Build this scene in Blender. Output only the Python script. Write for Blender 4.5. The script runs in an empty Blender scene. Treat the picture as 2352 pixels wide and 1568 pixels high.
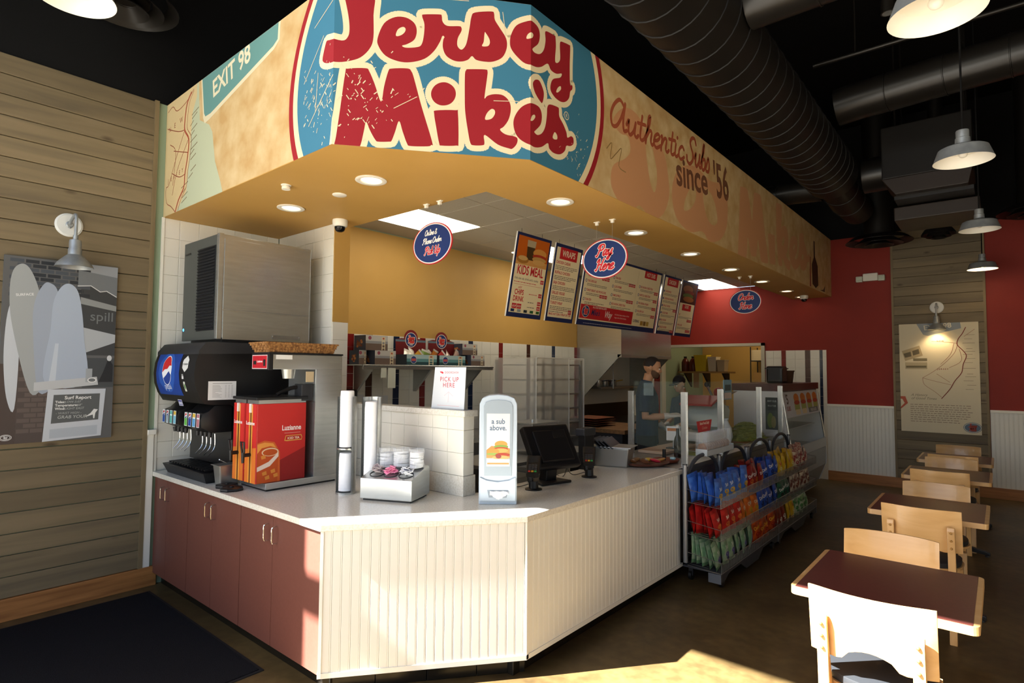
import bpy, bmesh, math, random
from mathutils import Vector, Matrix
from mathutils.geometry import tessellate_polygon
random.seed(7)
PI = math.pi
scn = bpy.context.scene
C = scn.collection
# ------------------------------------------------------------------ camera
cam = bpy.data.cameras.new('camera'); camo = bpy.data.objects.new('camera', cam); C.objects.link(camo)
cam.sensor_width = 36.0; cam.lens = 1332.0 / 2352.0 * 36.0; cam.clip_start = 0.02; cam.clip_end = 200
def _cam():
    ya, pi_, ro = math.radians(-40.117), math.radians(2.842), math.radians(0.406)
    fw = Vector((math.sin(ya)*math.cos(pi_), math.cos(ya)*math.cos(pi_), math.sin(pi_)))
    r = Vector((math.cos(ya), -math.sin(ya), 0)); u = r.cross(fw)
    R = r*math.cos(ro) + u*math.sin(ro); U = -r*math.sin(ro) + u*math.cos(ro)
    m = Matrix((R, U, -fw)).transposed().to_4x4(); m.translation = Vector((0, 0, 1.73))
    return m
camo.matrix_world = _cam()
scn.camera = camo
# ------------------------------------------------------------------ world, sun, exposure
w = bpy.data.worlds.new('sky'); scn.world = w; w.use_nodes = True
nt = w.node_tree; bg = nt.nodes['Background']
sky = nt.nodes.new('ShaderNodeTexSky'); sky.sky_type = 'NISHITA'; sky.sun_disc = False
sky.sun_elevation = math.radians(44); sky.sun_rotation = math.radians(217); sky.air_density = 1.0; sky.dust_density = 2.5
nt.links.new(sky.outputs[0], bg.inputs[0]); bg.inputs[1].default_value = 0.42
SUN_AZ, SUN_EL = math.radians(37.5), math.radians(44.2)
SUN_DIR = Vector((math.sin(SUN_AZ)*math.cos(SUN_EL), math.cos(SUN_AZ)*math.cos(SUN_EL), -math.sin(SUN_EL)))
sl = bpy.data.lights.new('sun', 'SUN'); sl.energy = 80.0; sl.angle = math.radians(0.55); sl.color = (1.0, 0.975, 0.93)
so = bpy.data.objects.new('sun', sl); C.objects.link(so); so.rotation_euler = SUN_DIR.to_track_quat('-Z', 'Y').to_euler(); so.location = (-6, -9, 12)
vs = scn.view_settings
vs.view_transform = 'Standard'; vs.look = 'None'; vs.gamma = 1.0; vs.use_curve_mapping = False; vs.exposure = -0.12
# ------------------------------------------------------------------ materials
MATS = {}
def srgb(c):
    if isinstance(c, str):
        c = c.lstrip('#'); c = [int(c[i:i+2], 16)/255 for i in (0, 2, 4)]
    return tuple((x/12.92 if x <= 0.04045 else ((x+0.055)/1.055)**2.4) for x in c[:3]) + (1.0,)
def mat(name, col='#888888', rough=0.5, metal=0.0, spec=0.5, emit=None, estr=1.0, alpha=None, trans=0.0, ior=1.45, coat=0.0,
        noise=None, bump=None, col2=None):
    """plain procedural material; noise=(scale, detail, stretch xyz, lo, hi) mixes col->col2; bump=(scale, strength)"""
    if name in MATS: return MATS[name]
    m = bpy.data.materials.new(name); m.use_nodes = True; MATS[name] = m
    n = m.node_tree.nodes; L = m.node_tree.links; b = n['Principled BSDF']
    b.inputs['Base Color'].default_value = srgb(col); b.inputs['Roughness'].default_value = rough
    b.inputs['Metallic'].default_value = metal; b.inputs['Specular IOR Level'].default_value = spec
    b.inputs['IOR'].default_value = ior; b.inputs['Transmission Weight'].default_value = trans
    b.inputs['Coat Weight'].default_value = coat
    if alpha is not None: b.inputs['Alpha'].default_value = alpha
    if emit:
        b.inputs['Emission Color'].default_value = srgb(emit); b.inputs['Emission Strength'].default_value = estr
    if noise or bump:
        tc = n.new('ShaderNodeTexCoord'); mp = n.new('ShaderNodeMapping'); L.new(tc.outputs['Object'], mp.inputs[0])
        if noise:
            sc, det, st, lo, hi = noise
            mp.inputs['Scale'].default_value = st
            tx = n.new('ShaderNodeTexNoise'); tx.inputs['Scale'].default_value = sc; tx.inputs['Detail'].default_value = det
            L.new(mp.outputs[0], tx.inputs['Vector'])
            rp = n.new('ShaderNodeValToRGB'); rp.color_ramp.elements[0].position = lo; rp.color_ramp.elements[1].position = hi
            rp.color_ramp.elements[0].color = srgb(col); rp.color_ramp.elements[1].color = srgb(col2 or col)
            L.new(tx.outputs['Fac'], rp.inputs[0]); L.new(rp.outputs[0], b.inputs['Base Color'])
        if bump:
            t2 = n.new('ShaderNodeTexNoise'); t2.inputs['Scale'].default_value = bump[0]; t2.inputs['Detail'].default_value = 3
            L.new(tc.outputs['Object'], t2.inputs['Vector'])
            bp = n.new('ShaderNodeBump'); bp.inputs['Strength'].default_value = bump[1]; bp.inputs['Distance'].default_value = 0.01
            L.new(t2.outputs['Fac'], bp.inputs['Height']); L.new(bp.outputs[0], b.inputs['Normal'])
    return m
def wood(name, c1, c2, axis=1, scale=3.0, rough=0.55, perobj=True, knots=False, c3=None, coat=0.0):
    """stretched-noise grain along an axis (0 x, 1 y, 2 z); colour also varies per object"""
    if name in MATS: return MATS[name]
    m = bpy.data.materials.new(name); m.use_nodes = True; MATS[name] = m
    n = m.node_tree.nodes; L = m.node_tree.links; b = n['Principled BSDF']; b.inputs['Roughness'].default_value = rough
    b.inputs['Coat Weight'].default_value = coat
    tc = n.new('ShaderNodeTexCoord'); mp = n.new('ShaderNodeMapping'); L.new(tc.outputs['Object'], mp.inputs[0])
    s = [9.0, 9.0, 9.0]; s[axis] = 0.7; mp.inputs['Scale'].default_value = s
    oi = n.new('ShaderNodeObjectInfo'); ad = n.new('ShaderNodeVectorMath'); ad.operation = 'ADD'
    sc = n.new('ShaderNodeVectorMath'); sc.operation = 'SCALE'; sc.inputs['Scale'].default_value = 40.0
    cb = n.new('ShaderNodeCombineXYZ')
    for i in range(3): L.new(oi.outputs['Random'], cb.inputs[i])
    L.new(cb.outputs[0], sc.inputs[0]); L.new(mp.outputs[0], ad.inputs[0]); L.new(sc.outputs[0], ad.inputs[1])
    tx = n.new('ShaderNodeTexNoise'); tx.inputs['Scale'].default_value = scale; tx.inputs['Detail'].default_value = 6; tx.inputs['Distortion'].default_value = 0.6
    L.new(ad.outputs[0], tx.inputs['Vector'])
    rp = n.new('ShaderNodeValToRGB'); e = rp.color_ramp.elements; e[0].position = 0.32; e[1].position = 0.68
    e[0].color = srgb(c1); e[1].color = srgb(c2)
    if c3: k = e.new(0.5); k.color = srgb(c3)
    L.new(tx.outputs['Fac'], rp.inputs[0])
    hs = n.new('ShaderNodeHueSaturation'); L.new(rp.outputs[0], hs.inputs['Color'])
    if perobj:
        mr = n.new('ShaderNodeMapRange'); mr.inputs['To Min'].default_value = 0.78; mr.inputs['To Max'].default_value = 1.18
        L.new(oi.outputs['Random'], mr.inputs['Value']); L.new(mr.outputs[0], hs.inputs['Value'])
    out = hs.outputs[0]
    if knots:
        vo = n.new('ShaderNodeTexVoronoi'); vo.inputs['Scale'].default_value = 1.0; vo.feature = 'F1'
        m2 = n.new('ShaderNodeMapping'); s2 = [5.5, 5.5, 5.5]; s2[axis] = 2.4; m2.inputs['Scale'].default_value = s2
        L.new(tc.outputs['Object'], m2.inputs[0]); a2 = n.new('ShaderNodeVectorMath'); a2.operation = 'ADD'
        L.new(m2.outputs[0], a2.inputs[0]); L.new(sc.outputs[0], a2.inputs[1]); L.new(a2.outputs[0], vo.inputs['Vector'])
        r2 = n.new('ShaderNodeValToRGB'); r2.color_ramp.elements[0].position = 0.04; r2.color_ramp.elements[1].position = 0.13
        r2.color_ramp.elements[0].color = (0.25, 0.2, 0.17, 1); r2.color_ramp.elements[1].color = (1, 1, 1, 1)
        L.new(vo.outputs['Distance'], r2.inputs[0])
        mx = n.new('ShaderNodeMixRGB'); mx.blend_type = 'MULTIPLY'; mx.inputs[0].default_value = 0.8
        L.new(out, mx.inputs[1]); L.new(r2.outputs[0], mx.inputs[2]); out = mx.outputs[0]
    L.new(out, b.inputs['Base Color'])
    bp = n.new('ShaderNodeBump'); bp.inputs['Strength'].default_value = 0.08; L.new(tx.outputs['Fac'], bp.inputs['Height']); L.new(bp.outputs[0], b.inputs['Normal'])
    return m
# ------------------------------------------------------------------ mesh builder
class MB:
    def __init__(s): s.v = []; s.f = []; s.m = []; s.mi = 0
    def add(s, v, f, mi=None):
        o = len(s.v); s.v += [tuple(p) for p in v]; s.f += [tuple(o+i for i in q) for q in f]; s.m += [s.mi if mi is None else mi]*len(f); return s
    def box(s, x0, x1, y0, y1, z0, z1, mi=None, M=None):
        v = [Vector(p) for p in ((x0,y0,z0),(x1,y0,z0),(x1,y1,z0),(x0,y1,z0),(x0,y0,z1),(x1,y0,z1),(x1,y1,z1),(x0,y1,z1))]
        if M is not None: v = [M @ p for p in v]
        return s.add(v, [(0,3,2,1),(4,5,6,7),(0,1,5,4),(1,2,6,5),(2,3,7,6),(3,0,4,7)], mi)
    def cb(s, c, d, mi=None, M=None):
        x, y, z = c; a, b, h = d[0]/2, d[1]/2, d[2]/2
        return s.box(x-a, x+a, y-b, y+b, z-h, z+h, mi, M)
    def prism(s, poly, z0, z1, ax='z', mi=None, M=None):
        """poly: 2-D points; extruded along ax.  ax z: (x,y); ax x: (y,z); ax y: (x,z)"""
        mk = {'z': lambda p, h: (p[0], p[1], h), 'x': lambda p, h: (h, p[0], p[1]), 'y': lambda p, h: (p[0], h, p[1])}[ax]
        n = len(poly); v = [Vector(mk(p, z0)) for p in poly] + [Vector(mk(p, z1)) for p in poly]
        if M is not None: v = [M @ p for p in v]
        tri = tessellate_polygon([[Vector((p[0], p[1], 0)) for p in poly]])
        f = [(i, (i+1) % n, n+(i+1) % n, n+i) for i in range(n)]
        f += [tuple(t) for t in tri] + [tuple(n+i for i in reversed(t)) for t in tri]
        return s.add(v, f, mi)
    def ring(s, rings, close=True, cap=True, mi=None):
        """loft between rings of equal length"""
        n = len(rings[0]); v = [p for r in rings for p in r]; f = []
        for k in range(len(rings)-1):
            for i in range(n if close else n-1):
                j = (i+1) % n; f.append((k*n+i, k*n+j, (k+1)*n+j, (k+1)*n+i))
        if cap and close:
            f.append(tuple(reversed(range(n)))); f.append(tuple((len(rings)-1)*n+i for i in range(n)))
        return s.add(v, f, mi)
    def tube(s, pts, r, n=8, mi=None, cap=True):
        pts = [Vector(p) for p in pts]; rr = r if isinstance(r, (list, tuple)) else [r]*len(pts); rings = []
        up = Vector((0, 0, 1)); prev = None
        for i, p in enumerate(pts):
            t = (pts[min(i+1, len(pts)-1)] - pts[max(i-1, 0)])
            if t.length < 1e-9: t = Vector((0, 0, 1))
            t.normalize()
            if prev is None:
                a = t.cross(up);
                if a.length < 1e-3: a = t.cross(Vector((1, 0, 0)))
            else: a = prev - t*prev.dot(t)
            a.normalize(); prev = a; b = t.cross(a)
            rings.append([p + (a*math.cos(2*PI*k/n) + b*math.sin(2*PI*k/n))*rr[i] for k in range(n)])
        return s.ring(rings, True, cap, mi)
    def cyl(s, p0, p1, r0, r1=None, n=16, mi=None, cap=True):
        return s.tube([p0, p1], [r0, r0 if r1 is None else r1], n, mi, cap)
    def lathe(s, prof, c=(0,0,0), n=20, mi=None, M=None, a0=0.0, a1=2*PI):
        """prof: (r,z) pairs about the z axis"""
        full = abs(a1-a0-2*PI) < 1e-6; k = n if full else n+1; rings = []
        for r, z in prof:
            rg = []
            for i in range(k):
                a = a0 + (a1-a0)*i/n; p = Vector((c[0]+r*math.cos(a), c[1]+r*math.sin(a), c[2]+z)); rg.append(M @ p if M is not None else p)
            rings.append(rg)
        return s.ring(rings, full, False, mi)
    def ball(s, c, r, n=12, m=8, mi=None, M=None, sc=(1,1,1)):
        pr = [(max(1e-4, math.sin(PI*i/m)), -math.cos(PI*i/m)) for i in range(m+1)]
        rings = []
        for a, z in pr:
            rg = []
            for i in range(n):
                p = Vector((a*math.cos(2*PI*i/n)*sc[0], a*math.sin(2*PI*i/n)*sc[1], z*sc[2]))*r
                if M is not None: p = M @ p
                rg.append(Vector(c) + p)
            rings.append(rg)
        return s.ring(rings, True, False, mi)
    def disc(s, c, r, nrm=(0,0,1), n=16, mi=None, ry=None):
        nv = Vector(nrm).normalized(); a = nv.cross(Vector((0,0,1)))
        if a.length < 1e-3: a = Vector((1,0,0))
        a.normalize(); b = nv.cross(a); ry = r if ry is None else ry
        return s.add([Vector(c) + a*r*math.cos(2*PI*i/n) + b*ry*math.sin(2*PI*i/n) for i in range(n)], [tuple(range(n))], mi)
    def quad(s, a, b, c, d, mi=None): return s.add([a, b, c, d], [(0, 1, 2, 3)], mi)
    def mesh(s, name, mats, bevel=0.0, smooth=False, seg=2, ang=35):
        me = bpy.data.meshes.new(name); me.from_pydata(s.v, [], s.f)
        for m in (mats if isinstance(mats, (list, tuple)) else [mats]): me.materials.append(m)
        me.polygons.foreach_set('material_index', s.m)
        bm = bmesh.new(); bm.from_mesh(me); bmesh.ops.recalc_face_normals(bm, faces=bm.faces)
        if bevel > 0:
            ed = [e for e in bm.edges if len(e.link_faces) == 2 and e.calc_face_angle(0) > math.radians(ang)]
            bmesh.ops.bevel(bm, geom=ed, offset=bevel, segments=seg, profile=0.6, affect='EDGES', clamp_overlap=True)
        bm.to_mesh(me); bm.free()
        if smooth:
            me.polygons.foreach_set('use_smooth', [True]*len(me.polygons))
            if hasattr(me, 'set_sharp_from_angle'): me.set_sharp_from_angle(angle=math.radians(40))
        me.update(); return me
def link(name, me, parent=None, loc=None, rot=None):
    o = bpy.data.objects.new(name, me); C.objects.link(o)
    if parent is not None: o.parent = parent
    if loc: o.location = loc
    if rot: o.rotation_euler = rot
    return o
def obj(name, mb, mats, parent=None, bevel=0.0, smooth=False, loc=None, rot=None, seg=2, ang=35):
    return link(name, mb.mesh(name, mats, bevel, smooth, seg, ang), parent, loc, rot)
def tag(o, label, cat, group=None):
    o['label'] = label; o['category'] = cat
    if group: o['group'] = group
    return o
def thing(name, label, cat, loc=(0,0,0), rz=0.0, group=None):
    o = bpy.data.objects.new(name, None); C.objects.link(o); o.location = loc; o.rotation_euler = (0, 0, rz); o.empty_display_size = 0.05
    return tag(o, label, cat, group)
def struct(name, mb, mats, label=None, bevel=0.0, smooth=False, parent=None):
    o = obj(name, mb, mats, parent, bevel, smooth)
    if parent is None: o['kind'] = 'structure'
    if label: o['label'] = label
    return o
def dup(root, loc, rz=None, label=None, group=None):
    r = root.copy(); C.objects.link(r); r.location = loc
    if rz is not None: r.rotation_euler = (0, 0, rz)
    if label: r['label'] = label
    if group: r['group'] = group
    for ch in list(root.children):
        c = ch.copy(); C.objects.link(c); c.parent = r
        for g in list(ch.children):
            d = g.copy(); C.objects.link(d); d.parent = c
    return r
def catmull(pts, n=6, closed=False):
    P = [Vector(p) for p in pts]; out = []; k = len(P)
    rng = range(k if closed else k-1)
    for i in rng:
        if closed: a, b, c, d = P[(i-1) % k], P[i], P[(i+1) % k], P[(i+2) % k]
        else: a, b, c, d = P[max(i-1, 0)], P[i], P[i+1], P[min(i+2, k-1)]
        for j in range(n):
            t = j/n; out.append(0.5*((2*b) + (c-a)*t + (2*a-5*b+4*c-d)*t*t + (3*b-a-3*c+d)*t*t*t))
    if not closed: out.append(P[-1])
    return out
# ------------------------------------------------------------------ flat print: 2-D shapes laid on a plane
GL = {}
def _glyphs():
    chars = [chr(i) for i in range(33, 127)] + ['®']; tmp = []
    def mk(body, off):
        cu = bpy.data.curves.new('t', 'FONT'); cu.body = body; cu.offset = off; cu.resolution_u = 3; cu.fill_mode = 'FRONT'
        o = bpy.data.objects.new('t', cu); C.objects.link(o); tmp.append((o, cu)); return o
    rec = {}
    for c in chars:
        rec[c] = (mk(c, 0.0), mk(c + '|', 0.0), mk(c, 0.022))
    bar = mk('|', 0.0)
    dg = bpy.context.evaluated_depsgraph_get(); dg.update()
    def geo(o):
        e = o.evaluated_get(dg); me = e.to_mesh(); v = [(p.co.x, p.co.y) for p in me.vertices]; f = [tuple(p.vertices) for p in me.polygons]; e.to_mesh_clear(); return v, f
    b0 = min(p[0] for p in geo(bar)[0])
    for c, (a, ab, bo) in rec.items():
        va, fa = geo(a); vab, _ = geo(ab); vb, fb = geo(bo)
        xs = sorted(p[0] for p in vab)
        adv = (max(xs) - (max(p[0] for p in geo(bar)[0]) - b0)) - b0 if va else 0.3
        GL[c] = (va, fa, vb, fb, adv)
    for o, cu in tmp: bpy.data.objects.remove(o); bpy.data.curves.remove(cu)
_glyphs()
class Flat:
    """collects coloured 2-D shapes; later mapped onto a surface"""
    def __init__(s): s.items = []          # (verts2d, faces, layer, colour)
    def poly(s, pts, col, layer=1, holes=(), smooth=0):
        P = catmull([(p[0], p[1], 0) for p in pts], smooth, True) if smooth else [Vector((p[0], p[1], 0)) for p in pts]
        H = [catmull([(p[0], p[1], 0) for p in h], smooth, True) if smooth else [Vector((p[0], p[1], 0)) for p in h] for h in holes]
        tri = tessellate_polygon([P] + H); al = P + [q for h in H for q in h]
        s.items.append(([(p.x, p.y) for p in al], [tuple(t) for t in tri], layer, col)); return s
    def rect(s, x0, y0, x1, y1, col, layer=1): s.items.append(([(x0,y0),(x1,y0),(x1,y1),(x0,y1)], [(0,1,2,3)], layer, col)); return s
    def ell(s, cx, cy, rx, ry, col, layer=1, n=40, k=0.0):
        s.items.append(([(cx+rx*math.cos(2*PI*i/n), cy+ry*math.sin(2*PI*i/n)+k*rx*math.cos(2*PI*i/n)) for i in range(n)], [tuple(range(n))], layer, col)); return s
    def stroke(s, pts, wd, col, layer=1, smooth=0, closed=False, caps=True):
        P = [Vector((p[0], p[1], 0)) for p in pts]
        if smooth: P = catmull(P, smooth, closed)
        if closed: P = P + [P[0]]
        v = []; f = []; ws = wd if isinstance(wd, (list, tuple)) else None
        for i, p in enumerate(P):
            t = P[min(i+1, len(P)-1)] - P[max(i-1, 0)]
            if closed and (i == 0 or i == len(P)-1): t = P[1] - P[-2]
            if t.length < 1e-9: t = Vector((1, 0, 0))
            t.normalize(); nrm = Vector((-t.y, t.x, 0)); h = (ws[min(int(i*len(ws)/len(P)), len(ws)-1)] if ws else wd)/2
            v += [(p.x+nrm.x*h, p.y+nrm.y*h), (p.x-nrm.x*h, p.y-nrm.y*h)]
        f = [(2*i, 2*i+1, 2*i+3, 2*i+2) for i in range(len(P)-1)]
        s.items.append((v, f, layer, col))
        if caps and not closed:
            for q in (P[0], P[-1]): s.ell(q.x, q.y, (ws[0] if ws else wd)/2, (ws[0] if ws else wd)/2, col, layer, 10)
        return s
    def joints(s, pts, r, col, layer):
        for p in pts: s.ell(p[0], p[1], r, r, col, layer, 8)
    def text(s, t, x, y, size, col, layer=2, align='L', shear=0.0, sx=1.0, bold=False, rot=0.0, sp=0.0):
        wdt = sum((GL[c][4]+sp if c in GL else 0.28) for c in t)*size*sx
        ox = {'L': 0, 'C': -wdt/2, 'R': -wdt}[align]; cx = 0.0; cr, sr = math.cos(rot), math.sin(rot); V = []; F = []
        for c in t:
            if c not in GL: cx += 0.28*size*sx; continue
            va, fa, vb, fb, adv = GL[c]; vv, ff = (vb, fb) if bold else (va, fa); o = len(V)
            for px, py in vv:
                X = ox + cx + (px*sx + py*shear)*size; Y = py*size; V.append((x + X*cr - Y*sr, y + X*sr + Y*cr))
            F += [tuple(o+i for i in q) for q in ff]; cx += (adv+sp)*size*sx
        if V: s.items.append((V, F, layer, col))
        return s
    def build(s, name, parent, fmap, step=0.0006, base=0.0008, clip=None, splits=(), vsplits=(), rough=0.5, spec=0.3):
        """fmap(u,v,off)->3-D point.  one mesh per call, a material slot per colour"""
        cols = []; mb = MB()
        bmx = bmesh.new()
        lay = bmx.faces.layers.int.new('lay')
        for ki, (v, f, l, c) in enumerate(s.items):
            cm = c
            if cm not in cols: cols.append(cm)
            mi = cols.index(cm); vs_ = [bmx.verts.new((p[0], p[1], l*1.0 + (ki % 97)*0.008)) for p in v]
            for q in f:
                if len(set(q)) < 3: continue
                try: fc = bmx.faces.new([vs_[i] for i in q]); fc.material_index = mi
                except ValueError: pass
        for sp in splits:
            bmesh.ops.bisect_plane(bmx, geom=bmx.verts[:] + bmx.edges[:] + bmx.faces[:], plane_co=(sp, 0, 0), plane_no=(1, 0, 0))
        for sp in vsplits:
            bmesh.ops.bisect_plane(bmx, geom=bmx.verts[:] + bmx.edges[:] + bmx.faces[:], plane_co=(0, sp, 0), plane_no=(0, 1, 0))
        if clip:
            for co, no in clip:
                bmesh.ops.bisect_plane(bmx, geom=bmx.verts[:] + bmx.edges[:] + bmx.faces[:], plane_co=(co[0], co[1], 0), plane_no=(no[0], no[1], 0), clear_outer=True)
        for fc in bmx.faces:
            if fc.normal.z < 0: fc.normal_flip()
        for vt in bmx.verts: vt.co = fmap(vt.co.x, vt.co.y, base + step*vt.co.z)
        me = bpy.data.meshes.new(name); bmx.to_mesh(me); bmx.free()
        for c in cols: me.materials.append(c if not isinstance(c, str) else mat('print_' + c.lstrip('#'), c, rough, 0, spec))
        return link(name, me, parent)
def plane_map(o, u, v, n):
    o, u, v, n = Vector(o), Vector(u), Vector(v), Vector(n)
    return lambda a, b, off: o + u*a + v*b + n*off
# ================================================================== THE SHELL
XW, XF, YF, X1, Y2, YE, ZT = -5.25, -2.086, 1.742, -2.795, 2.6255, 4.731, 0.9   # wall, counter face x, cabinet face y, corner x, corner y, counter end, top height
FX, FY, FX1, FY2, ZS, ZFT = -2.088, 1.757, -2.79, 2.631, 2.967, 3.909            # fascia
YB = 10.584; ZC = 3.25; ZD = 5.7
M_black = mat('black_paint', '#0c0c0d', 0.75, 0, 0.2)
M_red = mat('red_paint', '#8c281d', 0.6, 0, 0.35, noise=(3, 3, (1,1,1), 0.3, 0.7), col2='#86261c')
M_yel = mat('yellow_paint', '#bf9752', 0.55, 0, 0.35, noise=(2, 3, (1,1,1), 0.3, 0.7), col2='#b9914c')
M_grn = mat('sage_paint', '#8c9f86', 0.6)
M_wht = mat('white_paint', '#e9e6da', 0.45)
M_tile = mat('white_tile', '#e2dfd3', 0.18, 0, 0.5)
M_grout = mat('grout', '#dcd7ca', 0.8)
M_tred = mat('red_tile', '#7a1f1d', 0.2); M_tbrn = mat('brown_tile', '#4a2d22', 0.2); M_tnav = mat('navy_tile', '#1d2a44', 0.2)
M_tblk = mat('black_base_tile', '#15130f', 0.25)
M_steel = mat('stainless', '#bfc1bf', 0.26, 0.8, noise=(5, 3, (1, 1, 12), 0.3, 0.7), col2='#b5b7b5', bump=(2.2, 0.35))
M_steelv = mat('stainless_dull', '#aaaba8', 0.38, 0.85)
M_blk = mat('black_plastic', '#141416', 0.38)
M_drk = mat('dark_grey_plastic', '#2b2c2f', 0.45)
M_chrome = mat('chrome', '#d8d8d8', 0.12, 1.0)
M_oak = wood('oak_base', '#8f5a2c', '#b57a42', 1, 3.0, 0.45, False)
M_oakx = wood('oak_base_x', '#8f5a2c', '#b57a42', 0, 3.0, 0.45, False)
M_plank = wood('weathered_plank', '#665a45', '#7a6b51', 1, 1.6, 0.6, True, True, '#73654b')
M_plankx = wood('weathered_plank_x', '#665a45', '#7a6b51', 0, 1.6, 0.6, True, True, '#73654b')
M_trimw = wood('plank_trim', '#6f6045', '#837253', 2, 2.0, 0.6, False)
M_quartz = mat('quartz', '#dedbd0', 0.16, 0, 0.5, noise=(90, 2, (1,1,1), 0.42, 0.62), col2='#d2cdbf')
M_cab = mat('brown_laminate', '#6a4036', 0.42, 0, 0.4, noise=(60, 2, (1,1,1), 0.3, 0.7), col2='#663d33')
M_bead = mat('bead_white', '#e4e3da', 0.4)
# ---- floor: stained concrete
def concrete():
    m = bpy.data.materials.new('stained_concrete'); m.use_nodes = True; n = m.node_tree.nodes; L = m.node_tree.links; b = n['Principled BSDF']
    tc = n.new('ShaderNodeTexCoord'); a = n.new('ShaderNodeTexNoise'); a.inputs['Scale'].default_value = 0.9; a.inputs['Detail'].default_value = 8; a.inputs['Roughness'].default_value = 0.62
    L.new(tc.outputs['Object'], a.inputs['Vector'])
    r = n.new('ShaderNodeValToRGB'); e = r.color_ramp.elements; e[0].position = 0.3; e[1].position = 0.72; e[0].color = srgb('#3a2c1b'); e[1].color = srgb('#6d5a3a')
    k = e.new(0.5); k.color = srgb('#54452b'); L.new(a.outputs['Fac'], r.inputs[0])
    c = n.new('ShaderNodeTexNoise'); c.inputs['Scale'].default_value = 14; c.inputs['Detail'].default_value = 5; L.new(tc.outputs['Object'], c.inputs['Vector'])
    r2 = n.new('ShaderNodeValToRGB'); r2.color_ramp.elements[0].position = 0.35; r2.color_ramp.elements[1].position = 0.65; r2.color_ramp.elements[0].color = (0.62, 0.6, 0.55, 1); r2.color_ramp.elements[1].color = (1.1, 1.1, 1.05, 1)
    L.new(c.outputs['Fac'], r2.inputs[0])
    mx = n.new('ShaderNodeMixRGB'); mx.blend_type = 'MULTIPLY'; mx.inputs[0].default_value = 0.7; L.new(r.outputs[0], mx.inputs[1]); L.new(r2.outputs[0], mx.inputs[2]); L.new(mx.outputs[0], b.inputs['Base Color'])
    b.inputs['Roughness'].default_value = 0.42; b.inputs['Specular IOR Level'].default_value = 0.35
    return m
struct('floor', MB().box(-5.4, 2.75, -0.95, 13.2, -0.1, 0.0), concrete(), 'dark brown stained concrete floor')
struct('ceiling', MB().box(-5.4, 2.75, -0.95, 13.2, ZD, ZD+0.1), M_black, 'black painted open ceiling deck')
# ---- walls
struct('wall_left', MB().box(-5.4, XW, -0.95, 13.2, 0, ZD, 0).box(XW, XW+0.004, -0.8, 13.0, 3.909, ZD, 1), [M_grn, M_black], 'left wall, sage green strip beside the plank cladding')
struct('wall_kitchen', MB().box(XW, XW+0.006, 2.915, YB, 0, ZC), M_yel, 'yellow painted kitchen wall above the tile')
wb = MB()
wb.box(-5.25, -5.08, YB, YB+0.12, 0, ZC).box(-5.08, -3.19, YB, YB+0.12, 2.2, ZC).box(-3.19, 2.75, YB, YB+0.12, 0, 3.9).box(-5.4, 2.75, YB, YB+0.12, 3.9, ZD, 1)
struct('wall_back', wb, [M_red, M_black], 'far red wall of the dining room')
struct('wall_right', MB().box(2.6, 2.75, 2.9, YB, 0, 3.9, 0).box(2.6, 2.75, -0.8, 2.9, 0, 0.5, 0).box(2.6, 2.75, -0.8, 0.0, 0.5, 3.9, 0).box(2.6, 2.75, 0.0, 2.9, 3.3, 3.9, 0).box(2.6, 2.75, -0.8, YB, 3.9, ZD, 1), [mat('tan_paint', '#bfae8c', 0.6), M_black], 'right wall with a wide side window')
M_frame = mat('dark_bronze_frame', '#2a2622', 0.4, 0.6)
wf = MB()
WX0, WX1, WZ1 = -5.043, 0.5, 5.50
wf.box(-5.4, WX0, -0.95, -0.8, 0, ZD).box(WX1, 2.75, -0.95, -0.8, 0, ZD).box(WX0, WX1, -0.95, -0.8, WZ1, ZD).box(WX0, WX1, -0.95, -0.8, 0, 0.12)
struct('wall_front', wf, M_frame, 'storefront wall with tall windows')
wm = MB()
for x in (-4.05, -2.2, -0.4): wm.box(x-0.025, x+0.025, -0.9, -0.84, 0.12, WZ1)
wm.box(WX0, -4.05, -0.9, -0.84, 3.65, 3.80)
struct('window_2', MB().box(2.66, 2.70, 1.42, 1.48, 0.5, 3.3), M_frame, 'side window mullions')
struct('window_1', wm, M_frame, 'storefront window frame')
struct('ground', MB().box(-30, 30, -30, -0.96, -0.14, -0.05).box(2.76, 30, -0.96, 30, -0.14, -0.05), mat('pavement', '#8a867d', 0.8))
# ---- plank cladding on the left wall
pl = MB().prism([(-5.25, 0), (-5.233, 0.003), (-5.231, 0.006), (-5.231, 0.138), (-5.234, 0.1415), (-5.25, 0.1415)], -0.8, 1.662, 'y')
pm = pl.mesh('plank', M_plank); wl = C.objects['wall_left']
for i in range(26): link('plank', pm, wl, (0, 0, 0.151+i*0.1445))
struct('trim_1', MB().box(-5.25, -5.222, 1.66, 1.691, 0.151, 3.915), M_trimw, 'vertical wooden edge strip of the plank cladding')
struct('baseboard_left', MB().box(-5.25, -5.215, -0.8, 1.79, 0, 0.151), M_oak, 'oak baseboard under the planks', bevel=0.004)
rail = MB().box(-5.25, -5.225, 1.691, 1.742, 0.151, 1.2).box(-5.25, -5.205, 1.691, 1.752, 1.195, 1.235)
struct('trim_2', rail, M_wht, 'white end strip with a rail cap', bevel=0.004)
struct('trim_3', MB().box(-5.25, -5.235, 1.745, 1.765, 0.9, ZS), M_wht)
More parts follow.
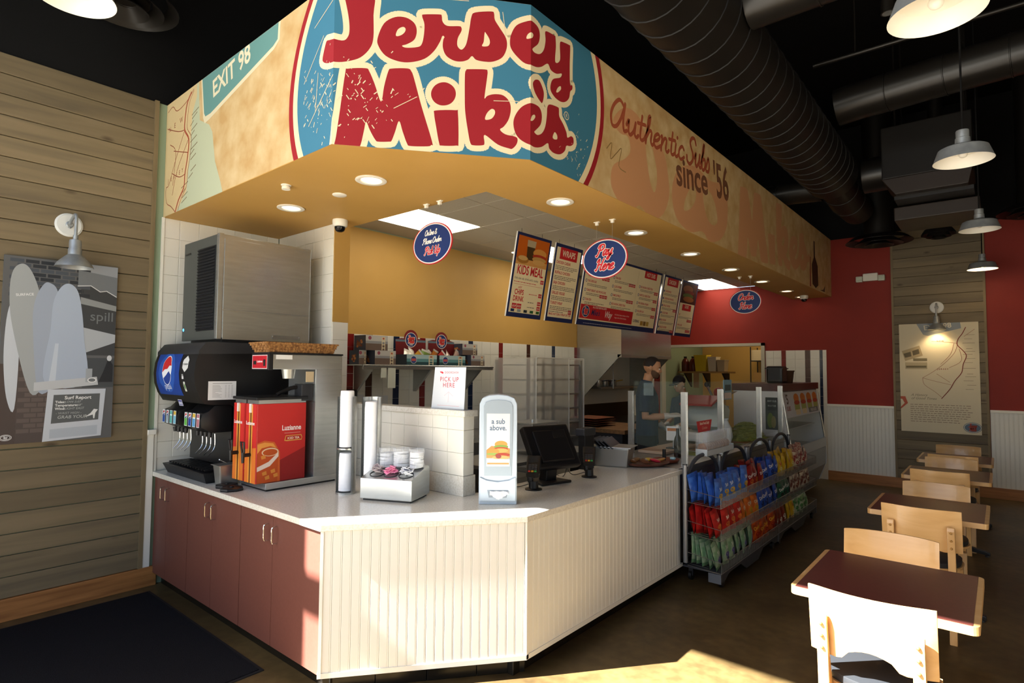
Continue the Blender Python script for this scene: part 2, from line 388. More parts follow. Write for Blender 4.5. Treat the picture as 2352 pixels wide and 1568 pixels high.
# ---- tiled niche wall, stub wall, knee wall
def tile_mesh(w_, h_, d_=0.006, m=M_tile, g=0.0022):
    """a tile lying in the y-z plane facing +x, lower left corner at the origin"""
    b = MB(); c = 0.0018; a = g/2
    b.ring([[(0, a, a), (0, w_-a, a), (0, w_-a, h_-a), (0, a, h_-a)], [(d_-0.0015, a, a), (d_-0.0015, w_-a, a), (d_-0.0015, w_-a, h_-a), (d_-0.0015, a, h_-a)],
            [(d_, a+c, a+c), (d_, w_-a-c, a+c), (d_, w_-a-c, h_-a-c), (d_, a+c, h_-a-c)]])
    return b.mesh('tile', m)
TILES = {}
def tiles(parent, x0, x1, z0, z1, place, s=0.152, off=0.0, zoff=0.0, colf=None):
    """fill a rectangle (u,z); place(u,z)->(loc, rotz)"""
    u = x0
    us = []; e = x0 + (off % s if off else 0)
    if off: us.append((x0, e))
    while e < x1 - 0.01: us.append((e, min(e+s, x1))); e += s
    zs = []; k = z1
    if zoff: zs.append((z1-zoff, z1)); k = z1-zoff
    while k > z0 + 0.01: zs.append((max(k-s, z0), k)); k -= s
    for a, b in us:
        for c, d in zs:
            if b-a < 0.015 or d-c < 0.015: continue
            m = colf((a+b)/2, (c+d)/2) if colf else M_tile
            key = (round(b-a, 3), round(d-c, 3), m.name)
            if key not in TILES: TILES[key] = tile_mesh(b-a, d-c, m=m)
            loc, rz = place(a, c); link('tile', TILES[key], parent, loc, (0, 0, rz))
gn = struct('wall_niche', MB().box(XW, XW+0.003, 1.757, 2.754, ZT, ZS), M_grout, 'white tiled side of the drinks niche')
tiles(gn, 1.757, 2.754, ZT+0.1, ZS, lambda u, z: ((XW+0.003, u, z), 0), off=0.127, zoff=0.165)
st = struct('wall_stub', MB().box(XW+0.01, -4.316, 2.760, 2.915, ZT, ZS, 0).box(-4.316, -4.310, 2.7605, 2.915, 2.13, ZS, 1), [M_grout, M_yel], 'short tiled wall behind the drinks machines')
tiles(st, -5.24, -4.31, ZT, ZS, lambda u, z: ((u, 2.760, z), -PI/2), zoff=0.122, off=0.012)
tiles(st, 2.7605, 2.915, ZT, 2.13, lambda u, z: ((-4.316, u, z), 0))
kn = struct('wall_knee', MB().box(-4.31, -2.731, 2.75, 2.845, ZT, 1.42), M_grout, 'low tiled wall behind the counter')
tiles(kn, -4.30, -2.725, 1.03, 1.42, lambda u, z: ((u, 2.75, z), -PI/2), off=0.055, zoff=0.09)
tiles(kn, 2.744, 2.845, 1.03, 1.42, lambda u, z: ((-2.731, u, z), 0), zoff=0.09)
obj('cap', MB().box(-4.30, -2.705, 2.73, 2.86, 1.42, 1.46), M_quartz, kn, bevel=0.004)
obj('base_strip', MB().box(-4.30, -2.715, 2.736, 2.852, ZT, 1.03), M_quartz, kn, bevel=0.003)
# ---- kitchen wall tile wainscot with coloured columns
def kcol(cols):
    def f(u, z):
        for a, b, m in cols:
            if a <= u <= b: return m
        return M_tile
    return f
kw = C.objects['wall_kitchen']
obj('grout_bed', MB().box(XW+0.006, XW+0.009, 2.915, YB, 0.0, 2.105), M_grout, kw)
cols = [(3.53, 'r'), (3.77, 'b'), (4.14, 'n'), (4.53, 'r'), (4.93, 'b'), (5.345, 'n'), (5.935, 'r'), (6.545, 'b'), (7.16, 'n'), (7.77, 'r')]
MC = {'r': M_tred, 'b': M_tbrn, 'n': M_tnav}
pu = 2.915
for y, k in cols + [(8.2, None)]:
    tiles(kw, pu, y, 0.97, 2.105, lambda u, z: ((XW+0.009, u, z), 0), s=(y-pu)/max(1, round((y-pu)/0.17)))
    if k: tiles(kw, y, y+0.085, 0.97, 2.105, lambda u, z: ((XW+0.009, u, z), 0), s=0.14, colf=lambda u, z: MC[k]); pu = y+0.085
# ---- counter: worktop, beaded front, cabinets
ct = MB().prism([(XW+0.012, YF), (X1, YF), (XF, Y2), (XF, YE), (-2.74, YE), (-2.74, 2.9), (-2.9, 2.735), (XW+0.012, 2.735)], ZT-0.036, ZT)
tag(obj('countertop', ct, M_quartz, bevel=0.003), 'long cream quartz worktop with an angled corner', 'countertop')
cb = thing('counter_base', 'white beaded counter front turning the angled corner above black base tiles', 'counter', (0, 0, 0))
dgv = Vector((XF-X1, Y2-YF, 0)); DL = dgv.length; dgv.normalize(); dgn = Vector((dgv.y, -dgv.x, 0))
ins = 0.03
def inset(p, q, d):  # helper: shift the two bead planes inwards
    return p
core = MB().prism([(X1+0.03, YF+0.09), (XF-0.05, Y2+0.02), (XF-0.05, YE), (-2.74, YE), (-2.74, 2.9), (X1+0.03, 2.7)], 0.1, ZT-0.037)
obj('core', core, M_drk, cb)
bp_ = [(0, -0.006), (0.0, 0.0068), (0.0015, 0.008), (0.040, 0.008), (0.0415, 0.0062), (0.043, 0.0078), (0.0475, 0.0078), (0.049, 0.0065), (0.05, -0.006)]
bdm = MB().prism(bp_, 0.12, ZT-0.037).mesh('bead_board', M_bead)
ad = math.atan2(dgv.y, dgv.x)
nb = 22
for i in range(nb):
    p = Vector((X1, YF, 0)) + dgv*(0.018+i*0.05) - dgn*0.016; o = link('bead_board', bdm, cb, p); o.rotation_euler = (0, 0, ad); o.scale = (1, -1, 1)
for i in range(41):
    o = link('bead_board', bdm, cb, (XF-0.016, Y2+0.02+i*0.05, 0)); o.rotation_euler = (0, 0, PI/2); o.scale = (1, -1, 1)
tr = MB()
a = Vector((X1, YF, 0)); b_ = Vector((XF, Y2, 0)); e_ = Vector((XF, YE, 0))
def slabline(mb, p, q, nrm, z0, z1, o0, o1):
    mb.add([p-nrm*o0+Vector((0,0,z)) for z in (z0,)] + [q-nrm*o0+Vector((0,0,z0)), q-nrm*o1+Vector((0,0,z0)), p-nrm*o1+Vector((0,0,z0)), p-nrm*o0+Vector((0,0,z1)), q-nrm*o0+Vector((0,0,z1)), q-nrm*o1+Vector((0,0,z1)), p-nrm*o1+Vector((0,0,z1))],
           [(0,3,2,1),(4,5,6,7),(0,1,5,4),(1,2,6,5),(2,3,7,6),(3,0,4,7)])
slabline(tr, a, b_, dgn, 0.098, 0.125, 0.004, 0.05); slabline(tr, b_, e_, Vector((1,0,0)), 0.098, 0.125, 0.004, 0.05)
slabline(tr, a+dgv*0.003, a+dgv*0.02, dgn, 0.1, ZT-0.036, 0.003, 0.05); slabline(tr, b_-dgv*0.012, b_, dgn, 0.1, ZT-0.036, 0.005, 0.05)
slabline(tr, b_, b_+Vector((0,0.02,0)), Vector((1,0,0)), 0.1, ZT-0.036, 0.004, 0.05)
obj('edge_trim', tr, M_bead, cb)
tk = MB()
for i in range(4):
    p = a+dgv*(0.02+i*0.28); slabline(tk, p, p+dgv*0.277, dgn, 0.0, 0.1, 0.075, 0.12)
for i in range(8):
    p = b_+Vector((0, 0.0+i*0.262, 0)); slabline(tk, p+Vector((0,-0.03 if i == 0 else 0,0)), p+Vector((0,0.259,0)), Vector((1,0,0)), 0.0, 0.1, 0.075, 0.12)
for k in range(12):   # one base tile per piece
    t = MB(); t.v = tk.v[8*k:8*k+8]; t.f = [(0,3,2,1),(4,5,6,7),(0,1,5,4),(1,2,6,5),(2,3,7,6),(3,0,4,7)]; t.m = [0]*6
    obj('base_tile', t, M_tblk, cb, bevel=0.003)
edges = [XW+0.02, -4.565, -3.74, X1-0.012]
mids = [-4.97, -4.155, -3.33]
hl = ['leftmost brown laminate cabinet with two doors below the soda dispenser', 'middle brown laminate cabinet with two doors below the tea brewer', 'brown laminate cabinet with two doors at the sunlit counter corner']
for i in range(3):
    x0, x1 = edges[i], edges[i+1]; c = thing('base_cabinet', hl[i], 'cabinet', (x0, YF, 0), 0, 'brown counter cabinets')
    obj('body', MB().box(0.001, x1-x0-0.001, 0.042, 0.9, 0.1, ZT-0.04) if i < 2 else MB().prism([(0.001, 0.042), (x1-x0-0.001, 0.042), (x1-x0-0.001, 0.06), (x1-x0-0.001, 0.9), (0.001, 0.9)], 0.1, ZT-0.04), M_cab, c)
    obj('plinth', MB().box(0.001, x1-x0-0.001, 0.09, 0.85, 0.0, 0.1), M_tblk, c)
    mx = mids[i]-x0
    for (a0, a1, hx) in ((0.003, mx-0.0015, mx-0.048), (mx+0.0015, x1-x0-0.003, mx+0.048)):
        d = obj('door', MB().box(a0, a1, 0.02, 0.04, 0.103, ZT-0.045), M_cab, c, bevel=0.0015)
        obj('handle', MB().tube(catmull([(hx, 0.018, 0.705), (hx, -0.006, 0.708), (hx, -0.012, 0.722), (hx, -0.012, 0.755), (hx, -0.012, 0.788), (hx, -0.006, 0.801), (hx, 0.018, 0.804)], 3), 0.0042, 8), M_chrome, d, smooth=True)
# ---- soffit and kitchen ceiling
sof = MB().prism([(XW, FY+0.0015), (FX1, FY+0.0015), (FX-0.0015, FY2), (FX-0.0015, YB), (-2.67, YB), (-2.70, 2.915), (XW, 2.915)], ZS, ZC+0.02)
struct('ceiling_soffit', sof, M_yel, 'yellow dropped soffit above the counter')
M_ct = mat('ceiling_tile', '#c9c4b4', 0.8, noise=(160, 2, (1,1,1), 0.35, 0.7), col2='#b8b2a2')
ck = struct('ceiling_kitchen', MB().box(XW, -2.4, 2.9, YB, ZC+0.012, ZC+0.05), mat('ceiling_grid', '#a9a59a', 0.6), 'kitchen ceiling of square panels')
ctm = MB().box(0.006, 0.604, 0.006, 0.604, 0, 0.012).mesh('ceiling_panel', M_ct, 0.003)
M_trof = mat('troffer_light', '#fffbee', 0.4, emit='#fff4e0', estr=6.0)
xs = [-5.24, -4.81, -4.20, -3.59, -2.98]
for i, x in enumerate(xs[:]):
    for j in range(13):
        y = 2.62 + j*0.61
        if i == 1 and j in (1, 2): continue
        if i == 1 and j in (5, 6): continue
        if i == 2 and j in (11, 12): continue
        if i == 0: continue
        if y + 0.61 < 2.93 or y > 10.3: continue
        link('ceiling_panel', ctm, ck, (x, y, ZC))
def troffer(x, y, label):
    t = thing('troffer_light', label, 'ceiling light', (x, y, ZC-0.004), 0, 'kitchen light panels')
    obj('frame', MB().box(0, 0.61, 0, 1.22, 0.012, 0.03), M_wht, t)
    obj('diffuser', MB().box(0.008, 0.602, 0.008, 1.212, 0.0, 0.012), M_trof, t)
troffer(-4.81, 3.23, 'bright ceiling light panel above the pick-up sign'); troffer(-4.81, 5.67, 'ceiling light panel partly hidden behind the menu boards'); troffer(-4.20, 9.33, 'light panel at the far end beyond the menu boards')
struct('wall_lid', MB().prism([(XW, FY+0.1), (FX1-0.06, FY+0.1), (FX-0.1, FY2+0.06), (FX-0.1, YB), (XW, YB)], 3.86, 3.90), M_black)
# ---- traced outlines of the sign lettering, in metres along the unrolled fascia (s, z)
LOGO = {
 'J': ([(0.204,3.87),(0.21,3.725),(0.212,3.599),(0.195,3.534),(0.145,3.475),(0.078,3.445),(0.011,3.433),(-0.056,3.444),(-0.1,3.466),(-0.109,3.494),(-0.08,3.567),(-0.065,3.578),(-0.038,3.572),(0.042,3.559),(0.072,3.582),(0.081,3.628),(0.073,3.708),(0.05,3.813),(0.036,3.847)], []),
 'ers': ([(0.235,3.597),(0.269,3.686),(0.329,3.73),(0.39,3.735),(0.437,3.709),(0.452,3.665),(0.44,3.613),(0.4,3.581),(0.371,3.568),(0.393,3.559),(0.453,3.569),(0.479,3.586),(0.491,3.633),(0.495,3.707),(0.481,3.755),(0.494,3.767),(0.581,3.778),(0.593,3.77),(0.598,3.738),(0.625,3.716),(0.691,3.722),(0.706,3.718),(0.708,3.696),(0.688,3.652),(0.684,3.61),(0.698,3.588),(0.716,3.588),(0.738,3.626),(0.755,3.721),(0.765,3.787),(0.786,3.816),(0.883,3.835),(0.899,3.823),(0.904,3.786),(0.939,3.734),(0.972,3.682),(0.976,3.625),(0.95,3.566),(0.895,3.534),(0.84,3.528),(0.794,3.534),(0.771,3.553),(0.748,3.529),(0.712,3.514),(0.667,3.514),(0.622,3.538),(0.602,3.582),(0.603,3.628),(0.61,3.647),(0.598,3.652),(0.585,3.617),(0.551,3.557),(0.498,3.506),(0.42,3.477),(0.35,3.475),(0.281,3.499),(0.241,3.549)], [[(0.335,3.628),(0.347,3.661),(0.373,3.678),(0.388,3.671),(0.386,3.652),(0.369,3.632),(0.344,3.62)],[(0.844,3.702),(0.851,3.7),(0.871,3.669),(0.875,3.642),(0.862,3.623),(0.829,3.62),(0.839,3.647)]]),
 'ey': ([(0.995,3.67),(1.003,3.714),(1.033,3.769),(1.089,3.8),(1.138,3.812),(1.191,3.799),(1.207,3.758),(1.192,3.703),(1.144,3.654),(1.135,3.639),(1.158,3.63),(1.208,3.644),(1.247,3.688),(1.264,3.754),(1.259,3.801),(1.281,3.818),(1.358,3.827),(1.368,3.819),(1.373,3.763),(1.365,3.69),(1.368,3.661),(1.393,3.667),(1.419,3.703),(1.415,3.782),(1.421,3.815),(1.452,3.827),(1.519,3.838),(1.531,3.828),(1.526,3.707),(1.53,3.585),(1.555,3.584),(1.555,3.558),(1.532,3.534),(1.52,3.488),(1.48,3.448),(1.428,3.429),(1.37,3.432),(1.324,3.455),(1.317,3.491),(1.344,3.542),(1.419,3.582),(1.436,3.614),(1.377,3.59),(1.32,3.591),(1.287,3.617),(1.224,3.571),(1.163,3.546),(1.09,3.544),(1.034,3.585),(1.001,3.628)], [[(1.094,3.701),(1.104,3.726),(1.128,3.741),(1.143,3.733),(1.131,3.709),(1.104,3.696)],[(1.378,3.475),(1.394,3.506),(1.423,3.528),(1.428,3.509),(1.395,3.477)]]),
 'M': ([(0.063,3.376),(0.078,3.402),(0.173,3.415),(0.193,3.399),(0.223,3.331),(0.26,3.232),(0.275,3.319),(0.297,3.411),(0.317,3.429),(0.403,3.439),(0.425,3.425),(0.442,3.381),(0.484,3.231),(0.548,3.027),(0.543,3.008),(0.523,2.998),(0.427,2.992),(0.407,3.006),(0.383,3.069),(0.361,3.13),(0.34,3.065),(0.322,3.014),(0.307,3.007),(0.251,3.002),(0.233,3.011),(0.203,3.062),(0.181,3.109),(0.169,3.05),(0.15,2.965),(0.122,2.949),(0.038,2.942),(0.013,2.958),(0.021,3.011),(0.038,3.153)], []),
 'idot': ([(0.68,3.319),(0.672,3.286),(0.65,3.259),(0.618,3.245),(0.585,3.245),(0.556,3.261),(0.54,3.289),(0.54,3.321),(0.556,3.352),(0.583,3.373),(0.617,3.381),(0.649,3.372),(0.672,3.35)], []),
 'i': ([(0.557,3.191),(0.568,3.211),(0.68,3.223),(0.693,3.21),(0.698,3.034),(0.686,3.016),(0.602,3.009),(0.588,3.021),(0.57,3.112)], []),
 'k': ([(0.731,3.329),(0.731,3.439),(0.738,3.466),(0.753,3.473),(0.849,3.482),(0.863,3.472),(0.861,3.435),(0.848,3.331),(0.848,3.308),(0.864,3.326),(0.905,3.34),(0.957,3.338),(0.994,3.304),(1.003,3.254),(0.99,3.196),(0.962,3.152),(0.94,3.132),(0.972,3.107),(1.03,3.098),(1.045,3.083),(1.038,3.052),(1.014,3.025),(0.992,3.025),(0.926,3.043),(0.85,3.093),(0.849,3.047),(0.84,3.031),(0.785,3.026),(0.767,3.038),(0.753,3.101),(0.735,3.219)], [[(0.852,3.184),(0.861,3.221),(0.888,3.25),(0.907,3.244),(0.908,3.221),(0.888,3.192)]]),
 'es': ([(1.019,3.171),(1.031,3.228),(1.073,3.284),(1.135,3.312),(1.203,3.313),(1.23,3.274),(1.219,3.213),(1.169,3.16),(1.157,3.145),(1.189,3.138),(1.235,3.166),(1.266,3.219),(1.281,3.292),(1.286,3.343),(1.313,3.37),(1.395,3.382),(1.407,3.371),(1.412,3.328),(1.455,3.292),(1.489,3.253),(1.502,3.221),(1.542,3.243),(1.569,3.237),(1.569,3.201),(1.533,3.175),(1.49,3.164),(1.473,3.126),(1.422,3.089),(1.355,3.077),(1.307,3.091),(1.291,3.12),(1.228,3.077),(1.152,3.054),(1.084,3.07),(1.038,3.108)], [[(1.121,3.204),(1.135,3.237),(1.158,3.251),(1.165,3.238),(1.143,3.211)],[(1.363,3.212),(1.388,3.2),(1.388,3.175),(1.355,3.165),(1.342,3.176)]]),
 'apo': ([(1.141,3.428),(1.152,3.456),(1.179,3.474),(1.209,3.474),(1.244,3.434),(1.249,3.397),(1.234,3.351),(1.21,3.354),(1.164,3.385)], []),
}
# ---- brush-script letters as pen strokes (cap height 1)
SC = {
'A': ([[(.55,.85),(.35,1.),(.12,.75),(.02,.4),(.1,.08),(.28,.1),(.45,.4),(.6,.9)], [(.6,.95),(.56,.4),(.62,.06),(.75,.1)]], .72),
'u': ([[(0,.3),(.1,.5),(.1,.15),(.2,.02),(.35,.2),(.42,.5)], [(.42,.5),(.4,.12),(.5,.03),(.58,.12)]], .52),
't': ([[(.2,.85),(.15,.15),(.25,.02),(.38,.12)], [(0,.55),(.38,.6)]], .36),
'h': ([[(0,.1),(.2,.6),(.25,.98),(.16,.9),(.12,.4),(.08,0)], [(.1,.2),(.25,.48),(.36,.45),(.34,.15),(.42,.02),(.52,.12)]], .48),
'e': ([[(.02,.22),(.2,.28),(.32,.42),(.22,.52),(.06,.38),(.04,.12),(.18,0),(.4,.14)]], .38),
'n': ([[(.02,.48),(.08,.5),(.05,0)], [(.05,.15),(.2,.46),(.33,.46),(.31,.12),(.4,.02),(.5,.12)]], .47),
'i': ([[(.06,.5),(.04,.12),(.12,.02),(.24,.12)], [(.12,.74),(.14,.77)]], .23),
'c': ([[(.34,.42),(.22,.52),(.06,.36),(.05,.12),(.18,0),(.38,.14)]], .36),
'S': ([[(.62,.82),(.5,1.),(.3,.98),(.18,.8),(.28,.6),(.42,.42),(.42,.18),(.22,0),(.02,.08),(-.02,.25)]], .55),
'b': ([[(0,.2),(.2,.7),(.22,.98),(.14,.85),(.1,.3),(.14,.03),(.28,.02),(.38,.2),(.32,.42),(.14,.38)]], .42),
's': ([[(0,.1),(.16,.5),(.2,.52),(.3,.25),(.24,.03),(.06,.02)]], .34),
'P': ([[(.22,.95),(.14,.4),(.02,0),(-.08,.05)], [(0,.72),(.1,.95),(.45,1.),(.6,.8),(.45,.55),(.2,.5)]], .58),
'a': ([[(.36,.42),(.2,.52),(.04,.3),(.08,.03),(.22,.08),(.36,.45)], [(.37,.48),(.33,.12),(.42,.02),(.52,.12)]], .47),
'y': ([[(0,.3),(.1,.5),(.1,.15),(.2,.03),(.34,.2),(.42,.5)], [(.42,.5),(.34,0),(.2,-.35),(.06,-.3),(.2,-.08),(.5,.1)]], .5),
'H': ([[(0,.75),(.08,.95),(.2,.98),(.16,.5),(.05,.02),(-.06,.08)], [(.62,1.),(.5,.5),(.46,.05),(.6,.06)], [(.1,.48),(.55,.55)]], .66),
'r': ([[(0,.1),(.12,.5),(.18,.42),(.32,.46),(.28,.14),(.34,.02),(.44,.12)]], .38),
'O': ([[(.35,.98),(.1,.75),(.02,.35),(.16,.02),(.4,.08),(.58,.45),(.54,.85),(.35,.98)]], .62),
'd': ([[(.34,.42),(.18,.5),(.03,.28),(.08,.02),(.22,.08),(.36,.5),(.46,.98)], [(.46,.98),(.36,.3),(.38,.04),(.5,.1)]], .46),
'l': ([[(0,.1),(.2,.6),(.24,.98),(.15,.9),(.08,.2),(.15,.02),(.28,.12)]], .26),
'&': ([[(.5,.25),(.3,0),(.06,.06),(.04,.3),(.3,.6),(.32,.85),(.2,.9),(.14,.75),(.25,.45),(.5,.02)]], .55),
'o': ([[(.2,.5),(.05,.38),(.03,.12),(.16,0),(.3,.12),(.32,.38),(.2,.5)]], .4),
'k': ([[(0,.2),(.2,.7),(.22,.98),(.14,.85),(.06,0)], [(.08,.2),(.25,.48),(.34,.4),(.18,.26),(.3,.02),(.44,.12)]], .42),
'U': ([[(0,.8),(.1,.98),(.16,.7),(.1,.25),(.2,.02),(.4,.15),(.6,.98)], [(.6,.98),(.5,.2),(.58,.03),(.72,.14)]], .68),
'p': ([[(.02,.4),(.1,.5),(.06,.1),(-.04,-.35)], [(.06,.2),(.2,.48),(.34,.42),(.32,.12),(.18,.02),(.07,.1)]], .42),
'J': ([[(.1,.9),(.3,.98),(.55,.95)], [(.4,.95),(.36,.4),(.28,.05),(.1,0),(0,.15)]], .5),
'M': ([[(.02,0),(.14,.95),(.34,.25),(.58,.98),(.62,0)]], .7),
}
def script(F, t, x, y, h, wd, col, layer, align='C', rot=0.0, shear=0.22, out=None, ow=0.0, sx=1.0, sm=4):
    wdt = sum(SC[c][1] if c in SC else 0.26 for c in t)*h*sx; ox = {'C': -wdt/2, 'L': 0, 'R': -wdt}[align]; cr, sr = math.cos(rot), math.sin(rot); cx = 0
    for c in t:
        if c not in SC: cx += 0.26*h*sx; continue
        for st in SC[c][0]:
            P = []
            for a, b in st:
                X = ox + cx + (a*sx + b*shear)*h; Y = b*h; P.append((x + X*cr - Y*sr, y + X*sr + Y*cr))
            Q = [(q.x, q.y) for q in catmull([(p[0], p[1], 0) for p in P], sm)]
            if out: F.stroke(Q, wd + 2*ow, out, layer-1)
            F.stroke(Q, wd, col, layer)
        cx += SC[c][1]*h*sx
    return F
def logo(F, fu, red, cream, ow, layer, keys=None, outline=True):
    """the two-line lettering; fu maps (s,z)->(u,v)"""
    for k, (o, hs) in LOGO.items():
        if keys and k not in keys: continue
        O = [(q.x, q.y) for q in catmull([(a, b, 0) for a, b in o], 4, True)]; H = [[(q.x, q.y) for q in catmull([(a, b, 0) for a, b in h], 4, True)] for h in hs]
        O = [fu(*p) for p in O]; H = [[fu(*p) for p in h] for h in H]
        if outline:
            F.poly(O, cream, layer); F.joints(O, ow, cream, layer)
            for p, q in zip(O, O[1:]+O[:1]): F.stroke([p, q], 2*ow, cream, layer, caps=False)
        F.poly(O, red, layer+1, H)
        if outline:
            for h in H: F.poly(h, cream, layer+1)
# ---- fascia
DF = math.hypot(FX-FX1, FY2-FY); fdv = Vector(((FX-FX1)/DF, (FY2-FY)/DF, 0)); fdn = Vector((fdv.y, -fdv.x, 0))
def fmap(s, z, off):
    n0, n1, n2 = Vector((0,-1,0)), fdn, Vector((1,0,0))
    def mit(a, b): m = (a+b).normalized(); return m/m.dot(a)
    if s <= 1e-5: return Vector((FX1+min(s, 0), FY, z)) + (n0 if s < -1e-5 else mit(n0, n1))*off
    if s <= DF + 1e-5: return Vector((FX1, FY, z)) + fdv*min(s, DF) + (n1 if s < DF-1e-5 else mit(n1, n2))*off
    return Vector((FX, FY2+s-DF, z)) + n2*off
M_parch = mat('parchment_print', '#bd9a66', 0.6, 0, 0.2, noise=(7, 7, (1,1,1), 0.33, 0.68), col2='#d0b789')
fa = MB().prism([(XW, FY), (FX1, FY), (FX, FY2), (FX, YB), (FX-0.1, YB), (FX-0.1, FY2+0.05), (FX1-0.05, FY+0.1), (XW, FY+0.1)], ZS+0.004, ZFT)
fas_o = struct('wall_fascia', fa, M_parch, 'printed parchment-coloured fascia above the counter')
# make the soffit sit just behind the printed face
F = Flat()
ZL, ZH = ZS, ZFT
SEA, SAND, ROAD, DK = '#b7bd9f', '#cfb98b', '#8e4a35', '#7a6a4c'
F.poly([(-2.46, ZL), (-1.36, ZL), (-1.40, 3.05), (-1.5, 3.22), (-1.56, 3.45), (-1.62, 3.52), (-1.79, 3.6), (-1.83, ZH), (-2.46, ZH)], SEA, 0)
F.poly([(-2.46, ZL), (-2.19, ZL), (-2.0, 3.1), (-1.97, 3.3), (-1.95, 3.5), (-1.93, 3.7), (-1.86, 3.8), (-1.86, ZH), (-2.46, ZH)], SAND, 1)
rt = [(-1.966,3.868),(-2.044,3.796),(-2.075,3.665),(-2.068,3.593),(-1.985,3.502),(-1.998,3.368),(-2.038,3.239),(-2.05,3.138),(-2.15,3.053),(-2.208,2.967)]
F.stroke(rt, 0.018, '#a5523c', 3, 4)
F.stroke([(a+0.05, b) for a, b in rt], 0.006, ROAD, 2, 4)
for pts in ([(-2.43,3.84),(-2.33,3.86),(-2.24,3.80),(-2.06,3.82),(-1.92,3.88)], [(-2.43,3.70),(-2.2,3.62),(-2.07,3.6)], [(-2.07,3.6),(-2.25,3.38),(-2.36,3.22),(-2.42,3.2),(-2.40,3.08),(-2.30,3.03),(-2.21,2.97)], [(-2.0,3.5),(-2.2,3.3),(-2.28,3.12)], [(-2.28,3.48),(-2.1,3.43),(-1.99,3.40)], [(-2.30,3.3),(-2.15,3.24),(-2.03,3.24)], [(-2.36,3.55),(-2.24,3.46),(-2.28,3.2)]):
    F.stroke(pts, 0.007, ROAD, 2, 4)
random.seed(3)
for z in [3.02,3.06,3.1,3.14,3.19,3.24,3.33,3.37,3.41,3.47,3.52,3.56,3.6,3.65,3.68]:
    x0 = -1.96 + random.uniform(-0.02, 0.03) - (0.12 if z < 3.16 else 0); F.stroke([(x0, z), (x0+random.uniform(.06,.14), z+0.03)], 0.007, DK, 2, caps=False)
for i, ch in enumerate('NEW'): F.text(ch, -2.4+i*0.11, 3.66+i*0.01, 0.06, ROAD, 3)
for i, ch in enumerate('JERSEY'): F.text(ch, -2.38+i*0.055, 3.235+i*0.006, 0.05, ROAD, 3)
# exit sign
F.poly([(-1.79,3.93),(-1.73,3.60),(-1.70,3.55),(-1.62,3.56),(-0.68,3.75),(-0.61,3.79),(-0.6,3.95)], '#d9cfae', 1)
F.poly([(-1.77,3.93),(-1.715,3.63),(-1.69,3.60),(-1.60,3.60),(-0.69,3.775),(-0.635,3.80),(-0.625,3.95)], '#64908c', 2)
F.text('EXIT 98', -1.57, 3.705, 0.185, '#dcd3b4', 3, 'L', rot=0.15, sx=0.95, bold=True)
# round badge
c0 = (0.742, 3.437)
F.ell(*c0, 1.212, 1.03, '#97222a', 4, 96, 0.111); F.ell(*c0, 1.165, 0.985, '#e4d3a8', 5, 96, 0.111); F.ell(*c0, 1.116, 0.935, '#3d7690', 6, 96, 0.111)
logo(F, lambda s, z: (s, z), '#98232b', '#e6d7b0', 0.034, 7)
F.ell(1.491, 3.36, 0.027, 0.027, '#e4d3a8', 8, 20); F.ell(1.491, 3.36, 0.022, 0.022, '#3d7690', 9, 20); F.text('R', 1.491, 3.348, 0.035, '#e4d3a8', 10, 'C')
for i in range(230):
    cx_, cz_ = (random.gauss(-0.1, 0.13), random.gauss(3.25, 0.16)) if i < 110 else ((random.gauss(0.16, 0.1), random.gauss(3.22, 0.12)) if i < 180 else (random.gauss(1.66, 0.1), random.gauss(3.12, 0.12)))
    if ((cx_-c0[0])/1.1)**2 + ((cz_-0.111*(cx_-c0[0])-c0[1])/0.92)**2 > 1 or not ZL < cz_ < ZH: continue
    a = random.choice((0.7, 0.9, 1.2, 2.2)); l = random.uniform(0.004, 0.03); F.stroke([(cx_, cz_), (cx_+l*math.cos(a), cz_+l*math.sin(a))], random.uniform(0.002, 0.006), '#dccfae', 12, caps=False)
for p, q in (((-0.24,3.13),(0.0,3.36)), ((-0.17,3.2),(-0.15,3.42)), ((-0.3,3.4),(-0.1,3.62)), ((0.33,3.2),(0.46,3.28)), ((0.9,3.3),(1.05,3.31)), ((0.95,3.84),(0.97,3.7)), ((-0.2,3.7),(0.0,3.8)), ((0.4,3.86),(0.75,3.88))):
    F.stroke([p, q], 0.004, '#d8cba8', 12, caps=False)
# ghost lettering and slogans on the long side
GH = '#c9946a'
F.poly([(2.075,3.527),(2.2,3.66),(2.334,3.705),(2.47,3.69),(2.552,3.6),(2.6,3.381),(2.66,3.22),(2.72,3.16),(2.76,3.22),(2.77,3.35),(2.70,3.52),(2.72,3.6),(2.823,3.586),(2.93,3.5),(2.98,3.36),(2.999,3.208),(2.923,3.06),(2.78,2.96),(2.62,2.95),(2.483,3.0),(2.359,2.95),(2.184,2.95),(2.06,3.036),(2.05,3.14),(2.101,3.22),(2.25,3.3),(2.33,3.38),(2.30,3.48),(2.18,3.47)], GH, 1, smooth=4)
F.poly([(3.057,3.289),(3.156,3.449),(3.361,3.56),(3.6,3.6),(3.9,3.56),(4.2,3.6),(4.34,3.5),(4.366,3.38),(4.33,3.2),(4.196,3.06),(4.02,2.99),(3.85,2.97),(3.7,3.03),(3.434,2.975),(3.189,3.015),(3.074,3.125)], GH, 1, [[(3.3,3.14),(3.46,3.2),(3.56,3.32),(3.52,3.42),(3.42,3.36),(3.32,3.24)], [(3.72,3.4),(3.8,3.2),(3.95,3.14),(4.08,3.2),(4.02,3.36),(3.86,3.46)]], smooth=4)
logo(F, lambda s, z: (4.62 + (s-0.0)*1.95, 2.93 + (z-2.95)*1.75), GH, GH, 0.02, 1, ('M', 'i', 'k', 'es'), False)
script(F, 'Authentic', 2.03, 3.475, 0.23, 0.03, '#a4553a', 4, 'L', rot=0.085, sx=1.42)
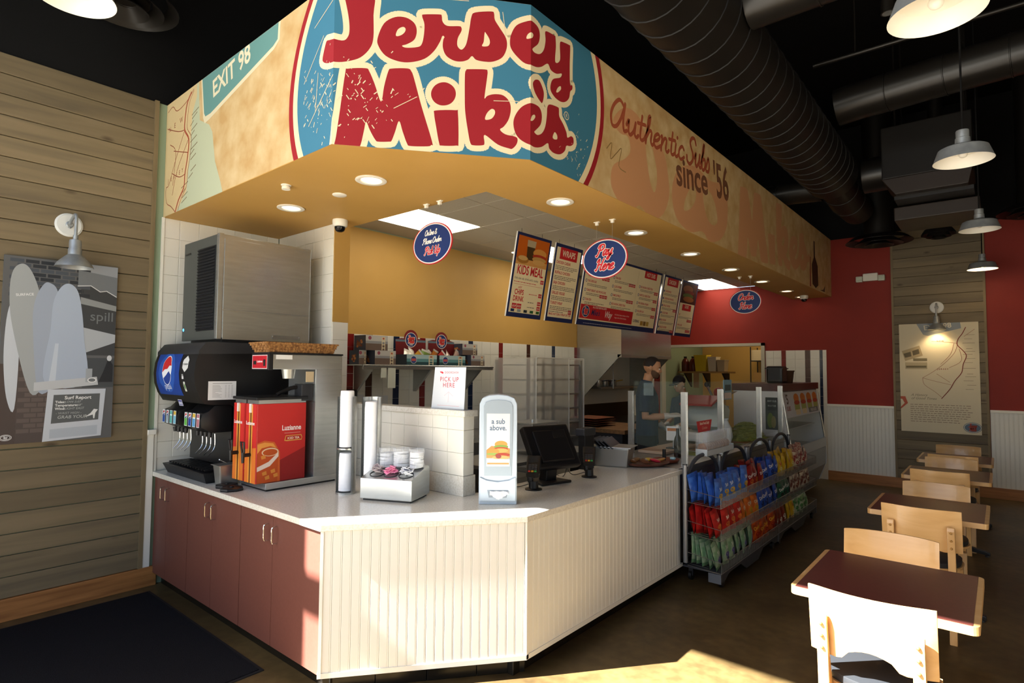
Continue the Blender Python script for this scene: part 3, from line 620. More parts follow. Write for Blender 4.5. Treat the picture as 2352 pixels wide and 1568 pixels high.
script(F, 'Subs', 3.36, 3.585, 0.25, 0.034, '#a4553a', 4, 'L', rot=0.085, sx=1.15)
F.text('since', 3.14, 3.335, 0.36, '#78503a', 5, 'L', rot=0.105, sx=0.98, bold=True)
F.text("'56", 4.0, 3.44, 0.47, '#78503a', 5, 'L', rot=0.105, sx=0.74, bold=True)
F.poly([(7.92,3.69),(8.0,3.69),(8.0,3.46),(8.16,3.34),(8.18,3.05),(8.02,2.99),(7.82,3.03),(7.80,3.32),(7.92,3.44)], '#3a2417', 3)
F.poly([(7.66,2.98),(7.70,3.42),(7.74,3.42),(7.73,2.98)], '#8a3524', 3); F.poly([(8.3,2.99),(8.5,3.02),(8.62,3.1),(8.6,2.99)], '#4b3020', 3)
F.stroke([(1.99,3.3),(2.06,3.36),(2.04,3.24),(2.12,3.3),(2.2,3.36),(2.16,3.22),(2.26,3.2)], 0.008, '#8f7446', 3, 4)
F.build('print', fas_o, fmap, 0.0003, 0.0004, [((0, ZH-0.002), (0, 1)), ((0, ZL+0.001), (0, -1))], (0.0, DF), rough=0.55, spec=0.25)
# ================================================================== LIGHTS IN THE SOFFIT, HANGING SIGNS, WALL PIECES
M_lens = mat('downlight_lens', '#fff6e2', 0.4, emit='#fff0d8', estr=2.0)
M_lensw = mat('downlight_lens_warm', '#ffe8c0', 0.4, emit='#ffdfae', estr=6.0)
def downlight(x, y, label, m):
    t = thing('recessed_downlight', label, 'ceiling light', (x, y, ZS), 0, 'recessed soffit downlights')
    obj('trim_ring', MB().lathe([(0.100, 0.0), (0.102, -0.006), (0.096, -0.009), (0.072, -0.007), (0.066, 0.0), (0.064, 0.03)], n=32), M_wht, t, smooth=True)
    obj('lens', MB().lathe([(0.0005, -0.001), (0.066, -0.001)], n=32), m, t)
dls = [(-3.12, 2.26, 'downlight with white trim ring nearest the angled fascia corner'), (-4.148, 2.27, 'downlight above the ice machine'), (-2.44, 3.433, 'downlight between the pick-up sign and the pay sign'),
       (-2.465, 4.634, 'downlight just beyond the pay sign'), (-2.47, 5.838, 'second downlight beyond the pay sign'), (-2.47, 7.03, 'downlight just before the order sign'),
       (-2.47, 8.23, 'first glowing downlight past the order sign'), (-2.47, 9.43, 'second glowing downlight past the order sign'), (-2.47, 10.3, 'farthest downlight beside the far dome camera')]
for i, (x, y, l) in enumerate(dls): downlight(x, y, l, M_lens if i < 5 else M_lensw)
t = thing('fire_sprinkler', 'small white sprinkler under the yellow soffit', 'sprinkler', (-3.658, 1.963, ZS))
obj('stem', MB().lathe([(0.018, 0), (0.018, -0.012), (0.028, -0.014), (0.028, -0.03), (0.0005, -0.031)], n=20), M_wht, t, smooth=True)
obj('flange', MB().lathe([(0.034, 0), (0.032, -0.004), (0.016, -0.006)], n=20), M_wht, t, smooth=True)
t = thing('cover_plate', 'flat round white cover plate on the soffit above the camera', 'cover plate', (-3.562, 2.314, ZS))
obj('plate', MB().lathe([(0.05, 0), (0.05, -0.004), (0.046, -0.007), (0.0005, -0.007)], n=28), M_wht, t, smooth=True)
def dome(x, y, label, s=1.0):
    t = thing('dome_camera', label, 'camera', (x, y, ZS))
    obj('housing', MB().lathe([(0.060*s, 0), (0.062*s, -0.01*s), (0.060*s, -0.045*s), (0.054*s, -0.055*s), (0.044*s, -0.058*s)], n=28), M_wht, t, smooth=True)
    d = obj('dome', MB().lathe([(0.044*s, -0.056*s), (0.043*s, -0.075*s), (0.034*s, -0.092*s), (0.018*s, -0.101*s), (0.0005, -0.103*s)], n=28), mat('smoked_dome', '#0b0b0d', 0.08), t, smooth=True)
    obj('lens', MB().lathe([(0.0005, 0), (0.014*s, 0.0), (0.014*s, 0.02*s)], n=14), M_drk, d, loc=(0.02*s, -0.028*s, -0.092*s))
dome(-4.17, 2.72, 'white dome camera under the soffit at the tiled wall corner'); dome(-2.40, 10.15, 'white dome camera at the far end of the soffit')
# ---- oval hanging signs
def osign(x, y, rx, ry, zc, label, lines):
    t = thing('hanging_sign', label, 'sign', (x, y, zc))
    E = [(rx*math.cos(2*PI*i/56), ry*math.sin(2*PI*i/56)) for i in range(56)]
    obj('board', MB().prism(E, -0.003, 0.003, 'y'), mat('sign_edge', '#b9373c', 0.4), t)
    f = Flat(); f.ell(0, 0, rx, ry, '#b52a32', 0, 56); f.ell(0, 0, rx*0.955, ry*0.955, '#e8e4df', 1, 56); f.ell(0, 0, rx*0.915, ry*0.905, '#22366b', 2, 56)
    for (tx, ty, tt, hh, col, out) in lines: script(f, tt, tx*rx, ty*ry, hh*ry, hh*ry*0.15, col, 5, 'C', 0.02, 0.3, out, hh*ry*0.045)
    f.build('print', t, plane_map((0, -0.003, 0), (1,0,0), (0,0,1), (0,-1,0)), rough=0.35)
    for hx in (-0.34, 0.34):
        zz = ry*math.sqrt(1-(hx)**2)*0.97
        w_ = obj('cable', MB().cyl((hx*rx, 0, zz-0.004), (hx*rx, 0, ZS-zc-0.02), 0.0014, n=5), M_steelv, t)
        obj('ceiling_hook', MB().box(hx*rx-0.026, hx*rx+0.026, -0.012, 0.012, ZS-zc-0.007, ZS-zc).cb((hx*rx, 0, ZS-zc-0.018), (0.026, 0.02, 0.024)), M_wht, t, bevel=0.003)
        obj('ring', MB().tube([(hx*rx+0.009*math.cos(a), 0.0, zz-0.008+0.009*math.sin(a)) for a in [k*PI/5 for k in range(11)]], 0.002, 5), M_chrome, t)
W_, R_ = '#ecebe8', '#c8303a'
osign(-3.185, 2.86, 0.215, 0.155, 2.66, 'oval blue hanging sign with three script lines above the knee wall', [(-0.06, 0.42, 'Online &', 0.26, W_, None), (0.0, 0.02, 'Phone Order', 0.27, W_, None), (0.02, -0.5, 'Pick Up', 0.36, R_, W_)])
osign(-2.466, 4.10, 0.215, 0.165, 2.65, 'oval blue hanging sign with two red words in front of the menu boards', [(0.0, 0.16, 'Pay', 0.56, R_, W_), (0.0, -0.56, 'Here', 0.56, R_, W_)])
osign(-2.505, 7.65, 0.205, 0.16, 2.635, 'oval blue hanging sign farthest along the counter', [(0.0, 0.16, 'Order', 0.52, R_, W_), (0.0, -0.56, 'Here', 0.52, R_, W_)])
# ---- framed print of surfboards on the left wall
pw, ph = 0.668, 1.30
t = thing('wall_print', 'large black and white canvas of surfboards and a chalkboard on the plank wall', 'picture', (-5.231, 0.772, 1.2))
obj('canvas', MB().box(0, 0.024, 0, pw, 0, ph), mat('canvas_edge', '#55585b', 0.6), t)
f = Flat()
f.rect(0, 0, pw, ph, '#5a5b5c', 0)
# street background
f.rect(0.44, 0.62, pw, ph, '#3c3e40', 1); f.poly([(0.42,1.18),(pw,1.12),(pw,ph),(0.42,ph)], '#8b9096', 2); f.poly([(0.42,1.13),(0.5,1.14),(0.56,1.10),(0.6,1.11),(0.66,1.07),(pw,1.07),(pw,1.22),(0.42,1.25)], '#6c7176', 3)
f.stroke([(0.42,1.13),(0.5,1.14),(0.56,1.10),(0.6,1.11),(pw,1.07)], 0.006, '#c9ccce', 4); f.poly([(0.44,1.05),(pw,1.0),(pw,0.96),(0.44,1.0)], '#878b8c', 3)
f.text('spill', 0.50, 0.88, 0.10, '#6b7072', 4, 'L'); f.poly([(0.44,0.83),(pw,0.78),(pw,0.72),(0.44,0.62)], '#a5abb0', 3); f.rect(0.47, 0.38, pw, 0.60, '#43474a', 2)
f.rect(0.0, 0.0, 0.12, 0.55, '#4a403c', 1); f.rect(0.1, 0.0, 0.3, 0.75, '#4d4441', 1)
for r in range(17):
    for c in range(5):
        a = 0.105 + c*0.075 + (0.037 if r % 2 else 0); f.rect(a, 0.07+r*0.036, min(a+0.068, 0.4), 0.097+r*0.036, '#5c524d', 2)
for r in range(9):
    for c in range(6):
        a = 0.03 + c*0.085 + (0.04 if r % 2 else 0); f.rect(a, 1.02+r*0.03, min(a+0.075, 0.45), 1.044+r*0.03, '#2e3136' if (r*c) % 3 else '#484d54', 2)
f.poly([(0.045,0.32),(0.02,0.6),(0.03,0.9),(0.07,1.0),(0.1,0.7),(0.09,0.24)], '#b9bfc6', 4, smooth=5)
f.poly([(0.17,0.35),(0.06,0.8),(0.035,1.05),(0.05,1.2),(0.1,1.25),(0.15,1.2),(0.2,1.05),(0.24,0.8),(0.25,0.45)], '#9a9fa0', 5, smooth=6)
f.text('SURFACE', 0.07, 1.02, 0.024, '#d5d8d8', 8, 'L', rot=0.15, bold=True)
f.poly([(0.22,0.35),(0.17,0.8),(0.175,1.0),(0.22,1.12),(0.26,1.13),(0.3,1.08),(0.33,0.9),(0.34,0.5)], '#97a1b0', 6, smooth=6)
f.poly([(0.25,0.42),(0.27,0.8),(0.28,1.0),(0.32,1.11),(0.37,1.14),(0.42,1.09),(0.45,0.95),(0.47,0.75),(0.49,0.42)], '#a2aebf', 7, smooth=6)
f.poly([(0.27,0.4),(0.30,0.7),(0.32,0.7),(0.31,0.4)], '#b7c1cc', 8)
f.poly([(0.19,0.42),(0.56,0.46),(0.57,0.40),(0.19,0.36)], '#b4b8bb', 9); f.ell(0.53, 0.435, 0.028, 0.018, '#e4e4e2', 10, 20); f.ell(0.53, 0.435, 0.022, 0.013, '#6a6e70', 11, 20)
f.poly([(0.25,0.0),(0.27,0.37),(0.62,0.37),(0.60,0.02)], '#bcc2c9', 10); f.poly([(0.295,0.125),(0.305,0.33),(0.585,0.335),(0.58,0.14)], '#565a5b', 11); f.poly([(0.29,0.02),(0.29,0.085),(0.575,0.1),(0.575,0.03)], '#a9b1ba', 11)
f.text('Surf Report', 0.45, 0.297, 0.034, '#dcdedc', 13, 'C', bold=True)
for i, (a, b) in enumerate((('Tides:', 'LOW-5:07'), ('Temperature:', '68"'), ('Wind:', 'LIGHT EAST'))): f.text(a, 0.315, 0.27-i*0.024, 0.024, '#dcdedc', 13, 'L', bold=True); f.text(b, (0.37, 0.445, 0.37)[i], 0.27-i*0.024, 0.022, '#a9adab', 13, 'L', shear=0.2)
f.text('- WAIST HIGH -', 0.32, 0.19, 0.022, '#9fa3a1', 13, 'L', shear=0.2); f.text('GRAB YOUR', 0.33, 0.158, 0.032, '#b6bab7', 13, 'L', shear=0.15)
f.poly([(0.50,0.165),(0.53,0.19),(0.55,0.22),(0.575,0.215),(0.56,0.19),(0.555,0.15),(0.548,0.15),(0.545,0.178),(0.52,0.17)], '#d9dbd9', 13)
f.poly([(0.57,0.42),(0.66,0.42),(0.66,0.55),(0.63,0.6),(0.6,0.5)], '#24262a', 9); f.ell(0.635, 0.60, 0.016, 0.022, '#c3c6c8', 10, 14); f.rect(0.49, 0.42, 0.53, 0.52, '#9aa0a4', 9)
f.ell(0.05, 0.045, 0.034, 0.021, '#d6d6d4', 9, 24); f.ell(0.05, 0.045, 0.031, 0.018, '#4a403c', 10, 24); f.ell(0.05, 0.045, 0.027, 0.015, '#d6d6d4', 11, 24); f.ell(0.05, 0.045, 0.024, 0.012, '#4a403c', 12, 24); script(f, 'Jersey', 0.05, 0.046, 0.009, 0.002, '#d6d6d4', 13); script(f, 'Mikes', 0.05, 0.037, 0.009, 0.002, '#d6d6d4', 13)
f.build('picture_print', t, plane_map((0.024, 0, 0), (0,1,0), (0,0,1), (1,0,0)), 0.0002, 0.0003, [((0, 0), (-1, 0)), ((pw, 0), (1, 0)), ((0, 0), (0, -1)), ((0, ph), (0, 1))])
# ---- barn style wall lamps
M_zinc = mat('galvanised', '#a6abae', 0.42, 0.55, noise=(20, 4, (1,1,1), 0.3, 0.7), col2='#92989c')
M_lampin = mat('lamp_white_inside', '#f1eee4', 0.4)
def sconce(x, y, z, rz, label, arm, lit=0.0):
    """wall plate at the origin, arm reaching out along local +x"""
    t = thing('barn_wall_lamp', label, 'wall lamp', (x, y, z), rz)
    pl_ = MB(); R90 = Matrix.Rotation(PI/2, 4, 'Y')
    pl_.lathe([(0.086, 0), (0.086, 0.008), (0.076, 0.013), (0.074, 0.018), (0.02, 0.02), (0.0005, 0.02)], n=36, M=R90)
    obj('wall_plate', pl_, mat('plate_white', '#d5d7d4', 0.4), t, smooth=True)
    b = MB(); b.lathe([(0.024, 0.018), (0.024, 0.03), (0.018, 0.036), (0.0005, 0.036)], n=20, M=R90); b.ball((0.034, 0, -0.026), 0.006, 8, 6); obj('arm_boss', b, M_zinc, t, smooth=True)
    pts = catmull([(0.02, 0, 0), (0.08, 0, 0.03), (arm-0.03, 0, 0.05), (arm, 0, 0.02), (arm, 0, -0.06), (arm, 0, -0.13)], 6)
    obj('arm', MB().tube(pts, 0.0105, 12), M_zinc, t, smooth=True)
    sh = obj('shade', MB().lathe([(0.016, -0.105), (0.016, -0.135), (0.034, -0.14), (0.037, -0.155), (0.037, -0.2), (0.041, -0.205), (0.041, -0.245), (0.06, -0.262), (0.1, -0.305), (0.115, -0.335), (0.113, -0.336), (0.098, -0.308), (0.058, -0.266), (0.0005, -0.255)], (arm, 0, 0), 40), M_zinc, t, smooth=True)
    obj('bulb', MB().ball((arm, 0, -0.285), 0.027, 14, 10), mat('bulb_lit', '#ffe2b0', 0.4, emit='#ffcf85', estr=30.0) if lit else M_lampin, sh, smooth=True)
    if lit:
        pl = bpy.data.lights.new('lamp_light', 'SPOT'); pl.energy = lit; pl.color = (1.0, 0.74, 0.42); pl.spot_size = math.radians(125); pl.spot_blend = 0.7; pl.shadow_soft_size = 0.03
        lo = bpy.data.objects.new('lamp_light', pl); C.objects.link(lo); lo.parent = t; lo.location = (arm, 0, -0.32)
sconce(-5.231, 1.125, 2.775, 0, 'galvanised barn lamp above the surfboard picture', 0.20)
sconce(-0.70, 10.555, 2.70, -PI/2, 'lit barn lamp over the map poster on the far wall', 0.13, 16.0)
# ---- far wall: tile, bead board, plank panel, poster, emergency light
gb = C.objects['wall_back']
obj('grout_bed', MB().box(-3.13, -2.18, YB-0.003, YB, 0, 2.1), M_grout, gb)
c3 = [(-3.13, -2.87, M_tile), (-2.87, -2.80, M_tred), (-2.80, -2.50, M_tile), (-2.50, -2.42, M_tbrn), (-2.42, -2.28, M_tile), (-2.28, -2.235, M_tnav), (-2.235, -2.18, M_tile)]
for a, b, m in c3:
    n = max(1, round((b-a)/0.155)); tiles(gb, a, b, 0.8, 2.1, lambda u, z: ((u, YB-0.003, z), -PI/2), s=(b-a)/n if m is M_tile else 0.152, colf=lambda u, z, m=m: m)
struct('door_1', MB().box(-5.10, -5.06, YB-0.03, YB+0.14, 0, 2.2).box(-3.20, -3.14, YB-0.03, YB+0.14, 0, 2.24).box(-5.10, -3.14, YB-0.03, YB+0.14, 2.19, 2.24), mat('door_casing', '#b9b29d', 0.45), 'opening to the back room with a pale casing')
def beadwall(x0, x1):
    b = MB(); n = int((x1-x0)/0.05); 
    for i in range(n+1):
        a = x0+i*0.05; e = min(a+0.05, x1)
        if e-a < 0.01: continue
        b.prism([(a, YB-0.012), (a+0.004, YB-0.016), (e-0.010, YB-0.016), (e-0.008, YB-0.012), (e-0.006, YB-0.0155), (e-0.001, YB-0.0155), (e, YB-0.012), (e, YB), (a, YB)], 0.15, 1.19)
    return b
for i, (a, b) in enumerate(((-2.18, -1.255), (-0.13, 2.6))):
    o = obj('bead_boarding', beadwall(a, b), M_bead, gb); o['kind'] = 'stuff'
    struct('trim_%d' % (4+i), MB().box(a, b, YB-0.03, YB, 1.185, 1.222), M_wht, bevel=0.004)
struct('baseboard_back', MB().box(-2.18, 2.6, YB-0.035, YB, 0, 0.151), M_oakx, bevel=0.004)
pk = MB().prism([(YB, 0), (YB-0.026, 0.003), (YB-0.028, 0.006), (YB-0.028, 0.14), (YB-0.026, 0.1435), (YB, 0.1435)], -1.255, -0.135, 'x').mesh('plank', M_plankx)
for i in range(26): link('plank', pk, gb, (0, 0, 0.151+i*0.1445))
for i, a in enumerate((-1.262, -0.165)): struct('trim_%d' % (6+i), MB().box(a, a+0.03, YB-0.036, YB, 0.151, 3.9), M_trimw)
t = thing('map_poster', 'vintage map poster lit by the barn lamp on the far plank panel', 'poster', (-1.172, YB-0.029, 0.862))
PW, PH = 0.945, 1.605
obj('panel', MB().box(0, PW, -0.02, 0, 0, PH), mat('poster_edge', '#c9c1a8', 0.6), t)
f = Flat(); f.rect(0, 0, PW, PH, '#d2c8ad', 0)
f.poly([(0.22,PH),(0.30,1.44),(0.36,1.42),(0.75,1.52),(0.74,PH)], '#8d959b', 1); f.text('EXIT 98', 0.31, 1.505, 0.1, '#d9d2bd', 3, 'L', rot=0.1, bold=True)
f.poly([(0.03,1.2),(0.25,1.28),(0.29,1.13),(0.07,1.05)], '#a89878', 2); f.poly([(0.05,1.16),(0.14,1.19),(0.15,1.12),(0.07,1.1)], '#5d543f', 3); f.poly([(0.16,1.2),(0.24,1.23),(0.25,1.16),(0.17,1.13)], '#5d543f', 3)
f.rect(0.07, 0.93, 0.34, 1.03, '#ada184', 2); f.rect(0.08, 0.95, 0.33, 0.98, '#6b6248', 3); f.rect(0.17, 1.05, 0.34, 1.09, '#7b7258', 3)
rt = [(0.80,1.53),(0.76,1.44),(0.71,1.36),(0.70,1.28),(0.76,1.2),(0.80,1.12),(0.76,1.0),(0.74,0.88),(0.66,0.76),(0.6,0.64),(0.5,0.50)]
f.stroke(rt, 0.010, '#7a2d22', 4, 4)
for p in ([(0.28,0.8),(0.42,0.9),(0.55,1.02),(0.66,1.16),(0.7,1.28)], [(0.28,0.8),(0.4,0.76),(0.62,0.7)], [(0.28,0.8),(0.3,0.7),(0.42,0.6),(0.5,0.52)], [(0.45,0.86),(0.6,0.74)], [(0.66,1.3),(0.62,1.15),(0.5,1.0)], [(0.72,1.22),(0.74,1.05),(0.6,0.95)], [(0.7,1.3),(0.6,1.32),(0.4,1.34)], [(0.78,1.4),(0.84,1.45),(0.9,1.5)]): f.stroke(p, 0.005, '#9a6a55', 3, 4)
for i, z in enumerate([1.42,1.36,1.3,1.22,1.18,1.14,1.08,1.02,0.94,0.86,0.82,0.76,0.7,0.64]): f.rect(0.80-0.02*(i % 3), z, 0.9-0.03*(i % 2), z+0.005, '#8b7f66', 3)
f.text('N E W', 0.46, 1.33, 0.03, '#8f4a3a', 4, 'L', bold=True); f.text('J E R S E Y', 0.46, 0.92, 0.03, '#8f4a3a', 4, 'L', bold=True)
f.poly([(0.0,0.33),(0.0,0.52),(0.06,0.52),(0.09,0.42)], '#b4573f', 2); f.poly([(0.0,0.36),(0.0,0.48),(0.02,0.48),(0.05,0.42)], '#d2c8ad', 3)
for i, tt in enumerate(('A History', 'of Good Times')): f.text(tt, 0.13+0.0*i, 0.53-i*0.05, 0.05, '#7c7460', 3, 'L', shear=0.35)
random.seed(11)
for i in range(9):
    a = 0.12
    while a < 0.8 - (0.1 if i > 6 else 0):
        wl_ = random.uniform(0.02, 0.06); f.rect(a, 0.40-i*0.031, a+wl_, 0.407-i*0.031, '#7d6a58', 2); a += wl_+0.012
f.ell(0.845, 0.10, 0.105, 0.075, '#6f7f8d', 3, 32); f.ell(0.845, 0.10, 0.098, 0.068, '#c5bfae', 4, 32); f.ell(0.845, 0.10, 0.09, 0.06, '#5d7083', 5, 32); script(f, 'Jersey', 0.845, 0.105, 0.05, 0.011, '#a8463a', 6, sx=0.7); script(f, 'Mikes', 0.845, 0.055, 0.05, 0.011, '#a8463a', 6, sx=0.7)
f.build('poster_print', t, plane_map((0, -0.02, 0), (1,0,0), (0,0,1), (0,-1,0)), 0.0004, 0.0006, [((PW, 0), (1, 0)), ((0, 0), (-1, 0)), ((0, PH), (0, 1))])
t = thing('emergency_light', 'white twin-head emergency light high on the red wall', 'emergency light', (-1.53, YB, 3.18))
obj('body', MB().box(-0.10, 0.10, -0.07, 0, -0.01, 0.11), M_wht, t, bevel=0.008)
for s in (-1, 1):
    h = obj('lamp_head', MB().box(s*0.10-0.045+s*0.05, s*0.10+0.045+s*0.05, -0.09, -0.01, -0.02, 0.07), M_wht, t, bevel=0.012)
    for k in range(4): obj('rib', MB().box(s*0.15-0.04, s*0.15+0.04, -0.094, -0.088, -0.005+k*0.018, 0.003+k*0.018), M_grn, h)
# ---- back room beyond the opening
br = MB().box(-5.4, -1.9, 13.05, 13.2, 0, 3.2).box(-1.95, -1.8, YB+0.12, 13.2, 0, 3.2).box(-5.4, -1.8, YB+0.12, 13.2, 3.1, 3.2)
struct('wall_backroom', br, mat('backroom_paint', '#c4a05a', 0.6), 'walls of the back room')
def pendant(x, y, z, label, D=0.32, lit=0.0, top=ZD):
    t = thing('pendant_lamp', label, 'pendant lamp', (x, y, z), 0, 'galvanised warehouse pendants')
    s = D/0.36
    sh = obj('shade', MB().lathe([(0.0005, 0.225*s), (0.038*s, 0.222*s), (0.040*s, 0.215*s), (0.040*s, 0.17*s), (0.045*s, 0.165*s), (0.047*s, 0.12*s), (0.06*s, 0.11*s), (0.13*s, 0.095*s), (0.15*s, 0.085*s), (0.18*s, 0.0), (0.182*s, -0.003), (0.178*s, 0.001), (0.147*s, 0.08*s), (0.12*s, 0.09*s), (0.0005, 0.10*s)], n=48), [M_zinc, M_lampin], t, smooth=True)
    me = sh.data
    n = 48
    for p in me.polygons:
        if p.index >= n*10: p.material_index = 1
    obj('cord', MB().cyl((0, 0, 0.22*s), (0, 0, top-z), 0.006, n=8), M_black, t)
    obj('bulb', MB().ball((0, 0, 0.05*s), 0.03*s, 14, 10), mat('bulb_lit', '#ffe2b0', 0.4, emit='#ffcf85', estr=30.0) if lit else M_lampin, t, smooth=True)
    if lit:
        pl = bpy.data.lights.new('lamp_light', 'POINT'); pl.energy = lit; pl.color = (1.0, 0.75, 0.45); pl.shadow_soft_size = 0.03
        lo = bpy.data.objects.new('lamp_light', pl); C.objects.link(lo); lo.parent = t; lo.location = (0, 0, 0.01)
pendant(-0.15, 4.68, 3.10, 'largest fully visible galvanised pendant in the dining row'); pendant(-0.12, 7.05, 3.10, 'second smaller pendant in the dining row'); pendant(-0.15, 9.75, 3.10, 'glowing pendant nearest the far red wall', lit=6.0)
pendant(-0.155, 2.72, 3.12, 'pendant cut off by the top edge at upper right')
pendant(-4.16, 0.87, 3.93, 'pendant cut off by the top edge at upper left', D=0.42)
# ---- overhead ducts
M_duct = mat('black_duct', '#151311', 0.5, 0.0, 0.3, noise=(3, 4, (1,1,1), 0.3, 0.7), col2='#100e0d')
M_duct2 = mat('black_duct_glossy', '#1b1917', 0.32, 0.0, 0.45)
def duct(name, label, pts, r, seam=0.16, n=28, m=None):
    """round spiral duct along a path with raised seams"""
    t = thing(name, label, 'duct', tuple(pts[0])); o = Vector(pts[0]); P = [Vector(p)-o for p in pts]
    obj('pipe', MB().tube(P, r, n), m or M_duct, t, smooth=True)
    if seam:
        L = sum((P[i+1]-P[i]).length for i in range(len(P)-1)); k = int(L/seam)
        for j in range(1, k):
            d = j*seam; i = 0
            while i < len(P)-2 and d > (P[i+1]-P[i]).length: d -= (P[i+1]-P[i]).length; i += 1
            u = (P[i+1]-P[i]).normalized(); c = P[i]+u*d; tilt = Vector((0.0, 0.06, 0.0)) if abs(u.y) > 0.7 else Vector((0, 0, 0))
            obj('seam', MB().tube([c-u*0.006, c-u*0.003, c+u*0.003, c+u*0.006], [r+0.001, r+0.007, r+0.007, r+0.001], n), m or M_duct, t, smooth=True)
    return t
duct('spiral_duct', 'thick black spiral duct running back above the counter', [(-1.46, 0.6, 4.03), (-1.46, 2.2, 4.03), (-1.46, 5.0, 4.03), (-1.46, 7.5, 4.03)], 0.28, 0.2)
t = duct('tapered_duct', 'narrower black duct continuing beyond the thick spiral duct', [(-1.46, 7.52, 4.03), (-1.46, 7.7, 4.0), (-1.46, 8.4, 3.95), (-1.44, 9.0, 3.95)], 0.2, 0.45)
duct('branch_duct', 'black branch duct leaving the thick duct at the top edge', [(-1.175, 3.75, 4.1), (-0.9, 3.75, 4.1), (0.6, 3.75, 4.1)], 0.16, 0.4, m=M_duct2)
duct('branch_duct', 'long black branch duct crossing to the right above the pendants', [(-1.2, 6.5, 4.40), (-1.0, 6.5, 4.42), (-0.2, 6.4, 4.42), (1.8, 6.2, 4.42)], 0.18, 0.45, m=M_duct2)
duct('branch_duct', 'short glossy black duct over the far end of the fascia', [(-2.5, 8.1, 4.07), (-2.0, 8.1, 4.07), (-1.68, 8.1, 4.05)], 0.14, 0.3, m=M_duct2)
t = thing('air_handler', 'black boxy air handler hung beside the thick duct', 'air handler', (-0.52, 7.75, 3.55))
obj('casing', MB().box(-0.42, 0.36, -0.4, 0.4, 0.28, 0.85), M_duct, t, bevel=0.01)
obj('bottom_panel', MB().prism([(-0.42, 0.28), (0.36, 0.28), (0.32, 0.1), (-0.30, 0.1)], -0.4, 0.3, 'y'), mat('handler_panel', '#241b16', 0.5), t, bevel=0.006)
obj('flange', MB().box(-0.32, 0.36, -0.30, 0.5, 0.06, 0.1), M_duct2, t); obj('outlet', MB().box(-0.36, 0.4, 0.0, 0.7, -0.1, 0.05), mat('handler_panel', '#241b16', 0.5), t, bevel=0.01)
for hx, hy in ((-0.3, -0.3), (0.3, -0.3), (-0.3, 0.3), (0.3, 0.3)): obj('hanger_rod', MB().cyl((hx, hy, 0.85), (hx, hy, ZD-3.55), 0.008, n=6), M_duct2, t)
obj('collar', MB().cyl((-0.66, 0.1, 0.5), (-0.42, 0.1, 0.5), 0.2, n=28), M_duct2, t, smooth=True)
def diffuser(x, y, z, r, label):
    t = thing('round_diffuser', label, 'air diffuser', (x, y, z))
    obj('neck', MB().cyl((0, 0, 0.02), (0, 0, ZD-z), r*0.45, n=28), M_duct, t, smooth=True)
    for i, (a, b, h) in enumerate(((1.0, 0.78, 0.0), (0.72, 0.5, -0.03), (0.44, 0.2, -0.05))):
        obj('cone', MB().lathe([(r*b, h+0.07), (r*a, h), (r*a, h-0.006), (r*b, h+0.06)], n=36), M_duct2, t, smooth=True)
diffuser(-1.3, 9.75, 3.62, 0.42, 'black round ceiling diffuser before the red wall'); diffuser(-0.60, 9.7, 3.62, 0.2, 'small black round duct end above the plank panel')
diffuser(0.36, 9.3, 3.68, 0.36, 'black round diffuser at the right edge'); diffuser(-4.78, 1.30, 4.36, 0.34, 'black round diffuser behind the upper left pendant')
t = thing('sprinkler_pipe', 'thin black sprinkler pipe crossing the ceiling', 'pipe', (-1.3, 6.0, 4.66)); obj('pipe', MB().cyl((0, 0, 0), (3.4, 0, 0), 0.02, n=10), M_duct2, t, smooth=True)
for k, x in enumerate((0.35, 1.2)): obj('hanger_rod', MB().cyl((x, 0, 0.02), (x, 0, ZD-4.66), 0.006, n=6), M_duct2, t)
t = thing('ceiling_speaker', 'small black ceiling spotlight near the sprinkler pipe', 'spotlight', (-0.62, 5.4, 4.62)); obj('can', MB().cyl((0, 0, 0), (0, 0, 0.12), 0.05, n=20), M_duct2, t, smooth=True); obj('lens', MB().disc((0, 0, -0.001), 0.04, (0, 0, -1)), M_zinc, t); obj('stem', MB().cyl((0, 0, 0.12), (0, 0, ZD-4.62), 0.008, n=8), M_duct2, t)
# ================================================================== DRINKS NICHE
def lerp_prof(prof, z):
    for (y0, z0), (y1, z1) in zip(prof, prof[1:]):
        if min(z0, z1) <= z <= max(z0, z1): return y0 + (y1-y0)*(z-z0)/(z1-z0 if z1 != z0 else 1)
    return prof[0][0] if z > prof[0][1] else prof[-1][0]
t = thing('soda_dispenser', 'black soda fountain with curved blue front and eight nozzles', 'drink dispenser', (-5.14, 1.79, ZT))
W = 0.78
fr = [(-0.02, 1.01), (-0.065, 0.95), (-0.09, 0.87), (-0.098, 0.79), (-0.09, 0.71), (-0.065, 0.64), (-0.025, 0.575)]
hp = fr + [(0.03, 0.565), (0.17, 0.56), (0.2, 0.54), (0.205, 0.1), (0.7, 0.1), (0.7, 1.015)]
obj('head', MB().prism(hp, 0.0, W, 'x'), M_blk, t, smooth=True)
obj('lid', MB().prism([(y-0.006 if i < 3 else y, z+0.004) for i, (y, z) in enumerate(fr[:2])] + [(-0.072, 0.93), (0.7, 0.955), (0.7, 1.02), (0.0, 1.02)], -0.004, W+0.004, 'x'), M_drk, t, smooth=True)
f = Flat(); f.rect(0, 0, 0.45, 0.32, '#1d3f8f', 0); f.ell(0.21, 0.17, 0.16, 0.15, '#2a57ad', 1, 32)
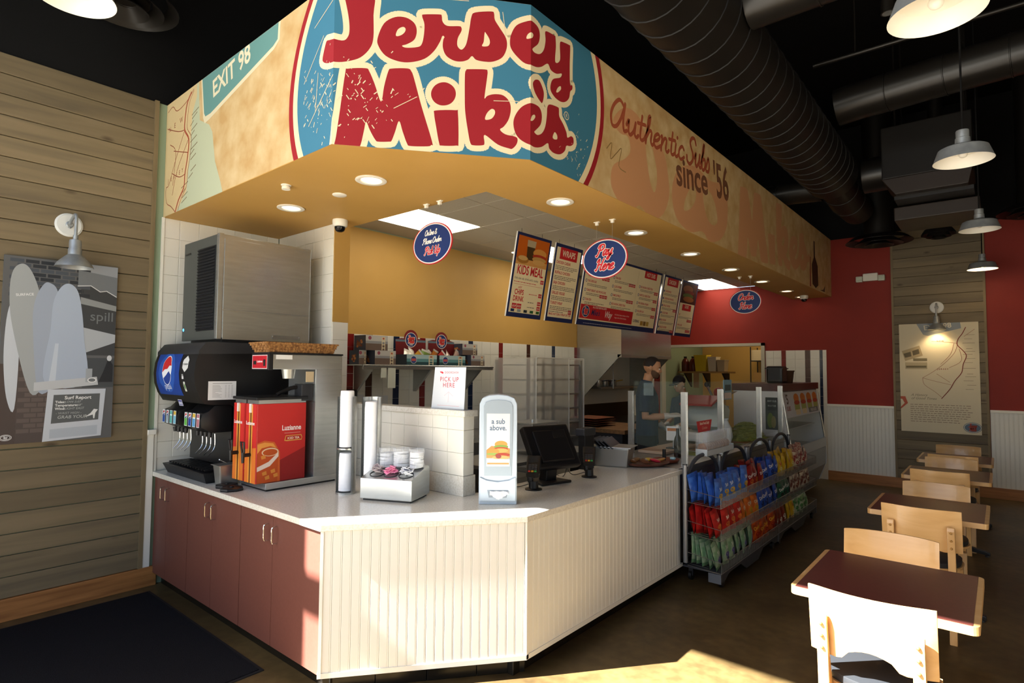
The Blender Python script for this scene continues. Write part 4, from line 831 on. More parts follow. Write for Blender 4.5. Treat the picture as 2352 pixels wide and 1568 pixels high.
def pepsi(f, cx, cy, r, l, sy=1.25):
    f.ell(cx, cy, r*1.06, r*1.06*sy, '#e9ecef', l, 32)
    top = [(cx+r*math.cos(a), cy+r*sy*math.sin(a)) for a in [math.radians(d) for d in range(20, 196, 8)]]
    f.poly(top + [(cx-r*0.5, cy+0.1*r), (cx+r*0.1, cy+0.15*r), (cx+r*0.5, cy+0.45*r)], '#c62a2c', l+1)
    bot = [(cx+r*math.cos(a), cy+r*sy*math.sin(a)) for a in [math.radians(d) for d in range(215, 345, 8)]]
    f.poly(bot + [(cx+r*0.5, cy-0.05*r), (cx, cy-0.35*r), (cx-r*0.45, cy-0.55*r)], '#22408f', l+1)
pepsi(f, 0.215, 0.185, 0.085, 2); f.text('pepsi', 0.215, 0.045, 0.062, '#d7deea', 4, 'C')
f.build('front_print', t, lambda u, v, o: Vector((0.06+u, lerp_prof(fr, 0.625+v)-0.0006-o, 0.625+v)), 0.0004, 0.0012, vsplits=(0.015, 0.085, 0.165, 0.245))
f = Flat(); f.poly([(0.0,0.03),(0.05,0.0),(0.1,0.03),(0.1,0.09),(0.05,0.12),(0.0,0.09)], '#d9d9d4', 0); f.text('STUBBORN', 0.05, 0.052, 0.017, '#1b1b1b', 1, 'C', bold=True)
f.rect(0.02, -0.14, 0.05, -0.07, '#cfd3c6', 0); f.ell(0.035, -0.105, 0.01, 0.02, '#3c7a2c', 1, 14)
f.rect(0.0, -0.05, 0.03, -0.03, '#d6d6d6', 0); f.rect(0.0, -0.09+0.06, 0.03, -0.015, '#9a9a9a', 1)
f.build('sticker', t, lambda u, v, o: Vector((0.56+u, lerp_prof(fr, 0.80+v)-0.0006-o, 0.80+v)), 0.0004, 0.0012, vsplits=(-0.09, -0.01, 0.07))
f = Flat(); f.rect(0, 0, 0.075, 0.05, '#e4e4ea', 0); f.rect(0.004, 0.004, 0.071, 0.046, '#3b3f8c', 1)
for k in range(3): f.poly([(0.012+k*0.02,0.01),(0.024+k*0.02,0.01),(0.024+k*0.02,0.028),(0.018+k*0.02,0.04),(0.012+k*0.02,0.028)], '#dfe3ee', 2)
f.build('badge', t, plane_map((0.34, -0.02, 0.545), (1,0,0), (0,-0.3,0.95), (0,-0.95,-0.3)), 0.0004, 0.004)
f = Flat(); f.rect(0, 0, 0.2, 0.135, '#e6e7e9', 0); random.seed(5)
f.rect(0.03, 0.118, 0.17, 0.121, '#777777', 1)
for i in range(11):
    f.rect(0.03, 0.104-i*0.0085, 0.03+random.uniform(0.02, 0.07), 0.106-i*0.0085, '#8a8a8a', 1)
    for c in (0.12, 0.143, 0.166): f.rect(c, 0.104-i*0.0085, c+0.009, 0.106-i*0.0085, '#8a8a8a', 1)
f.build('nutrition_sheet', t, plane_map((W, -0.0, 0.60), (0,1,0), (0,0,1), (1,0,0)), 0.0004, 0.0008)
for g, gx in enumerate((0.03, 0.46)):
    bk = obj('valve_block', MB().prism([(0.02, 0.52), (-0.02, 0.505), (-0.035, 0.46), (-0.03, 0.40), (0.06, 0.36), (0.2, 0.36), (0.2, 0.56), (0.06, 0.56)], gx, gx+0.30, 'x'), M_blk, t, bevel=0.008, smooth=True)
    for k in range(4):
        x = gx+0.012+k*0.072; col = ('#2a4f9f', '#9fb0b8', '#5cb2a8', '#7fc2d8', '#63b34a', '#27449c', '#5aa0d2', '#b07078')[g*4+k]
        f = Flat(); f.rect(0, 0, 0.052, 0.10, '#dfe6e6', 0); f.rect(0.004, 0.004, 0.048, 0.06, col, 1)
        if k < 2: pepsi(f, 0.026, 0.075, 0.016, 2, 1.2)
        else: f.rect(0.004, 0.07, 0.048, 0.096, '#d5b23a' if (g+k) % 2 else col, 1)
        f.build('flavour_label', t, plane_map((x, -0.0325, 0.402), (1,0,0), (0,0.02,0.998), (0,-1,0)), 0.0004, 0.004)
        nz = obj('nozzle', MB().cyl((x+0.026, 0.05, 0.36), (x+0.026, 0.05, 0.325), 0.016, 0.012, 12), M_drk, t, smooth=True)
        obj('lever', MB().tube(catmull([(x+0.026, 0.085, 0.35), (x+0.026, 0.088, 0.27), (x+0.026, 0.075, 0.23), (x+0.026, 0.04, 0.19)], 4), 0.004, 6), M_chrome, nz, smooth=True)
obj('splash_panel', MB().box(0.02, W-0.02, 0.185, 0.205, 0.1, 0.56), mat('splash_black', '#1c1c1d', 0.3), t)
tr = MB().ring([[(0.03, 0.02, 0), (W-0.03, 0.02, 0), (W-0.03, 0.6, 0), (0.03, 0.6, 0)], [(0.0, -0.012, 0.075), (W+0.0, -0.012, 0.075), (W, 0.62, 0.1), (0.0, 0.62, 0.1)]])
obj('drip_tray', tr, M_blk, t, bevel=0.004)
for k in range(14): obj('tray_slat', MB().box(0.05+k*0.05, 0.075+k*0.05, 0.02, 0.185, 0.084, 0.094), M_blk, t)
# ---- ice machine
t = thing('ice_machine', 'boxy stainless ice machine with black grille above the soda fountain', 'ice machine', (-5.07, 1.87, 1.925))
IW, ID, IH = 0.64, 0.75, 0.81
obj('cabinet', MB().box(0.002, IW-0.001, 0.012, ID, 0.03, IH), M_steel, t, bevel=0.006)
obj('base', MB().box(0.04, IW-0.03, 0.05, ID-0.05, 0.0, 0.03), M_drk, t)
obj('front_panel', MB().box(0.0, IW-0.035, -0.006, 0.012, 0.02, IH), mat('grille_grey', '#4a4d49', 0.45), t, bevel=0.004)
gr = obj('grille', MB().box(0.28, IW-0.05, -0.010, -0.005, 0.09, IH-0.08), mat('grille_dark', '#15171c', 0.5), t)
lm = MB().prism([(-0.010, 0), (-0.020, 0.004), (-0.020, 0.008), (-0.010, 0.014)], 0.285, IW-0.055, 'x').mesh('louvre', mat('grille_dark', '#15171c', 0.5))
for k in range(27): link('louvre', lm, gr, (0, 0, 0.10+k*0.0235))
obj('corner_post', MB().box(IW-0.035, IW+0.002, -0.008, 0.03, 0.02, IH+0.005), M_steel, t, bevel=0.004)
obj('name_plate', MB().box(0.03, 0.13, -0.009, -0.006, IH-0.10, IH-0.085), M_blk, t); obj('power_lamp', MB().lathe([(0.0005, 0.004), (0.01, 0.003), (0.012, 0)], n=14, M=Matrix.Translation((0.03, -0.006, 0.11)) @ Matrix.Rotation(PI/2, 4, 'X')), mat('blue_led', '#58b6ff', 0.3, emit='#4aa8ff', estr=3), t)
obj('side_panel', MB().box(IW-0.002, IW+0.004, 0.035, ID-0.01, 0.245, IH-0.03), M_steel, t, bevel=0.002); obj('lower_side_panel', MB().box(IW-0.002, IW+0.004, 0.035, ID-0.01, 0.02, 0.238), M_steel, t, bevel=0.002)
obj('label_plate', MB().box(IW+0.003, IW+0.005, 0.42, 0.66, 0.04, 0.07), M_steelv, t)
for yy in (0.43, 0.65): obj('screw', MB().ball((IW+0.005, yy, 0.06), 0.006, 8, 6), M_chrome, t)
# ---- iced tea brewer
t = thing('tea_brewer', 'stainless tea brewer with red panel and two red urns', 'tea brewer', (-4.19, 1.955, ZT))
obj('base', MB().prism([(0, 0.0), (0.38, 0.0), (0.38, 0.55), (0, 0.55)], 0.012, 0.055), M_steel, t, bevel=0.004); obj('foot_pad', MB().box(0.01, 0.37, 0.01, 0.54, 0.0, 0.012), M_blk, t)
obj('column', MB().box(0.0, 0.38, 0.355, 0.575, 0.055, 0.83), M_steel, t, bevel=0.004)
obj('head', MB().box(0.14, 0.38, 0.012, 0.575, 0.825, 0.93), M_steel, t, bevel=0.004); obj('head_lid', MB().box(0.135, 0.384, 0.0, 0.58, 0.93, 0.942), M_blk, t)
fp = obj('control_panel', MB().box(0.137, 0.383, -0.003, 0.03, 0.82, 0.932), M_blk, t, bevel=0.004)
f = Flat(); f.rect(0, 0, 0.215, 0.096, '#e3c9c6', 0); f.rect(0.005, 0.005, 0.21, 0.091, '#b5202b', 1); f.rect(0.02, 0.03, 0.06, 0.055, '#222222', 2); f.rect(0.16, 0.02, 0.19, 0.065, '#222222', 2); f.text('Luzianne', 0.07, 0.045, 0.022, '#f0dedd', 2, 'L', bold=True)
f.build('print', fp, plane_map((0.15, -0.003, 0.828), (1,0,0), (0,0,1), (0,-1,0)), 0.0004, 0.0006)
obj('paper_label', MB().box(0.380, 0.3815, 0.05, 0.17, 0.895, 0.925), mat('paper', '#e8e8e4', 0.7), t); obj('left_panel', MB().box(0.0, 0.012, 0.0, 0.36, 0.055, 0.55), M_steel, t)
obj('spray_head', MB().cyl((0.28, 0.2, 0.825), (0.28, 0.2, 0.76), 0.05, 0.04, 20), M_steelv, t, smooth=True); obj('warning_plate', MB().box(0.375, 0.381, 0.28, 0.34, 0.735, 0.81), mat('label_tan', '#c9b48f', 0.6), t)
obj('tap_hose', MB().tube(catmull([(0.3, 0.3, 0.7), (0.28, 0.22, 0.69), (0.27, 0.12, 0.645)], 5), 0.014, 8), M_blk, t, smooth=True); obj('valve_box', MB().box(0.26, 0.36, 0.26, 0.35, 0.6, 0.72), M_drk, t, bevel=0.005)
def urn(x, label):
    u = thing('tea_urn', label, 'tea urn', (x, 1.895, ZT+0.055), 0, 'iced tea urns'); w, d, h = 0.165, 0.36, 0.535
    obj('tank', MB().box(0, w, 0.0, d, 0.0, h), mat('tea_red', '#bd2a26', 0.35), u, bevel=0.008); obj('top_rim', MB().box(0.003, w-0.003, 0.01, d-0.003, h, h+0.025), M_steelv, u); obj('lid', MB().box(-0.004, w+0.006, -0.01, d+0.01, h+0.025, h+0.045), M_blk, u, bevel=0.005)
    f = Flat()
    f.rect(0, 0, d-0.01, h-0.004, '#c32c28', 0); f.poly([(0.13,0.0),(d-0.01,0.0),(d-0.01,0.22),(0.13,0.13)], '#93201f', 1)
    f.poly([(0.0,0.0),(0.165,0.0),(0.16,0.2),(0.12,0.27),(0.05,0.285),(0.0,0.27)], '#d0622a', 1); f.poly([(0.0,0.2),(0.155,0.2),(0.11,0.262),(0.05,0.272),(0.0,0.262)], '#e79a45', 2)
    f.poly([(0.0,0.0),(0.0,0.2),(0.03,0.235),(0.09,0.245),(0.145,0.225),(0.15,0.2),(0.145,0.0)], '#c0501f', 3); f.ell(0.09, 0.205, 0.06, 0.028, '#e9c9a4', 4, 24); f.ell(0.09, 0.203, 0.052, 0.022, '#b9511d', 5, 24)
    f.poly([(0.0,0.08),(0.0,0.11),(0.08,0.14),(0.15,0.2),(0.15,0.17),(0.09,0.11)], '#e7d3c4', 5)
    for a, b in ((0.04,0.05),(0.1,0.06),(0.06,0.02),(0.12,0.03),(0.03,0.16)): f.poly([(a,b),(a+0.03,b+0.005),(a+0.025,b+0.03),(a-0.005,b+0.022)], '#d98a3a', 6)
    f.text('Luzianne', 0.17, 0.345, 0.05, '#f3e6e2', 3, 'L', bold=True, sx=0.82); f.rect(0.19, 0.323, 0.31, 0.327, '#d58a80', 3)
    f.poly([(0.19,0.272),(0.21,0.268),(0.32,0.27),(0.325,0.29),(0.318,0.308),(0.2,0.308)], '#d8a04a', 3); f.poly([(0.197,0.276),(0.318,0.276),(0.32,0.29),(0.313,0.303),(0.203,0.303)], '#b5231f', 4); f.text('ICED TEA', 0.258, 0.281, 0.021, '#f2dfc8', 5, 'C', bold=True)
    f.build('side_print', u, plane_map((w, 0.006, 0.002), (0,1,0), (0,0,1), (1,0,0)), 0.0004, 0.0008)
    f = Flat(); f.rect(0, 0, w-0.01, h-0.004, '#c32c28', 0); f.poly([(0,0),(w-0.01,0),(w-0.01,0.24),(0,0.22)], '#d0702a', 1); f.rect(0.05, 0.0, 0.1, h-0.01, '#e09a3c', 2); f.rect(0.065, 0.0, 0.085, h-0.01, '#6b3a1c', 3); f.text('Luzianne', 0.01, 0.39, 0.034, '#f3e6e2', 4, 'L', bold=True)
    f.build('front_print', u, plane_map((0.005, 0.0, 0.002), (1,0,0), (0,0,1), (0,-1,0)), 0.0004, 0.0008)
    tp = obj('tap', MB().cyl((w/2, 0.0, 0.19), (w/2, -0.05, 0.19), 0.013, n=12).cyl((w/2, -0.05, 0.21), (w/2, -0.05, 0.14), 0.013, 0.009, 12), M_blk, u, smooth=True)
    obj('tap_handle', MB().tube([(w/2-0.015, -0.05, 0.21), (w/2-0.022, -0.055, 0.28), (w/2+0.022, -0.055, 0.28), (w/2+0.015, -0.05, 0.21)], 0.007, 8), M_blk, tp, smooth=True)
    obj('gauge_clip', MB().box(w/2-0.01, w/2+0.01, -0.012, 0.0, h-0.06, h), mat('clip_white', '#e5e2da', 0.4), u)
urn(-3.995, 'red iced tea urn showing its whole side print'); urn(-4.175, 'red iced tea urn half hidden behind the front urn')
# ---- basket on the brewer
t = thing('wicker_basket', 'shallow woven wicker basket lying on the tea brewer', 'basket', (-3.93, 2.21, ZT+0.942))
b = MB(); n = 4
bw = [(-0.10, -0.25), (0.11, -0.25), (0.11, 0.25), (-0.10, 0.25)]
M_wick = mat('wicker', '#a87a45', 0.7, noise=(60, 2, (1,1,1), 0.35, 0.65), col2='#6c4522')
obj('base', MB().box(-0.10, 0.11, -0.25, 0.25, 0.0, 0.006), M_wick, t)
for r in range(4):
    g = 0.012*r; s = MB(); xa, xb, ya, yb = -0.10-g*0.3, 0.11+g*0.3, -0.25-g*0.6, 0.25+g*0.6
    N = 26
    for k in range(N):
        for (px, py, nx, ny) in (((xa, ya+(yb-ya)*k/N, -1, 0)), ((xb, ya+(yb-ya)*k/N, 1, 0))): s.cb((px+(0.004*nx if (k+r) % 2 else 0), py+0.008, 0.012+r*0.0145), (0.006, (yb-ya)/N*0.94, 0.0135))
    for k in range(10):
        for py, ny in ((ya, -1), (yb, 1)): s.cb((xa+(xb-xa)*(k+.5)/10, py+(0.004*ny if (k+r) % 2 else 0), 0.012+r*0.0145), ((xb-xa)/10*0.94, 0.006, 0.0135))
    obj('woven_row', s, M_wick, t)
obj('rim', MB().tube([(-0.115, -0.28, 0.066), (0.125, -0.28, 0.066), (0.125, 0.28, 0.066), (-0.115, 0.28, 0.066), (-0.115, -0.28, 0.066)], 0.007, 6), M_wick, t)
# ---- small steel pan and two black lids beside the soda fountain
t = thing('steel_pan', 'small stainless pan between soda fountain and tea urns', 'pan', (-4.27, 1.90, ZT))
obj('pan_body', MB().ring([[(-0.045, -0.06, 0.0), (0.045, -0.06, 0.0), (0.045, 0.06, 0), (-0.045, 0.06, 0)], [(-0.055, -0.075, 0.14), (0.055, -0.075, 0.14), (0.055, 0.075, 0.14), (-0.055, 0.075, 0.14)]]), M_steelv, t, bevel=0.008); obj('pan_rim', MB().box(-0.066, 0.066, -0.086, 0.086, 0.14, 0.146), M_steelv, t, bevel=0.003); obj('spoon', MB().tube([(0.0, 0.0, 0.15), (0.06, -0.08, 0.19)], 0.004, 6), M_chrome, t)
for i, (x, y, l) in enumerate(((-4.17, 1.86, 'left black round urn lid lying on the counter edge'), (-4.03, 1.83, 'right black round urn lid lying on the counter edge'))):
    t = thing('urn_lid', l, 'lid', (x, y, ZT)); obj('disc', MB().lathe([(0.0005, 0.0), (0.075, 0.0), (0.078, 0.008), (0.075, 0.018), (0.06, 0.022), (0.0005, 0.02)], n=8), M_blk, t); obj('knob', MB().cyl((0, 0, 0.02), (0, 0, 0.03), 0.015, n=10), M_blk, t)
# ---- cup dispensers
M_cup = mat('foam_cup', '#f3f4f6', 0.5)
def cupdisp(x, y, label, shelf):
    t = thing('cup_dispenser', label, 'cup dispenser', (x, y, ZT), math.radians(-10), 'cup dispensers'); r, h = 0.062, 0.645
    obj('base', MB().lathe([(0.0005, 0), (r+0.004, 0), (r+0.004, 0.012), (0.0005, 0.012)], n=28), M_steel, t, smooth=True)
    a0, a1 = math.radians(8), math.radians(232)
    obj('sleeve', MB().lathe([(r, 0.012), (r, h), (r+0.003, h), (r+0.003, 0.012), (r, 0.012)], n=26, a0=a0, a1=a1), M_steel, t, smooth=True)
    zs = [(0.02, 0.27), (0.31, 0.685)] if shelf else [(0.02, 0.615)]
    if shelf: obj('divider', MB().lathe([(0.0005, 0.295), (r, 0.295), (r, 0.303), (0.0005, 0.303)], n=24), M_steel, t)
    for a, b in zs:
        cs = thing('cup_stack', ('stack of white foam cups in the %s of the left steel dispenser' % ('lower half' if a < 0.1 else 'upper half')) if shelf else 'tall stack of white foam cups in the right steel dispenser', 'cups', (x, y, ZT+a))
        k = 0; z = 0.0; obj('cup', MB().lathe([(0.0005, b-a), (0.040, b-a), (0.044, b-a-0.004), (0.0465, b-a-0.05)], n=24), M_cup, cs, smooth=True)
        while z < b-a-0.04: obj('cup', MB().lathe([(0.0462, z+0.0205), (0.0468, z+0.003), (0.0474, z+0.002), (0.0474, z), (0.044, z)], n=24), M_cup, cs, smooth=True); z += 0.02
cupdisp(-3.385, 2.295, 'left steel cup dispenser with a divider shelf', True); cupdisp(-3.22, 2.375, 'right steel cup dispenser behind the condiment box', False)
# ---- condiment box with lids and sweetener packets
t = thing('condiment_box', 'stainless sloped box holding lids and sweetener packets', 'condiment box', (-3.139, 2.234, ZT), math.radians(24))
cw, cd = 0.36, 0.27
obj('body', MB().prism([(0, 0.012), (cd, 0.012), (cd, 0.185), (cd-0.02, 0.20), (0, 0.14)], 0, cw, 'x'), M_steel, t, bevel=0.004); obj('foot', MB().box(0.015, cw-0.015, 0.015, cd-0.015, 0, 0.012), M_blk, t)
sl = math.atan2(0.06, cd-0.02); RX = Matrix.Rotation(sl, 4, 'X')
packs = [(0.08, 0.075, '#bfb3b4', '#8d7a80', 'grey'), (0.18, 0.075, '#e38fb0', '#c65585', 'pink'), (0.285, 0.075, '#dfe1e6', '#6a6f86', 'white and blue')]
hm = MB()
for (hx, hy, *_r) in packs: pass
for hx, hy, c1, c2, nm in packs:
    M = Matrix.Translation((hx, hy, 0.14+hy*math.tan(sl))) @ RX
    obj('cup_rim', MB().lathe([(0.044, 0.0), (0.044, 0.004), (0.048, 0.004), (0.048, 0.0), (0.044, -0.05), (0.0005, -0.05)], n=28, M=M), M_drk, t, smooth=True)
for gi, (hx, hy, c1, c2, nm) in enumerate(packs):
    random.seed(20+gi); w = Matrix.Translation((-3.139, 2.234, ZT)) @ Matrix.Rotation(math.radians(24), 4, 'Z')
    for k in range(11):
        p = w @ Vector((hx+random.uniform(-0.024, 0.024), hy+random.uniform(-0.022, 0.022), 0.152+hy*math.tan(sl)+k*0.0035))
        o = obj('sweetener_packet', MB().box(-0.027, 0.027, -0.017, 0.017, -0.0018, 0.0018).box(-0.015, 0.015, -0.010, 0.010, 0.0018, 0.0021, 1), [mat('packet_'+nm[:4], c1, 0.6), mat('packet_ink_'+nm[:4], c2, 0.6)], None)
        o.location = p; o.rotation_euler = (random.uniform(-.5, .5), random.uniform(-.5, .5), random.uniform(0, 6)); tag(o, '%s sweetener packet in the condiment box' % nm, 'sweetener packet', '%s sweetener packets' % nm)
M_lid = mat('clear_lid', '#eef1f4', 0.25, 0, 0.5, alpha=0.8)
for li, (hx, n_, rr, lab) in enumerate(((0.085, 8, 0.052, 'left crinkled sleeve of clear cup lids on the condiment box'), (0.19, 9, 0.052, 'middle crinkled sleeve of clear cup lids on the condiment box'), (0.30, 9, 0.045, 'right stack of white cup lids in an open sleeve'))):
    w = Matrix.Translation((-3.139, 2.234, ZT)) @ Matrix.Rotation(math.radians(24), 4, 'Z'); p = w @ Vector((hx, 0.195, 0.193)); random.seed(li*31)
    t2 = thing('lid_sleeve', lab, 'cup lids', p, math.radians(24), 'sleeves of cup lids')
    for k in range(n_):
        o = obj('lid', MB().lathe([(0.0005, 0.006), (rr*0.75, 0.006), (rr*0.8, 0.011), (rr*0.96, 0.011), (rr, 0.0), (rr*0.97, 0.0)], n=24), M_lid if li < 2 else M_cup, t2, smooth=True); o.location = (0, 0, k*0.0105); o.rotation_euler = (random.uniform(-.1, .1), random.uniform(-.1, .1), 0)
    sb = MB(); rg = []
    for k in range(6): rg.append([(rr*(1.08+0.12*math.sin(3*a+k*1.7))*math.cos(a), rr*(1.08+0.12*math.sin(4*a+k))*math.sin(a), k*0.024) for a in [q*2*PI/22 for q in range(22)]])
    obj('film', sb.ring(rg, True, False), mat('clear_film', '#eef1f3', 0.12, 0, 0.8, alpha=0.28), t2)
# ---- napkin dispenser
t = thing('napkin_dispenser', 'tall pale napkin dispenser with a printed advert window', 'napkin dispenser', (-2.455, 2.785, ZT), math.radians(41))
nw, nd, nh = 0.118, 0.075, 0.675
pr = [(-nw, 0), (nw, 0), (nw, 0.53), (nw*0.99, 0.62), (nw*0.85, 0.655), (nw*0.5, 0.672), (0, 0.678), (-nw*0.5, 0.672), (-nw*0.85, 0.655), (-nw*0.99, 0.62), (-nw, 0.53)]
M_nap = mat('pale_plastic', '#b4c1cd', 0.3, 0, 0.5)
obj('body', MB().prism(pr, -nd, nd, 'y'), M_nap, t, bevel=0.012)
obj('window_frame', MB().prism([(x*0.78, 0.185+z*0.68) if z > 0.1 else (x*0.72, 0.175) for x, z in pr], -nd-0.004, -nd+0.002, 'y'), mat('window_grey', '#98a4ae', 0.25), t, bevel=0.002)
f = Flat(); f.rect(0, 0, 0.145, 0.325, '#d2d6d6', 0); f.text('a sub', 0.072, 0.262, 0.045, '#5b6f86', 1, 'C', bold=True, sx=0.9); f.text('above.', 0.072, 0.222, 0.045, '#5b6f86', 1, 'C', bold=True, sx=0.9)
f.poly([(0,0.05),(0.145,0.05),(0.145,0.11),(0.1,0.12),(0.03,0.125),(0,0.1)], '#b98a56', 1); f.ell(0.09, 0.135, 0.04, 0.022, '#cf9450', 2, 20); f.ell(0.09, 0.12, 0.045, 0.012, '#7f9a4e', 3, 20); f.ell(0.09, 0.108, 0.044, 0.01, '#b5473a', 4, 20); f.ell(0.09, 0.097, 0.045, 0.014, '#d6a05e', 5, 20); f.ell(0.04, 0.09, 0.04, 0.02, '#c98c4a', 5, 20); f.ell(0.04, 0.075, 0.04, 0.008, '#8aa055', 6, 20); f.ell(0.1, 0.07, 0.045, 0.012, '#a8493c', 6, 20); f.ell(0.09, 0.055, 0.055, 0.012, '#cfa06a', 7, 20); f.rect(0, 0.0, 0.145, 0.045, '#e4dccd', 8); f.rect(0.005, 0.012, 0.14, 0.022, '#c08a58', 9); f.ell(0.075, 0.06, 0.018, 0.012, '#8f4a4a', 9, 16)
f.build('advert', t, plane_map((-0.072, -nd-0.004, 0.235), (1,0,0), (0,0,1), (0,-1,0)), 0.0003, 0.0006)
obj('lower_shell', MB().prism([(-nw*0.95, 0.02), (nw*0.95, 0.02), (nw*0.95, 0.17), (nw*0.6, 0.15), (0, 0.14), (-nw*0.6, 0.15), (-nw*0.95, 0.17)], -nd-0.012, -nd+0.002, 'y'), M_nap, t, bevel=0.008)
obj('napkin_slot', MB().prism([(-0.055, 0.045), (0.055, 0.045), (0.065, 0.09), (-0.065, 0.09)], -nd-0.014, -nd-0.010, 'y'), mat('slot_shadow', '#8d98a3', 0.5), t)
nk = MB(); 
for k in range(6): nk.add([(-0.05+k*0.02, -nd-0.016-0.012*(k % 2), 0.085), (-0.03+k*0.02, -nd-0.016-0.012*((k+1) % 2), 0.085), (-0.03+k*0.02, -nd-0.03-0.01*(k % 2), 0.035+0.012*abs(k-2)), (-0.05+k*0.02, -nd-0.03-0.01*((k+1) % 2), 0.035+0.012*abs(k-2.5))], [(0,1,2,3)])
obj('napkin', nk, mat('napkin', '#e9ecee', 0.8), t)
# ---- paper sign on the knee wall
t = thing('pickup_card', 'white card with red lettering leaning on the knee wall cap', 'sign', (-2.92, 2.79, 1.46))
sw, sh = 0.325, 0.285
obj('card', MB().prism([(-0.17, 0), (0.155, 0.004), (0.17, 0.288), (-0.135, 0.288)], -0.004, 0.0, 'y'), mat('card', '#d6dbdf', 0.5), t)
obj('stand', MB().box(-0.16, 0.17, -0.02, 0.03, 0, 0.004), mat('acrylic', '#dfe6e8', 0.1, alpha=0.5), t)
f = Flat(); f.text('DOORDASH', 0.035, 0.245, 0.021, '#c9686d', 1, 'C', sp=0.12); f.poly([(-0.085,0.258),(-0.06,0.258),(-0.048,0.252),(-0.05,0.245),(-0.06,0.243),(-0.07,0.249),(-0.058,0.25),(-0.078,0.25)], '#d6303a', 1)
f.text('PICK UP', 0.012, 0.19, 0.045, '#c9404a', 1, 'C', sp=0.1); f.text('HERE', 0.008, 0.15, 0.045, '#c9404a', 1, 'C', sp=0.1)
for k in range(9): f.ell(0.0+k*0.0006, 0.05+k*0.008, 0.002, 0.002, '#d88a90', 1, 6)
for k in range(6): f.ell(-0.008*k+0.005, 0.118-k*0.005, 0.002, 0.002, '#d88a90', 1, 6); f.ell(0.008*k+0.005, 0.118-k*0.005, 0.002, 0.002, '#d88a90', 1, 6)
f.rect(-0.11, 0.022, 0.11, 0.0245, '#d9a9ac', 1)
f.build('print', t, plane_map((0, -0.004, 0), (1,0,0), (0,0,1), (0,-1,0)), 0.0003, 0.0006)
# ================================================================== MENU BOARDS
CRM, MRED, NAVY, INK = '#f6e8c0', '#cc2c30', '#27305c', '#5d5044'
def board(y0, y1, label, draw, z0=2.305, h=0.90, x=-4.0):
    w = y1-y0; t = thing('menu_board', label, 'menu board', (x, y0, z0), 0, 'tilted menu boards'); tilt = 0.183
    M = Matrix.Rotation(tilt, 4, 'Y'); b = MB().box(-0.018, 0, 0, w, 0, h, M=M); obj('panel', b, mat('board_edge', '#d9d7d2', 0.5), t)
    f = Flat(); f.rect(0, 0, w, h, NAVY, 0); draw(f, w, h)
    U, V, N = Vector((0,1,0)), M @ Vector((0,0,1)), M @ Vector((1,0,0))
    f.build('print', t, plane_map((0,0,0), U, V, N), 0.0004, 0.0006, rough=0.6, spec=0.15)
    for k in (0.12, w-0.12):
        top = M @ Vector((-0.02, k, h*0.84)); c = obj('suspension_wire', MB().cyl(top, (top.x, top.y, ZC+0.008-z0), 0.002, n=5), M_drk, t); obj('wire_clamp', MB().cb((top.x-0.012, top.y, top.z), (0.03, 0.03, 0.03)).cyl((top.x, top.y, top.z+0.1), (top.x, top.y, top.z+0.14), 0.006, n=6), M_drk, t)
random.seed(9)
def fine(f, x0, x1, y, n, hh=0.011, dy=0.018, col=INK, l=3):
    for i in range(n):
        a = x0; lim = x1 - (random.uniform(0, (x1-x0)*0.4) if i == n-1 else 0)
        while a < lim: wl = random.uniform(0.012, 0.04); f.rect(a, y-i*dy, min(a+wl, x1), y-i*dy+hh*0.62, col, l); a += wl+0.008
def price(f, x, y, n=1, s=1.0, tx='$7.45'):
    for k in range(n): f.rect(x+k*0.055*s, y, x+k*0.055*s+0.05*s, y+0.036*s, MRED, 3); f.text(tx, x+k*0.055*s+0.025*s, y+0.011*s, 0.02*s, '#f0dcc8', 4, 'C', bold=True, sx=0.85)
